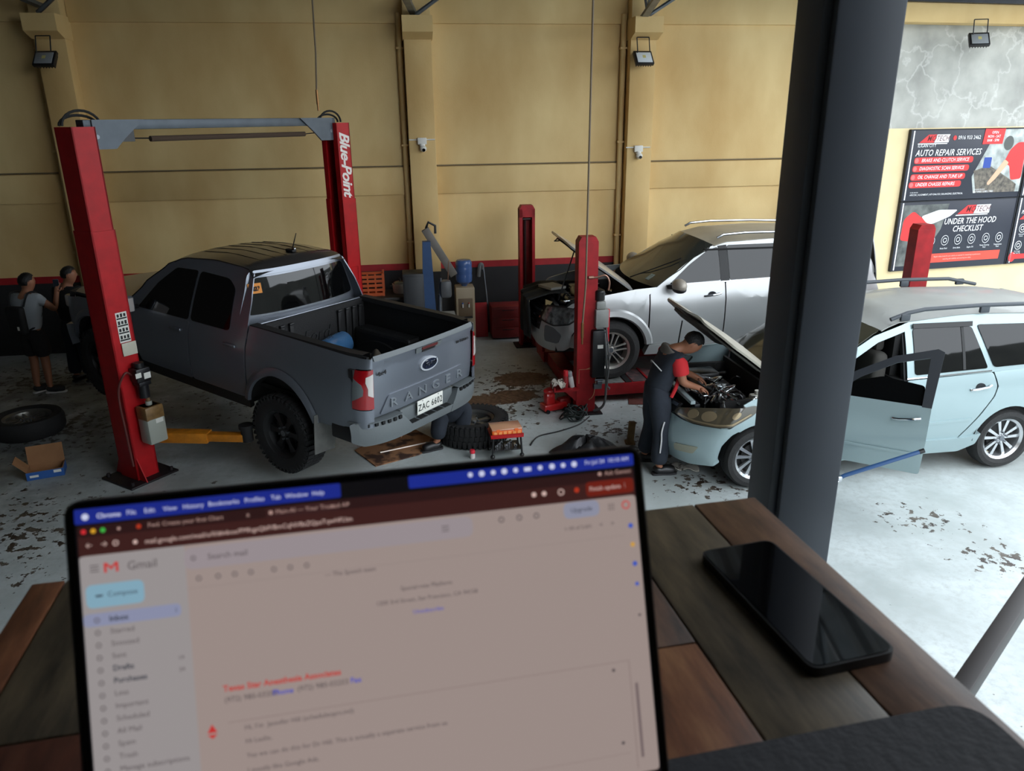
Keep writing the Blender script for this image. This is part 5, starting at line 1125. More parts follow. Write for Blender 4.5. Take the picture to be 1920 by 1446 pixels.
# ================================================================== things along the back wall
def onwall(s, off, z=0, rz=0): return WM @ T(s, -off, z) @ RZ(rz)
wb = thing('workbench', 'dark steel workbench along the back wall behind the pickup bed', 'workbench', M=onwall(-2.0, .45))
q = MB(); q.bb((-1.2, -.32, .80), (.52, .32, .85), bev=.006); q.build('top', mat('worn bench top', (52, 48, 44), r=.6, var=.3), wb)
for x in (-1.12, .45):
    for y in (-.27, .27):
        q = MB(); q.bb((x - .03, y - .03, 0), (x + .03, y + .03, .80)); q.build('leg', DSTEEL, wb, smooth=0)
q = MB(); q.bb((-1.15, -.28, .22), (.48, .28, .25)); q.build('lower_shelf', DSTEEL, wb, smooth=0)
ORC = mat('orange crate plastic', (206, 92, 40), r=.5, var=.2)
cr = thing('plastic_crate', 'orange slatted plastic crate on the bench by the red post', 'crate', M=onwall(-2.10, .45, .85))
for y in (-.16, .16):
    for k in range(5):
        q = MB(); q.bb((-.24, y - .008, .01 + k * .07), (.24, y + .008, .05 + k * .07)); q.build('slat', ORC, cr, smooth=0)
for x in (-.24, .24):
    for k in range(5):
        q = MB(); q.bb((x - .008, -.16, .01 + k * .07), (x + .008, .16, .05 + k * .07)); q.build('slat', ORC, cr, smooth=0)
    for y in (-.16, .16):
        q = MB(); q.bb((x - .016, y - .016, 0), (x + .016, y + .016, .36)); q.build('corner_post', ORC, cr, smooth=0)
q = MB(); q.bb((-.24, -.16, 0), (.24, .16, .012)); q.build('bottom', ORC, cr, smooth=0)
for x in (-.12, 0, .12):
    q = MB(); q.bb((x - .012, -.172, 0), (x + .012, -.15, .35)); q.build('rib', ORC, cr, smooth=0)
rc = thing('rice_cooker', 'small white rice cooker with glass lid on the bench', 'rice cooker', M=onwall(-1.60, .42, .85))
q = MB(); q.lathe([(0, 0), (.10, 0), (.115, .02), (.12, .12), (.125, .15), (.11, .155), (0, .155)], 28); q.build('body', mat('cream enamel', (206, 202, 188), r=.35), rc)
q = MB(); q.lathe([(.118, .155), (.09, .185), (.02, .20), (0, .20)], 28); q.cyl((0, 0, .20), (0, 0, .235), .018); q.build('lid', mat('steel lid', (120, 124, 126), r=.25, m=.7), rc)
for s in (-1, 1): q = MB(); q.box((s * .135, 0, .11), (.04, .05, .02), bev=.006); q.build('handle', BLKP, rc)
cbx = thing('equipment_cabinet', 'dark charcoal metal cabinet standing left of the blue press', 'cabinet', M=onwall(-1.36, .84))
q = MB(); q.bb((-.19, -.20, .04), (.13, .20, 1.26), bev=.008); q.build('body', mat('charcoal metal', (44, 47, 50), r=.5, var=.2), cbx)
q = MB(); q.bb((-.17, -.212, .08), (.11, -.20, 1.22), bev=.004); dr_ = q.build('door', MATS['charcoal metal'], cbx)
q = MB(); q.bb((-.13, -.222, .74), (-.04, -.212, .755)); q.build('handle', STEEL, dr_, smooth=0)
q = MB(); q.bb((-.19, -.2, 0), (.13, .2, .04)); q.build('plinth', BLKP, cbx, smooth=0)
# blue shop crane with grey telescopic boom
cn = thing('engine_hoist', 'blue engine hoist post with long grey boom beside the water dispenser', 'engine hoist', M=onwall(-1.16, .95))
BLU = mat('blue hoist enamel', (40, 74, 118), r=.45, var=.2)
q = MB(); q.prism([(-.14, 0), (.12, 0), (.085, 1.10), (.06, 1.74), (-.06, 1.74), (-.085, 1.10)], .16, Mx(((1, 0, 0, 0), (0, 0, -1, .08), (0, 1, 0, 0), (0, 0, 0, 1)))); q.build('post', BLU, cn, smooth=0)
q = MB(); q.bb((-.13, -.20, 0), (.30, .20, .07), bev=.01); q.build('base', BLU, cn)
bmA = T(.02, .10, 1.86) @ RY(60)
q = MB(); q.box((.36, 0, 0), (.84, .09, .12), bmA, bev=.006); bm_ = q.build('boom', mat('grey boom paint', (112, 106, 98), r=.5, var=.2), cn)
q = MB(); q.tube([bmA @ V((-.06, 0, .02)), bmA @ V((-.12, 0, .10)), bmA @ V((-.02, 0, .16)), bmA @ V((.08, 0, .10))], .02, 8); q.build('hook', DSTEEL, bm_)
q = MB(); q.box((.27, .06, .98), (.18, .18, .28), bev=.05); hd_ = q.build('hoist_head', mat('grey hoist head', (92, 94, 96), r=.45, var=.2), cn)
q = MB(); q.tube([(.31, .06, 1.10), (.33, .06, 1.42)], .009, 6); q.build('crank_lever', mat('rusty lever', (120, 84, 62), r=.6), hd_)
q = MB(); q.cyl((.16, .04, .35), (.18, .06, .90), .03); q.cyl((.18, .06, .90), (.20, .07, 1.15), .016); q.build('ram', STEEL, cn)
q = MB(); q.bb((.12, -.1, .50), (.40, .16, .60), bev=.01); q.build('tray', mat('pale grey tray', (150, 152, 150), r=.6), cn)
q = MB(); q.bb((.20, -.08, 0), (.42, .12, .50)); q.build('tray_stand', DSTEEL, cn, smooth=0)
# water dispenser with blue bottle
wd_ = thing('water_dispenser', 'beige water dispenser with blue bottle on top against the back wall', 'water dispenser', M=onwall(-.56, .42))
BEI = mat('beige dispenser plastic', (176, 158, 130), r=.45)
q = MB(); q.bb((-.155, -.15, 0), (.155, .15, .92), bev=.018); q.build('body', BEI, wd_)
q = MB(); q.bb((-.12, -.156, .44), (.12, -.13, .74), bev=.01); q.build('tap_recess', mat('brown recess', (120, 100, 76), r=.5), wd_)
for x, c in ((-.05, (60, 110, 190)), (.05, (190, 50, 50))):
    q = MB(); q.cyl((x, -.15, .64), (x, -.20, .64), .014); q.cyl((x, -.195, .66), (x, -.195, .60), .012); tp = q.build('tap', WHT, wd_)
    q = MB(); q.ell((x, -.20, .67), .013, 8, 6); q.build('tap_knob', mat('knob %d' % c[0], c, r=.4), tp)
q = MB(); q.bb((-.11, -.20, .42), (.11, -.14, .44)); q.build('drip_tray', BLKP, wd_, smooth=0)
q = MB(); q.lathe([(.03, .90), (.06, .95), (.125, .99), (.135, 1.02), (.135, 1.10), (.129, 1.12), (.135, 1.14), (.135, 1.22), (.129, 1.24), (.135, 1.26), (.133, 1.31), (.11, 1.345), (.03, 1.35), (0, 1.35)], 32); q.build('water_bottle', mat('blue water bottle', (72, 100, 152), r=.18, spec=.5), wd_)
# red panels stored against the dado
def slab(name, label, s, off, w, h, t, tilt, rz=0, m=None):
    q = MB(); q.bb((-w / 2, -t / 2, 0), (w / 2, t / 2, h), RX(-tilt), bev=.004); o = q.build(name, m or DRED, None, M=onwall(s, off, t * .5 * math.sin(R(tilt)), rz)); tag(o, label, 'panel'); return o
slab('leaning_panel', 'narrow red metal panel leaning beside the water dispenser', -.28, .30, .22, .58, .03, 14)
rcab = thing('tool_chest', 'low wide red tool chest by the far lift post', 'tool chest', M=onwall(.14, .33))
q = MB(); q.bb((-.27, -.20, .03), (.28, .20, .56), bev=.008); q.build('body', mat('faded red chest paint', (128, 34, 34), r=.55, var=.3), rcab)
for k in range(3):
    q = MB(); q.bb((-.25, -.212, .06 + k * .165), (.26, -.20, .20 + k * .165), bev=.004); d_ = q.build('drawer', MATS['faded red chest paint'], rcab)
    q = MB(); q.bb((-.1, -.222, .17 + k * .165), (.1, -.212, .18 + k * .165)); q.build('handle', DSTEEL, d_, smooth=0)
mp = thing('mop', 'grey mop leaning on the black dado right of the dispenser', 'mop', M=onwall(-.20, .10))
q = MB(); q.tube([(.08, -.10, .1), (.0, .04, 1.12)], .012, 8); q.build('handle', STEEL, mp)
q = MB(); q.tube(catmull([(-.02, .02, 1.12), (-.03, 0, 1.2), (-.07, -.02, 1.18), (-.09, -.02, 1.0)]), .03, 8); q.build('head', mat('grey mop strands', (110, 112, 112), r=.9), mp)
tw = thing('stored_tires', 'tall dark spare tyre standing in the corner behind the far lift post', 'tire', M=onwall(.95, .20, .42) @ RZ(10) @ RX(6))
tyre_rim(tw, Mx() @ RZ(180), .36, .2, .22, TYRE, DRIM, 6, 'six', name='tire')
# ================================================================== things standing on the workshop floor
def loosewheel(label, M, R_, w, rr_, tm, rm, n, st, lugs):
    o = thing('removed_wheel', label, 'wheel', M=M, group='wheels lying on the floor'); tyre_rim(o, T(0, 0, w / 2) @ RX(90), R_, w, rr_, tm, rm, n, st, lugs=lugs, name='tire', flip=1); return o
loosewheel('muddy off-road wheel lying flat behind the pickup bumper', T(-.46, 8.20, 0) @ RZ(30), .405, .27, .235, TYRE, mat('grey worn alloy', (96, 96, 94), r=.4, m=.7), 6, 'six', True)
loosewheel('alloy wheel lying flat on the dark floor at the far left', T(-5.80, 8.50, 0) @ RZ(10), .39, .23, .25, TYRE, mat('dull alloy', (120, 118, 112), r=.35, m=.8), 6, 'twin', False)
bx = thing('cardboard_box', 'small open cardboard box with blue printed sides near the lift post', 'box', M=T(-4.93, 7.33, 0) @ RZ(24))
CB = mat('brown cardboard', (150, 108, 72), r=.85, var=.15)
q = MB(); q.bb((-.17, -.11, 0), (.17, .11, .012)); q.bb((-.17, .10, 0), (.17, .11, .09)); q.bb((-.17, -.11, 0), (-.16, .11, .09)); q.bb((.16, -.11, 0), (.17, .11, .09)); q.bb((-.17, -.11, 0), (.17, -.10, .09)); q.build('tray', CB, bx, smooth=0)
q = MB(); q.bb((-.172, -.114, .002), (.172, -.110, .088)); q.bb((.170, -.11, .002), (.174, .11, .088)); q.build('blue_print', mat('blue carton print', (36, 84, 150), r=.6), bx, smooth=0)
q = MB(); q.bb((-.14, -.1155, .03), (-.06, -.1145, .055)); q.bb((.08, -.1155, .05), (.15, -.1145, .08)); q.build('white_print', WHT, bx, smooth=0)
q = MB(); q.bb((-.17, 0, 0), (.17, .006, .20), T(0, .105, .088) @ RX(-12)); q.build('flap', CB, bx, smooth=0)
q = MB(); q.bb((0, -.1, 0), (.006, .1, .16), T(-.168, 0, .088) @ RY(-40)); q.build('flap', CB, bx, smooth=0)
# low red stool with parts tray and organiser
stl = thing('roller_stool', 'low red metal stool beside the loose wheel', 'stool', M=T(-.08, 7.71, 0) @ RZ(10))
q = MB(); q.bb((-.18, -.14, .24), (.18, .14, .265), bev=.006); q.bb((-.18, -.14, .262), (.18, -.128, .285)); q.build('seat_tray', RED, stl)
for x in (-.15, .15):
    for y in (-.11, .11):
        q = MB(); q.tube([(x, y, .245), (x * 1.08, y * 1.1, .05)], .011, 8); lg_ = q.build('leg', BLKP, stl)
        q = MB(); q.ell((x * 1.08, y * 1.1, .026), .026, 12, 8); q.build('caster', BLKP, lg_)
q = MB(); q.bb((-.16, -.12, .09), (.16, .12, .10)); q.build('lower_tray', BLKP, stl, smooth=0)
SOCK = ('first', 'second', 'third', 'fourth', 'fifth', 'sixth', 'seventh')
for k in range(7):
    t_ = thing('socket_wrench', 'small chrome socket, %s from the left under the red stool' % SOCK[k], 'socket', M=T(-.08, 7.71, .10) @ RZ(10) @ T(-.11 + k * .035, -.05 + .05 * (k % 3), .02) @ RX(90) @ RZ(0), group='sockets under the stool')
    q = MB(); q.cyl((0, 0, -.02), (0, 0, .02), .016, n=10); q.build('barrel', CHR, t_); q = MB(); q.cyl((0, 0, .02), (0, 0, .026), .011, n=8); q.build('drive_hole', BLKP, t_)
og = thing('parts_organizer', 'orange parts organiser box with clear lid on the red stool', 'organizer', M=T(-.08, 7.71, .267) @ RZ(12))
q = MB(); q.bb((-.165, -.11, 0), (.165, .11, .055), bev=.006); q.build('tray', mat('orange organiser', (236, 104, 34), r=.4), og)
q = MB(); q.bb((-.168, -.113, .056), (.168, .113, .072), bev=.005); q.build('lid', mat('clear orange lid', (206, 150, 120), r=.15, coat=.8), og)
for k in range(6): q = MB(); q.bb((-.145 + k * .052, -.114, .008), (-.11 + k * .052, -.109, .045)); q.build('cell_window', mat('pale orange cell', (246, 160, 90), r=.4), og, smooth=0)
for k, x in enumerate((-.1, .1)): q = MB(); q.bb((x - .02, -.118, .04), (x + .02, -.112, .07)); q.build('latch', MATS['orange organiser'], og, smooth=0)
bt = thing('small_bottle', 'small bottle with red cap on the floor below the loose wheel', 'bottle', M=T(-.44, 7.60, 0))
q = MB(); q.lathe([(0, 0), (.025, 0), (.028, .01), (.028, .05), (.014, .065), (.014, .07), (0, .07)], 20); q.build('body', mat('milky bottle', (210, 200, 196), r=.4), bt)
q = MB(); q.lathe([(.028, .062), (.03, .07), (.026, .10), (0, .105)], 20); q.build('cap', mat('pink red cap', (214, 44, 62), r=.4), bt)
# flattened carton with a bar on it
q = MB(); q.prism([(-.42, -.30), (.10, -.34), (.46, -.22), (.44, .30), (-.10, .34), (-.40, .22)], .012); o = q.build('flattened_carton', mat('oil stained cardboard', (156, 112, 78), r=.85, c2=(62, 38, 28), sc=4.5, thr=(.42, .52)), None, smooth=0, M=T(-1.32, 7.90, .001) @ RZ(38)); tag(o, 'oil stained flattened cardboard sheet on the floor under the pickup tail', 'cardboard')
rd = thing('pry_bar', 'pale metal bar lying across the stained cardboard', 'bar', M=T(-1.22, 7.86, .022) @ RZ(28))
q = MB(); q.tube([(-.28, 0, 0), (.26, 0, 0)], .009, 8); q.build('shaft', mat('pale steel', (214, 200, 190), r=.35, m=.3), rd); q = MB(); q.cyl((.26, 0, 0), (.30, 0, 0), .011, .004); q.build('tip', STEEL, rd)
# red bottle jack and cordless tool cases at the short post
jk = thing('floor_jack', 'bright red hydraulic jack standing left of the short lift post', 'jack', M=T(.52, 9.02, 0) @ RZ(25))
RJ = mat('glossy red jack paint', (196, 30, 32), r=.3, coat=.5)
q = MB(); q.bb((-.16, -.08, .02), (.16, .08, .11), bev=.02); q.build('base', RJ, jk)
q = MB(); q.box((-.06, 0, .17), (.13, .11, .16), T(0, 0, 0), bev=.03); q.ell((-.05, 0, .27), (.09, .06, .045), 14, 8); q.build('lift_head', RJ, jk)
q = MB(); q.box((.16, 0, .10), (.18, .10, .10), RY(8) if False else None, bev=.02); q.cyl((.22, 0, .12), (.34, 0, .17), .025); q.build('handle_socket', mat('darker red casting', (140, 26, 28), r=.4), jk)
for x in (-.12, .12):
    for y in (-.09, .09): q = MB(); q.cyl((x, y - .01, .025), (x, y + .01, .025), .025, n=14); q.build('caster', DSTEEL, jk)
q = MB(); rd_ = random.Random(4)
for k in range(9):
    c = V((rd_.uniform(-.05, .05), rd_.uniform(-.05, .05), .03 + k * .012)); r_ = rd_.uniform(.08, .14); ph_ = rd_.random() * 6
    q.tube([(c.x + r_ * math.cos(t / 16 * 2 * math.pi), c.y + r_ * .8 * math.sin(t / 16 * 2 * math.pi), max(.012, c.z + .05 * math.sin(t / 16 * 4 * math.pi + ph_))) for t in range(16)], .009, 6, True)
o = q.build('wire_coil', mat('dark green cable', (30, 40, 38), r=.5), None, M=T(.76, 8.72, 0)); tag(o, 'tangled coil of dark green cable at the foot of the short post', 'cable')
ex = MB(); ex.tube(catmull([(.95, 8.75, .012), (.8, 8.5, .012), (.55, 8.3, .012), (.3, 8.15, .012), (.2, 7.9, .012)]), .008, 6); tag(ex.build('loose_cable', mat('thin black cable', (26, 26, 28), r=.5), None), 'thin black cable trailing across the floor toward us', 'cable')
# rag, spray bottles on the post's shelf
SH = FM @ T(-.26, -.06, .353)
q = MB(); q.grid(lambda u, v: ((u - .5) * .16, (v - .5) * .15, .045 + .05 * math.sin(u * 7 + v * 3) * math.cos(v * 9) - .04 * abs(u - .5)), 14, 14); o = q.build('shop_rag', mat('spotted white rag', (206, 198, 186), r=.9, c2=(70, 52, 46), sc=22, thr=(.40, .47)), None, M=SH @ T(-.09, -.03, .03)); o.modifiers.new('t', 'SOLIDIFY').thickness = .006; tag(o, 'crumpled white rag with dark spots on the post shelf', 'rag')
for x, lab, c1, c2, h in ((.01, 'red-capped spray can on the post shelf', (150, 36, 40), (206, 34, 44), .17), (.09, 'white spray bottle at the post end of the shelf', (206, 206, 204), (150, 152, 154), .16)):
    b_ = thing('spray_can', lab, 'spray can', M=SH @ T(x, 0, 0) @ RY(0 if x < .05 else -10))
    q = MB(); q.lathe([(0, 0), (.032, 0), (.033, .01), (.033, h - .03), (.018, h), (0, h)], 20); q.build('can', mat('can %d' % c1[0], c1, r=.35), b_)
    q = MB(); q.lathe([(.03, h - .02), (.032, h + .03), (.026, h + .05), (0, h + .05)], 20); q.build('cap', mat('cap %d' % c2[0], c2, r=.4), b_)
# floor mat, towel, black bag, wooden block, blue bar
q = MB(); q.prism([(-.16, -.1), (.15, -.12), (.17, .1), (-.13, .12)], .008); o = q.build('floor_rag', mat('rust red cloth', (104, 54, 46), r=.9, var=.3), None, smooth=0, M=T(1.66, 9.28, .001)); tag(o, 'rust red cloth on the floor below the runway edge', 'cloth')
q = MB(); q.grid(lambda u, v: ((u - .5) * .30, (v - .5) * .14, .018 + .015 * math.sin(u * 12 + v * 5)), 16, 8); o = q.build('hand_towel', mat('dirty white towel', (190, 186, 176), r=.95, c2=(70, 66, 60), sc=18, thr=(.36, .46)), None, M=T(1.80, 7.28, .004) @ RZ(-12)); o.modifiers.new('t', 'SOLIDIFY').thickness = .006; tag(o, 'dirty white towel on the floor by the bending mechanic', 'towel')
q = MB(); q.grid(lambda u, v: ((.05 + v) * .36 * math.cos(u * 2 * math.pi) * (1 + .16 * math.sin(u * 19)), (.05 + v) * .22 * math.sin(u * 2 * math.pi) * (1 + .14 * math.sin(u * 25)), max(.004, .19 * (1 - v ** 2.2) * (1 + .22 * math.sin(u * 31 + v * 6)))), 36, 10); o = q.build('black_bag', mat('black plastic sheet', (26, 26, 28), r=.45, bump=.4, sc=16), None, M=T(.80, 7.66, 0)); tag(o, 'low black plastic bag on the floor just above the laptop', 'bag')
st_ = thing('wooden_block', 'short wooden post standing on the floor beyond the laptop corner', 'wood', M=T(1.33, 7.95, 0) @ RY(4))
q = MB(); q.bb((-.035, -.035, 0), (.035, .035, .26), bev=.004); q.build('post', mat('weathered timber', (128, 100, 62), r=.8, var=.3, sc=9), st_)
q = MB(); q.bb((-.055, -.055, 0), (.055, .055, .02)); q.build('foot', mat('weathered timber', (128, 100, 62)), st_, smooth=0)
bb_ = thing('trolley_jack', 'blue trolley jack with long raised handle in front of the open minivan door', 'jack', M=T(2.62, 6.21, 0))
BJ = mat('blue bar enamel', (48, 82, 128), r=.35)
for y in (-.10, .10):
    q = MB(); q.prism([(-.34, .03), (.20, .03), (.26, .10), (.20, .17), (-.20, .11), (-.34, .08)], .012, Mx(((1, 0, 0, 0), (0, 0, -1, y), (0, 1, 0, 0), (0, 0, 0, 1)))); q.build('side_plate', BJ, bb_, smooth=0)
for x, r_ in ((-.30, .045), (.20, .035)):
    for y in (-.12, .12): q = MB(); q.cyl((x, y - .018, r_), (x, y + .018, r_), r_, n=18); q.build('wheel', DSTEEL, bb_)
q = MB(); q.box((-.14, 0, .13), (.34, .07, .05), RY(-14), bev=.008); q.cyl((-.31, 0, .15), (-.31, 0, .18), .05); q.build('lift_arm', BJ, bb_)
q = MB(); q.cyl((0, 0, .09), (.20, 0, .12), .035); q.build('ram', DSTEEL, bb_)
q = MB(); q.tube([(.18, 0, .13), (.30, -.02, .40)], .024, 10); q.build('handle_socket', BJ, bb_)
q = MB(); q.tube([(.30, -.02, .40), (.36, -.03, .44), (.98, -.08, .69)], .019, 12); q.build('handle', BJ, bb_)
q = MB(); q.box((.30, -.02, .405), (.07, .06, .06), bev=.012); q.cyl((.27, -.065, .39), (.27, .03, .39), .014); q.tube([(.30, -.05, .39), (.24, -.06, .36), (.25, 0, .35), (.31, .0, .38)], .007, 6); q.build('chrome_bracket', CHR, bb_)
q = MB(); q.cyl((.96, -.079, .682), (1.0, -.082, .698), .021, n=14); q.build('grip_end', BLKP, bb_)
# load in the pickup bed
wbx = RM @ T(.26, -.08, .742) @ RZ(105) @ S(1.5, 1.5, 1.5)
bt = thing('water_bottle', 'clear blue plastic bottle lying in the pickup bed', 'bottle', M=wbx)
q = MB(); q.lathe([(0, -.16), (.07, -.16), (.085, -.14), (.085, -.02), (.08, 0), (.085, .02), (.085, .10), (.03, .17), (.03, .19), (0, .19)], 24, T(0, 0, .087) @ RY(90)); q.build('bottle', mat('blue translucent plastic', (58, 98, 138), r=.2, coat=.4), bt)
q = MB(); q.cyl((.185, 0, .087), (.215, 0, .087), .034); q.build('cap', mat('blue cap', (40, 90, 170), r=.4), bt)
q = MB(); q.grid(lambda u, v: ((u - .5) * .40, (v - .5) * .30, .03 + .09 * abs(math.sin(u * 6 + v * 4)) * math.sin(v * math.pi) * math.sin(u * math.pi)), 18, 14); o = q.build('dirty_sack', mat('brown sacking', (74, 66, 54), r=.95, bump=.4, sc=20), None, M=RM @ T(-.24, -.20, .75) @ S(1.1, 1.1, 1.5)); o.modifiers.new('t', 'SOLIDIFY').thickness = .008; tag(o, 'crumpled brown sack lying in the pickup bed', 'sack')
# ================================================================== the desk at the mezzanine edge
PILM = mat('dark blue grey column paint', (76, 82, 92), r=.5, var=.12, sc=4)
pc = thing('trim_4', '', '', M=T(.577, 1.47, 0) @ RZ(4)); del pc['label'], pc['category']; struct(pc)
q = MB(); q.bb((-.034, -.07, 0), (.086, .07, 6.7), bev=.004); q.build('column', PILM, pc)
q = MB(); q.bb((-.052, -.055, 0), (-.034, .055, 6.7), bev=.003); q.build('column_flange', PILM, pc)
q = MB(); q.bb((-.18, -.18, 0), (.18, .18, .02)); q.build('base_plate', DSTEEL, pc, smooth=0)
hr = thing('handrail', 'dark brown steel handrail running out past the desk corner', 'handrail', M=T(.743, 1.024, 2.6) @ RZ(44))
BRN = mat('dark brown rail paint', (46, 38, 36), r=.5)
q = MB(); q.bb((-.62, -.015, -.02), (1.25, .015, .02), bev=.003); q.build('rail', BRN, hr)
for x, z in ((-.60, -.28), (1.20, -2.6)): q = MB(); q.bb((x - .018, -.018, z), (x + .018, .018, -.02)); q.build('post', BRN, hr, smooth=0)
TM = T(-.448, .608, 3.098) @ RZ(12.1)           # far left corner of the table top; -y runs towards us
def wood(name, c1, c2, c3, seed):
    mt = mat(name, c1, r=.42, spec=.4)
    nt = mt.node_tree; N = nt.nodes; L = nt.links; b = N['Principled BSDF']; tc = N.new('ShaderNodeTexCoord'); mp = N.new('ShaderNodeMapping')
    mp.inputs['Scale'].default_value = (26, 4.5, 10); mp.inputs['Location'].default_value = (seed, seed * 1.7, 0); mp.inputs['Rotation'].default_value = (0, 0, .12); L.new(tc.outputs['Object'], mp.inputs['Vector'])
    n1 = N.new('ShaderNodeTexNoise'); n1.inputs['Scale'].default_value = 1.6; n1.inputs['Detail'].default_value = 8; n1.inputs['Roughness'].default_value = .65; L.new(mp.outputs['Vector'], n1.inputs['Vector'])
    rp_ = N.new('ShaderNodeValToRGB'); e = rp_.color_ramp.elements; e[0].position = .32; e[0].color = lin(c2); e[1].position = .70; e[1].color = lin(c3); k = e.new(.5); k.color = lin(c1)
    L.new(n1.outputs['Fac'], rp_.inputs['Fac']); L.new(rp_.outputs['Color'], b.inputs['Base Color'])
    bp_ = N.new('ShaderNodeBump'); bp_.inputs['Strength'].default_value = .2; bp_.inputs['Distance'].default_value = .002; L.new(n1.outputs['Fac'], bp_.inputs['Height']); L.new(bp_.outputs['Normal'], b.inputs['Normal']); return mt
W1 = wood('rust brown plank', (106, 66, 44), (56, 34, 24), (136, 96, 66), 1); W2 = wood('grey green plank', (80, 70, 56), (44, 40, 34), (108, 94, 74), 5); W3 = wood('dark umber plank', (90, 64, 48), (46, 34, 28), (120, 90, 68), 9); W4 = wood('brick red plank', (80, 46, 36), (46, 27, 22), (104, 66, 50), 13)
tb = thing('desk', 'reclaimed wood plank desk at the railing carrying the laptop', 'desk', M=TM)
us = (0, .03, .15, .28, .42, .562, .66, .734)
cuts = ((.62,), (.21, .62), (.33, .62), (.15, .48, .62), (.217, .62), (.44, .62), (.62,)); mats_ = (W1, W2, W4, W3, W2, W1, W4, W3, W1, W3, W2, W1, W3, W4, W2, W3)
mi = [W1, W2, W4, W3, W1, W2, W4, W3, W3, W1, W2, W3, W3, W1]; k = 0
for a, b_, cs in zip(us, us[1:], cuts):
    v0 = 0
    for v1 in cs:
        q = MB(); q.bb((a + .0007, -v1 + .0007, -.026), (b_ - .0007, -v0 - .0007, 0), bev=.0016); q.build('plank', mi[k % len(mi)], tb); k += 1; v0 = v1
q = MB(); q.bb((.002, -.618, -.03), (.732, -.002, -.024)); q.build('under_board', BRN, tb, smooth=0)
for x, y in ((.05, -.05), (.68, -.05), (.05, -.57), (.68, -.57)): q = MB(); q.bb((x - .02, y - .02, -.77), (x + .02, y + .02, -.03)); q.build('leg', DSTEEL, tb, smooth=0)
# phone lying on the desk
pm = T(.237, .5615, 3.0985) @ RZ(15.2)
po = thing('mobile_phone', 'black smartphone lying face up on the desk beside the column', 'phone', M=pm)
q = MB(); q.prism(rrect(-.0385, -.0865, .0385, .0865, .010), .0085); q.build('case', mat('black phone case', (14, 14, 16), r=.5), po)
q = MB(); q.prism(rrect(-.0365, -.0845, .0365, .0845, .009), .0007, T(0, 0, .0085)); q.build('screen', mat('black glass', (6, 6, 8), r=.03, spec=.75, coat=1.), po, smooth=0)
# black folio at the near right corner
fo = thing('tablet_folio', 'black folio case with rounded corner at the near edge of the desk', 'folio', M=T(.309, .424, 3.0985) @ RZ(12.3))
BF = mat('black leatherette', (26, 26, 32), r=.75, bump=.1, sc=120)
q = MB(); q.prism(rrect(-.27, -.19, .012, .004, .026, 6), .004); q.build('back_cover', BF, fo)
q = MB(); q.prism(rrect(-.265, -.186, .008, 0, .024, 6), .005, T(0, 0, .004)); q.build('tablet', BLKP, fo)
q = MB(); q.prism(rrect(-.27, -.19, .012, .004, .026, 6), .003, T(0, 0, .009)); q.build('front_cover', BF, fo)
# laptop
yw, tl = R(11.7), R(21.1)
hx = V((math.cos(yw), math.sin(yw), 0)); bk = V((-math.sin(yw), math.cos(yw), 0)); upv = V((0, 0, 1)) * math.cos(tl) + bk * math.sin(tl); nv = hx.cross(upv)
O = V((-.231, .350, 3.317))
LIDM = Mx(((hx.x, upv.x, nv.x, O.x), (hx.y, upv.y, nv.y, O.y), (hx.z, upv.z, nv.z, O.z), (0, 0, 0, 1)))
hg = O - upv * .2212
LAPM = T(hg.x, hg.y, 3.0985) @ RZ(11.7)
lp = thing('laptop', 'open black-bezel laptop showing an email inbox on the desk', 'laptop', M=LAPM)
rel = LAPM.inverted() @ LIDM
ALG = mat('space grey aluminium', (96, 98, 102), r=.35, m=.8)
q = MB(); q.prism(rrect(0, -.2212, .3126, 0, .010, 6), .0038, T(0, 0, -.0038)); lid = q.build('lid', ALG, lp, M=rel)
q = MB(); q.prism(rrect(.0012, -.2190, .3114, -.0012, .009, 6), .0008); q.build('bezel', mat('black bezel glass', (8, 8, 9), r=.25), lid)
q = MB(); q.bb((.02, -.2235, -.004), (.29, -.2185, .001)); q.build('hinge', BLKP, lid, smooth=0)
q = MB(); q.prism(rrect(0, -.2212, .3126, 0, .010, 6), .0105, T(0, 0, .001)); bs = q.build('base', ALG, lp)
q = MB(); q.prism(rrect(.018, -.118, .295, -.018, .003), .0006, T(0, 0, .0115)); kb = q.build('keyboard_well', BLKP, bs, smooth=0)
for r_ in range(5):
    for c_ in range(14):
        q = MB(); q.bb((.0205 + c_ * .0195, -.0365 - r_ * .0195, .0121), (.0375 + c_ * .0195, -.0205 - r_ * .0195, .0132)); q.build('key', BLKP, kb, smooth=0)
q = MB(); q.prism(rrect(.09, -.212, .222, -.130, .004), .0004, T(0, 0, .0115)); q.build('trackpad', mat('grey trackpad', (84, 86, 90), r=.4), bs, smooth=0)
EM = 2 ** (-SC.view_settings.exposure)
def scr(name, c): return mat('screen ' + name, c, em=EM, r=.35, spec=.3)
DSP = None
LV = [.0009]
def srect(name, x0, y0, x1, y1, c, r=0., lv=1, parent=None):
    q = MB(); z = .0009 + lv * .00012; pts = rrect(x0 / 1000, -y1 / 1000, x1 / 1000, -y0 / 1000, r / 1000, 5) if r else [(x0 / 1000, -y1 / 1000), (x1 / 1000, -y1 / 1000), (x1 / 1000, -y0 / 1000), (x0 / 1000, -y0 / 1000)]
    q.flat([(p[0], p[1], z) for p in pts]); return q.build('screen_' + name.replace(' ', '_'), scr(name, c), parent or DSP, smooth=0)
q = MB(); q.prism([(.0051, -.2010), (.3075, -.2010), (.3075, -.0046), (.0051, -.0046)], .00012, T(0, 0, .0008)); DSP = q.build('display', scr('black', (12, 11, 14)), lid, smooth=0); 
DD = DSP
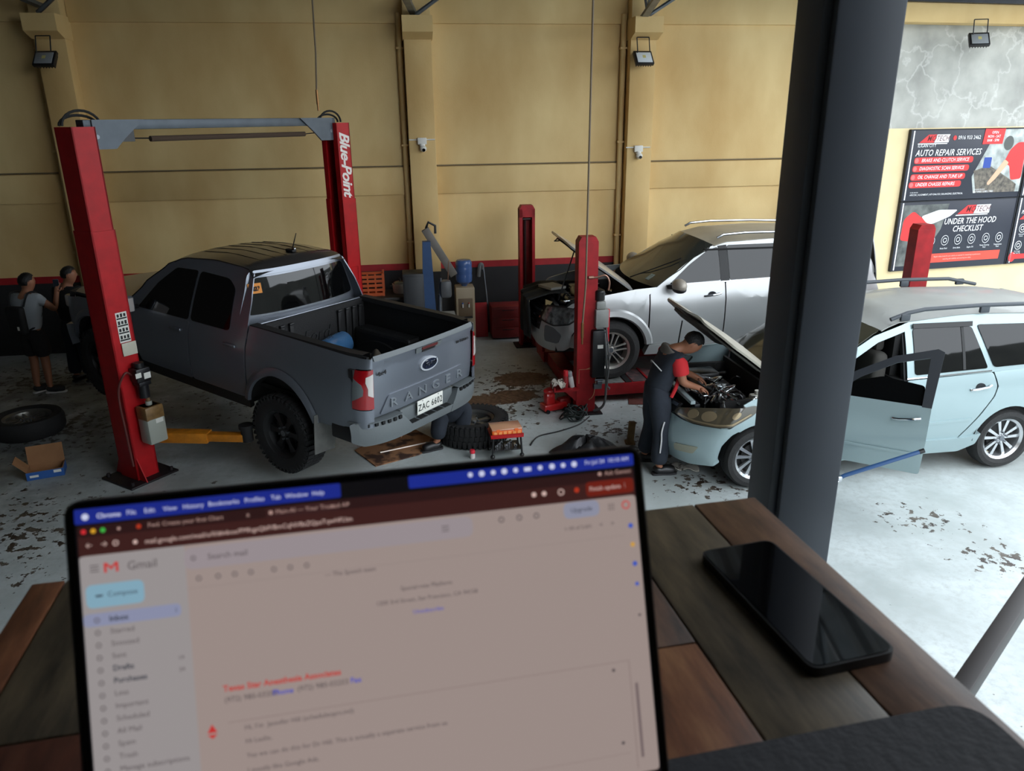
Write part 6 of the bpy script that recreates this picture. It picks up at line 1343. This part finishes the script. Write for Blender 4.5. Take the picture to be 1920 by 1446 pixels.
class TXT:
    def __init__(s, name, c): s.m = scr(name, c); s.k = name.split(' ')[0] + '_'
    def _b(s, q, n): q.build(n, s.m, lid, smooth=0); return s
    def t(s, st, x, y, size, al='LEFT', bold=0., lv=4, shear=0., sx=1.):
        q = MB(); q.text(st, size / 1000, T(x / 1000, -y / 1000, .0009 + lv * .00012), align=al, bold=bold / 1000, shear=shear, sx=sx); return s._b(q, 'screen_text')
    def f(s, pts, lv=4): q = MB(); q.flat([(p[0] / 1000, -p[1] / 1000, .0009 + lv * .00012) for p in pts]); return s._b(q, 'screen_icon')
    def r(s, x0, y0, x1, y1, lv=4): return s.f([(x0, y1), (x1, y1), (x1, y0), (x0, y0)], lv)
    def o(s, x, y, r, lv=4, n=14): return s.f(oval(x, y, r, r, n), lv)
    def ring(s, x, y, r, w=.35, lv=4):
        q = MB(); q.tube([((x + r * math.cos(a * math.pi / 6)) / 1000, -(y + r * math.sin(a * math.pi / 6)) / 1000, .0009 + lv * .00012) for a in range(12)], w / 2000, 4, True); return s._b(q, 'screen_icon')
    def done(s): pass
DSP = lid
srect('menu bar', 5.2, 4.7, 138.8, 12.4, (27, 40, 130), 1.2); srect('menu bar right', 175.8, 4.7, 307.3, 11.6, (27, 42, 136), 1.2)
srect('browser frame', 6.2, 13.4, 306.6, 189.0, (58, 30, 28), 2.2, 1); srect('tab strip', 6.2, 13.4, 306.6, 19.2, (42, 22, 22), 1.6, 2); srect('active tab', 99, 14.2, 137, 19.6, (54, 30, 30), 1.2, 3)
srect('page', 6.2, 28.8, 306.6, 188.5, (152, 137, 132), 2.4, 2); srect('side bar', 6.2, 29.0, 57.0, 186, (148, 142, 142), 1.5, 3)
srect('search field', 56.2, 30.4, 209.5, 41.8, (148, 138, 142), 4.5, 3); srect('compose button', 8.2, 43.8, 36.0, 55.6, (126, 162, 180), 3.4, 4); srect('inbox row', 6.2, 58.4, 53.2, 65.0, (134, 138, 164), 2.6, 4)
srect('upgrade button', 262.5, 29.2, 284.0, 38.4, (136, 138, 156), 4, 4); srect('update button', 277, 18.6, 306.0, 27.0, (104, 30, 20), 2.5, 3)
srect('reader line', 72, 123.4, 294, 123.9, (138, 122, 118), 0, 4); srect('reader edge', 293.4, 123.4, 294, 186, (136, 120, 116), 0, 4); srect('scroll bar', 296.2, 137, 298.0, 180.0, (112, 98, 98), .8, 4); srect('tool line', 57, 51.4, 298, 51.7, (142, 128, 124), 0, 4); srect('header line', 72, 176, 290, 176.4, (140, 124, 120), 0, 4)
w_ = TXT('menu lettering', (196, 200, 226))
w_.o(10.4, 8.8, 1.7)
for st, x in (('File', 32.5), ('Edit', 41.4), ('View', 51.4), ('History', 62.9), ('Bookmarks', 78.2), ('Profiles', 93.8), ('Tab', 104.8), ('Window', 115.6), ('Help', 126.9)): w_.t(st, x, 8.8, 3.4, 'CENTER')
w_.t('Chrome', 21.6, 9.0, 3.4, 'CENTER', bold=.06)
w_.t('Fri Jul 24  10:10 AM', 291, 7.4, 3.3, 'CENTER')
for i, x in enumerate((210.5, 217, 223.6, 230, 236.6, 243.6, 251, 258, 264.6, 271.2)): w_.o(x, 7.4, 1.35 + .3 * (i % 2)) if i not in (5,) else w_.r(x - 2, 6.4, x + 2, 8.6)
w_.done()
TXT('red button', (200, 44, 50)).o(9.2, 16.3, 1.25, lv=5).done(); TXT('yellow button', (206, 152, 40)).o(13.8, 16.3, 1.25, lv=5).done(); TXT('green button', (60, 170, 66)).o(18.4, 16.3, 1.25, lv=5).done()
w_ = TXT('tab lettering', (170, 138, 130)); w_.t('Fwd: Create your first Chart', 40, 16.4, 3.2).t('Main-AI — Your Trusted AI', 104, 16.6, 3.3).t('x', 89, 16.4, 3.6).t('+', 141, 16.4, 4).t('x', 133, 16.4, 3.4).o(26, 16.4, .8).o(101.6, 16.6, 1.1).t('Ask Gemini', 289, 14.6, 3.4).o(286, 14.6, 1.1).done()
w_ = TXT('address lettering', (200, 172, 164)); w_.t('mail.google.com/mail/u/0/#inbox/FMfcgzQbfVBmCqNVBzZQpzTqwHFLlzn', 38, 24.6, 3.5).t('←', 9.4, 23.6, 4).t('→', 16.5, 23.6, 4).ring(24, 23.6, 1.2, .5).o(33.4, 24.2, 1.1).o(246, 22.4, 1.4).o(252, 22.4, 1.4).ring(262, 22.6, 1.6, .6).t('Finish update  ⋮', 279, 22.8, 3.6).done()
TXT('warm icon', (170, 52, 30)).o(271.4, 22.4, 1.5).o(35.6, 16.4, 1.2).done()
g = TXT('grey lettering', (82, 74, 76))
g.t('Gmail', 28.6, 36.2, 6.2).t('Search mail', 68, 36.2, 4.4).ring(61, 36, 1.1, .5)
for k_ in range(3): g.r(11, 33.8 + k_ * 1.5, 15.2, 34.3 + k_ * 1.5)
for i, st in enumerate(('Starred', 'Snoozed', 'Sent')): g.t(st, 18.4, 68.3 + i * 6.35, 3.9)
for i, st in enumerate(('Less', 'Important', 'Scheduled', 'All Mail', 'Spam', 'Trash', 'Manage subscriptions')): g.t(st, 18.4, 100 + i * 6.4, 3.9, lv=5)
for i in range(13): g.ring(12.6, 61.9 + i * 6.4, 1.15, .5, 5)
for x in (63, 72.6, 81, 89.2, 101, 109.4, 118): g.ring(x, 46.8, 1.2, .5)
g.t('— The Speech team', 127, 53.2, 3.3).t('Special-rate Platform', 181, 65.8, 3.4, 'CENTER').t('1200 3rd Street, San Francisco, CA 94158', 181, 72.4, 3.3, 'CENTER')
g.t('(972) 980-03200', 71, 111.9, 4.0).t(',  (972) 980-03203', 105, 111.7, 4.0).t('Hi, I’m  Jennifer Hill (scheduleoprs.intl)', 80, 127.6, 3.6).t('Hi Leslie,', 80, 134.7, 3.6).t('Yes we can do this for Dr Hill. This is actually a separate service from us', 80, 142.2, 3.6).t('I mostly like Google Ads.', 80, 150, 3.6)
g.t('1–50 of 2,601', 262, 44, 3).t('<', 283, 44, 4).t('>', 290, 44, 4).o(302.7, 98.5, .8).t('19', 50, 86.6, 3).t('24', 50, 92.6, 3)
for x in (226, 236.4, 246.4): g.ring(x, 34.4, 1.4, .6)
for a_ in range(3):
    for b2 in range(3): g.o(289.8 + a_ * 1.4, 32.9 + b2 * 1.4, .42)
g.o(284, 128, 1.0).o(286, 170, 1.0).o(168, 183, .9).o(176, 183, .9).o(184, 183, .9).o(192, 183, .9)
for k_ in range(3): g.r(192, 34.2 + k_ * 1.4, 196, 34.6 + k_ * 1.4)
g.done()
d_ = TXT('dark lettering', (52, 56, 66)); d_.t('Compose', 25.6, 49.4, 3.7, 'CENTER', lv=5).t('Inbox', 18.4, 61.9, 4.0, bold=.08, lv=6).t('Drafts', 18.4, 87.3, 4.0, bold=.08).t('Purchases', 18.4, 93.6, 4.0, bold=.08).t('Upgrade', 273.2, 33.8, 3.8, 'CENTER', lv=6).r(12.8, 49.1, 16.2, 50.1, lv=6).t('1', 50, 61.8, 3.2, lv=6).done()
TXT('red lettering', (182, 62, 56)).t('Texas Star Anesthesia Associates', 70.8, 106.0, 4.5, bold=.12).done()
TXT('link lettering', (70, 78, 176)).t('Phone', 95.5, 111.8, 4.2, bold=.08).t('Fax', 136, 111.5, 4.2, bold=.08).t('Unsubscribe', 181, 79.3, 3.4, 'CENTER').done()
m_ = TXT('red mail mark', (186, 52, 50)); m_.r(17.6, 33.2, 18.9, 38.2).r(23.2, 33.2, 24.5, 38.2); m_.f(((17.6, 33.2), (19.0, 33.2), (21.05, 35.3), (23.1, 33.2), (24.5, 33.2), (21.05, 37.0))); m_.f(((61.5, 127.6), (66.5, 127.6), (64, 123.2))); m_.f(((61.5, 128.6), (66.5, 128.6), (64, 130.8))); m_.ring(300.2, 34, 2.2, .8); m_.done()
TXT('blue side icon', (66, 88, 176)).o(302, 46.4, 1.5).o(302.6, 68.6, 1.5).o(302.8, 80.4, 1.2).done(); TXT('amber side icon', (196, 150, 70)).o(302.3, 57.4, 1.4).done()
# ================================================================== signboards on the perimeter wall
NVY = mat('dark navy sign print', (38, 42, 54), r=.45, var=.1, sc=2); SRED = mat('sign red', (214, 52, 52), r=.5); SWH = mat('sign white', (236, 238, 240), r=.5); SGR = mat('sign grey', (150, 156, 160), r=.5)
def board(label, s, z, w, h):
    o = thing('signboard', label, 'sign', M=PW @ T(s, -.075, z), group='service signboards')
    q = MB(); q.bb((0, 0, -h), (w, .05, 0), bev=.004); q.build('panel', NVY, o)
    q = MB(); q.bb((-.02, -.006, -h), (0, .05, 0)); q.bb((w - .02, -.006, -h), (w, .05, 0)); q.bb((0, -.006, -.012), (w, .05, .004)); q.build('frame', DSTEEL, o, smooth=0)
    q = MB(); q.bb((.035, -.004, -h + .02), (.058, 0, -.02)); q.build('white_edge_line', SWH, o, smooth=0)
    for sx in (.3, w - .3):
        q = MB(); q.bb((sx - .03, .05, -h * .7), (sx + .03, .075, -h * .3)); q.build('wall_bracket', DSTEEL, o, smooth=0)
    return o
SM = lambda a, b, d=.003: Mx(((1, 0, 0, a), (0, 0, -1, -d), (0, 1, 0, -b), (0, 0, 0, 1)))
def poly(o, name, pts, m, d=.002, th=.002): q = MB(); q.prism([(p[0], -p[1]) for p in pts], th, Mx(((1, 0, 0, 0), (0, 0, -1, -d), (0, 1, 0, 0), (0, 0, 0, 1)))); return q.build(name, m, o, smooth=0)
def stxt(o, name, rows, m, d=.0055):
    for st, a, b, size, al, bold, shear in rows:
        q = MB(); q.text(st, size, SM(a, b, d), align=al, bold=bold * .35, shear=shear, sx=.84, sp=1.04); q.build(name, m, o, smooth=0)
def logo(o, a, b, k=1.):
    poly(o, 'logo_red_wing', [(a, b + .13 * k), (a + .17 * k, b), (a + .33 * k, b), (a + .29 * k, b + .13 * k)], SRED, .002); poly(o, 'logo_white_block', [(a + .34 * k, b), (a + .60 * k, b), (a + .585 * k, b + .13 * k), (a + .30 * k, b + .13 * k)], SWH, .002)
    poly(o, 'logo_rule', [(a - .02 * k, b + .14 * k), (a + .57 * k, b + .14 * k), (a + .56 * k, b + .155 * k), (a - .03 * k, b + .155 * k)], SWH, .002)
    stxt(o, 'logo_lettering', [('MO', a + .235 * k, b + .065 * k, .13 * k, 'CENTER', .002, .3), ('TECH', a + .455 * k, b + .065 * k, .12 * k, 'CENTER', .002, .3)], mat('sign dark red', (90, 20, 26), r=.5))
b1 = board('black and red auto repair services signboard, upper row on the perimeter wall', .13, 3.24, 2.46, 1.175)
logo(b1, .17, .085)
stxt(b1, 'lettering', [('0916 933 2462', .94, .145, .088, 'LEFT', .001, 0), ('ILIGAN CITY', .15, .265, .075, 'LEFT', .0005, 0), ('AUTO REPAIR SERVICES', .13, .385, .145, 'LEFT', .004, .2), ('BRAKE AND CLUTCH SERVICE', .27, .505, .082, 'LEFT', .001, .2), ('DIAGNOSTIC SCAN SERVICE', .25, .64, .082, 'LEFT', .001, .2), ('OIL CHANGE AND TUNE UP', .24, .78, .082, 'LEFT', .001, .2), ('UNDER CHASSIS REPAIRS', .22, .905, .082, 'LEFT', .001, .2), ('AIRCON | ALIGNMENT | ATF DIALYSIS | BALANCING | ELECTRICAL', .14, 1.075, .042, 'LEFT', .0005, 0), ('OTHER SERVICES', .14, 1.035, .024, 'LEFT', 0, 0), ('BATTERIES | LUBES | TIRES', 1.45, 1.06, .042, 'LEFT', .0005, 0), ('AVAILABLE PRODUCTS', 1.47, 1.02, .024, 'LEFT', 0, 0)], SWH)
for i, (b_, e_) in enumerate(((.505, 1.33), (.64, 1.27), (.78, 1.22), (.905, 1.16))):
    poly(b1, 'red_service_bar', rrect(.125 - i * .012, b_ - .052, e_, b_ + .052, .05), SRED, .0015); poly(b1, 'service_icon', oval(.175 - i * .012, b_, .04, .04, 16), mat('pink icon', (232, 110, 110), r=.5), .0035)
poly(b1, 'picture_background', [(1.62, .26), (1.9, .02), (2.43, .02), (2.43, 1.08), (1.45, 1.08), (1.36, .8)], mat('pale garage picture', (196, 202, 198), r=.5, c2=(120, 128, 126), sc=5), .001)
poly(b1, 'picture_engine', [(1.38, .70), (1.70, .62), (2.1, .82), (2.34, .95), (2.34, 1.08), (1.5, 1.08)], mat('engine picture', (60, 58, 54), r=.5, c2=(120, 112, 100), sc=14), .002)
poly(b1, 'picture_drum', rrect(1.56, .48, 1.72, .66, .02), mat('blue drum print', (40, 70, 150), r=.5), .0025)
poly(b1, 'picture_mechanic', rnd([(2.08, .36), (2.22, .24), (2.40, .24), (2.42, .86), (2.20, .88), (2.12, .62), (1.98, .60)], .05), SRED, .003)
poly(b1, 'picture_arm', rnd([(2.0, .52), (2.10, .58), (1.86, .86), (1.74, .96), (1.70, .92)], .03), mat('arm print', (216, 170, 140), r=.5), .0035)
poly(b1, 'picture_head', oval(2.02, .25, .10, .12), mat('head print', (80, 84, 82), r=.5), .0035)
poly(b1, 'opening_hours_box', [(1.48, .0), (1.90, .0), (1.88, .26), (1.46, .26)], SRED, .004); stxt(b1, 'opening_hours', [('OPEN', 1.69, .07, .062, 'CENTER', .001, 0), ('MON - SAT', 1.68, .135, .062, 'CENTER', .001, 0), ('8AM - 5PM', 1.67, .20, .062, 'CENTER', .001, 0)], SWH, .008); poly(b1, 'phone_icon', oval(.875, .145, .035, .04, 16), SRED, .003)
b2 = board('black under the hood checklist signboard, lower row behind the lift post', .13, 2.055, 2.46, 1.205)
logo(b2, 1.20, .10, 1.15)
poly(b2, 'picture_background', [(.07, .06), (1.0, .06), (.9, .5), (.5, 1.12), (.07, 1.12)], mat('grey garage picture', (120, 124, 120), r=.5, c2=(56, 60, 60), sc=4), .001); poly(b2, 'picture_mechanic', rnd([(.10, .30), (.28, .16), (.46, .28), (.70, .38), (.62, .58), (.40, .70), (.08, .66)], .06), SRED, .002); poly(b2, 'picture_hood', rnd([(.45, .26), (.8, .16), (1.2, .17), (1.05, .28), (.7, .40), (.58, .38)], .05), SWH, .003)
stxt(b2, 'heading', [('UNDER THE HOOD', 1.50, .375, .145, 'CENTER', .004, .2), ('CHECKLIST', 1.47, .51, .145, 'CENTER', .004, .2)], SWH)
for a, cp in ((.74, 'Battery'), (1.03, 'Brake Fluid'), (1.31, 'Drive Belts'), (1.60, 'Engine Oil'), (1.91, 'Power Steering\nFluid'), (2.20, 'Transmission\nFluid')):
    q = MB(); q.tube([(a + .075 * math.cos(t * math.pi / 10), -.006, -.70 + .085 * math.sin(t * math.pi / 10)) for t in range(20)], .005, 4, True); ic = q.build('icon_ring', SWH, b2)
    q = MB(); q.tube([(a + .04 * math.cos(t * math.pi / 3 + a * 7), -.006, -.70 + .04 * math.sin(t * math.pi / 3 + a * 7)) for t in range(6)], .007, 4, True); q.build('icon_glyph', SWH, ic)
    stxt(b2, 'icon_caption', [(cp, a, .845, .038, 'CENTER', .0005, 0)], SWH)
poly(b2, 'red_notice_bar', [(.42, .93), (2.28, .93), (2.27, 1.09), (.40, 1.09)], mat('notice orange red', (226, 76, 60), r=.5), .002); stxt(b2, 'notice', [('Regular safety checks for your vehicle are essential for maintaining its performance,', 1.36, .985, .034, 'CENTER', 0, 0), ('extending safe reliability, and ensuring your safety.', 1.36, 1.035, .034, 'CENTER', 0, 0)], mat('pale notice ink', (246, 190, 180), r=.5), .0045)
b3 = board('black signboard at the right picture edge, upper row', 2.63, 3.24, 2.46, 1.175); poly(b3, 'picture', [(.1, .05), (1.2, .05), (1.1, 1.1), (.1, 1.1)], mat('engine picture', (60, 58, 54)), .001)
b4 = board('black signboard with gear icons at the right picture edge, lower row', 2.63, 2.055, 2.46, 1.205)
stxt(b4, 'heading', [('AP', .14, .16, .09, 'LEFT', .003, .2), ('PA-', .10, .27, .09, 'LEFT', .003, .2)], SWH); poly(b4, 'red_swoosh', [(.08, .40), (.2, .30), (.6, .28), (.6, .40)], SRED, .002)
for a, b_, cp in ((.19, .56, 'Brake and\nClutch'), (.17, .87, 'Oil Change\nand Tune Up'), (.47, .56, 'Belts'), (.47, .87, 'Under\nChassis')):
    q = MB(); q.tube([(a + .07 * math.cos(t * math.pi / 10), -.006, -b_ + .075 * math.sin(t * math.pi / 10)) for t in range(20)], .006, 4, True); ic = q.build('icon_ring', SWH, b4)
    q = MB(); q.tube([(a + .035 * math.cos(t * math.pi / 4), -.006, -b_ + .035 * math.sin(t * math.pi / 4)) for t in range(8)], .007, 4, True); q.build('icon_glyph', SWH, ic); stxt(b4, 'icon_caption', [(cp, a, b_ + .125, .034, 'CENTER', .0005, 0)], SWH)
poly(b4, 'red_bubble', oval(.08, 1.08, .075, .09), SRED, .002); poly(b4, 'red_strip', [(.1, 1.03), (.7, 1.03), (.7, 1.12), (.1, 1.12)], SRED, .0015)
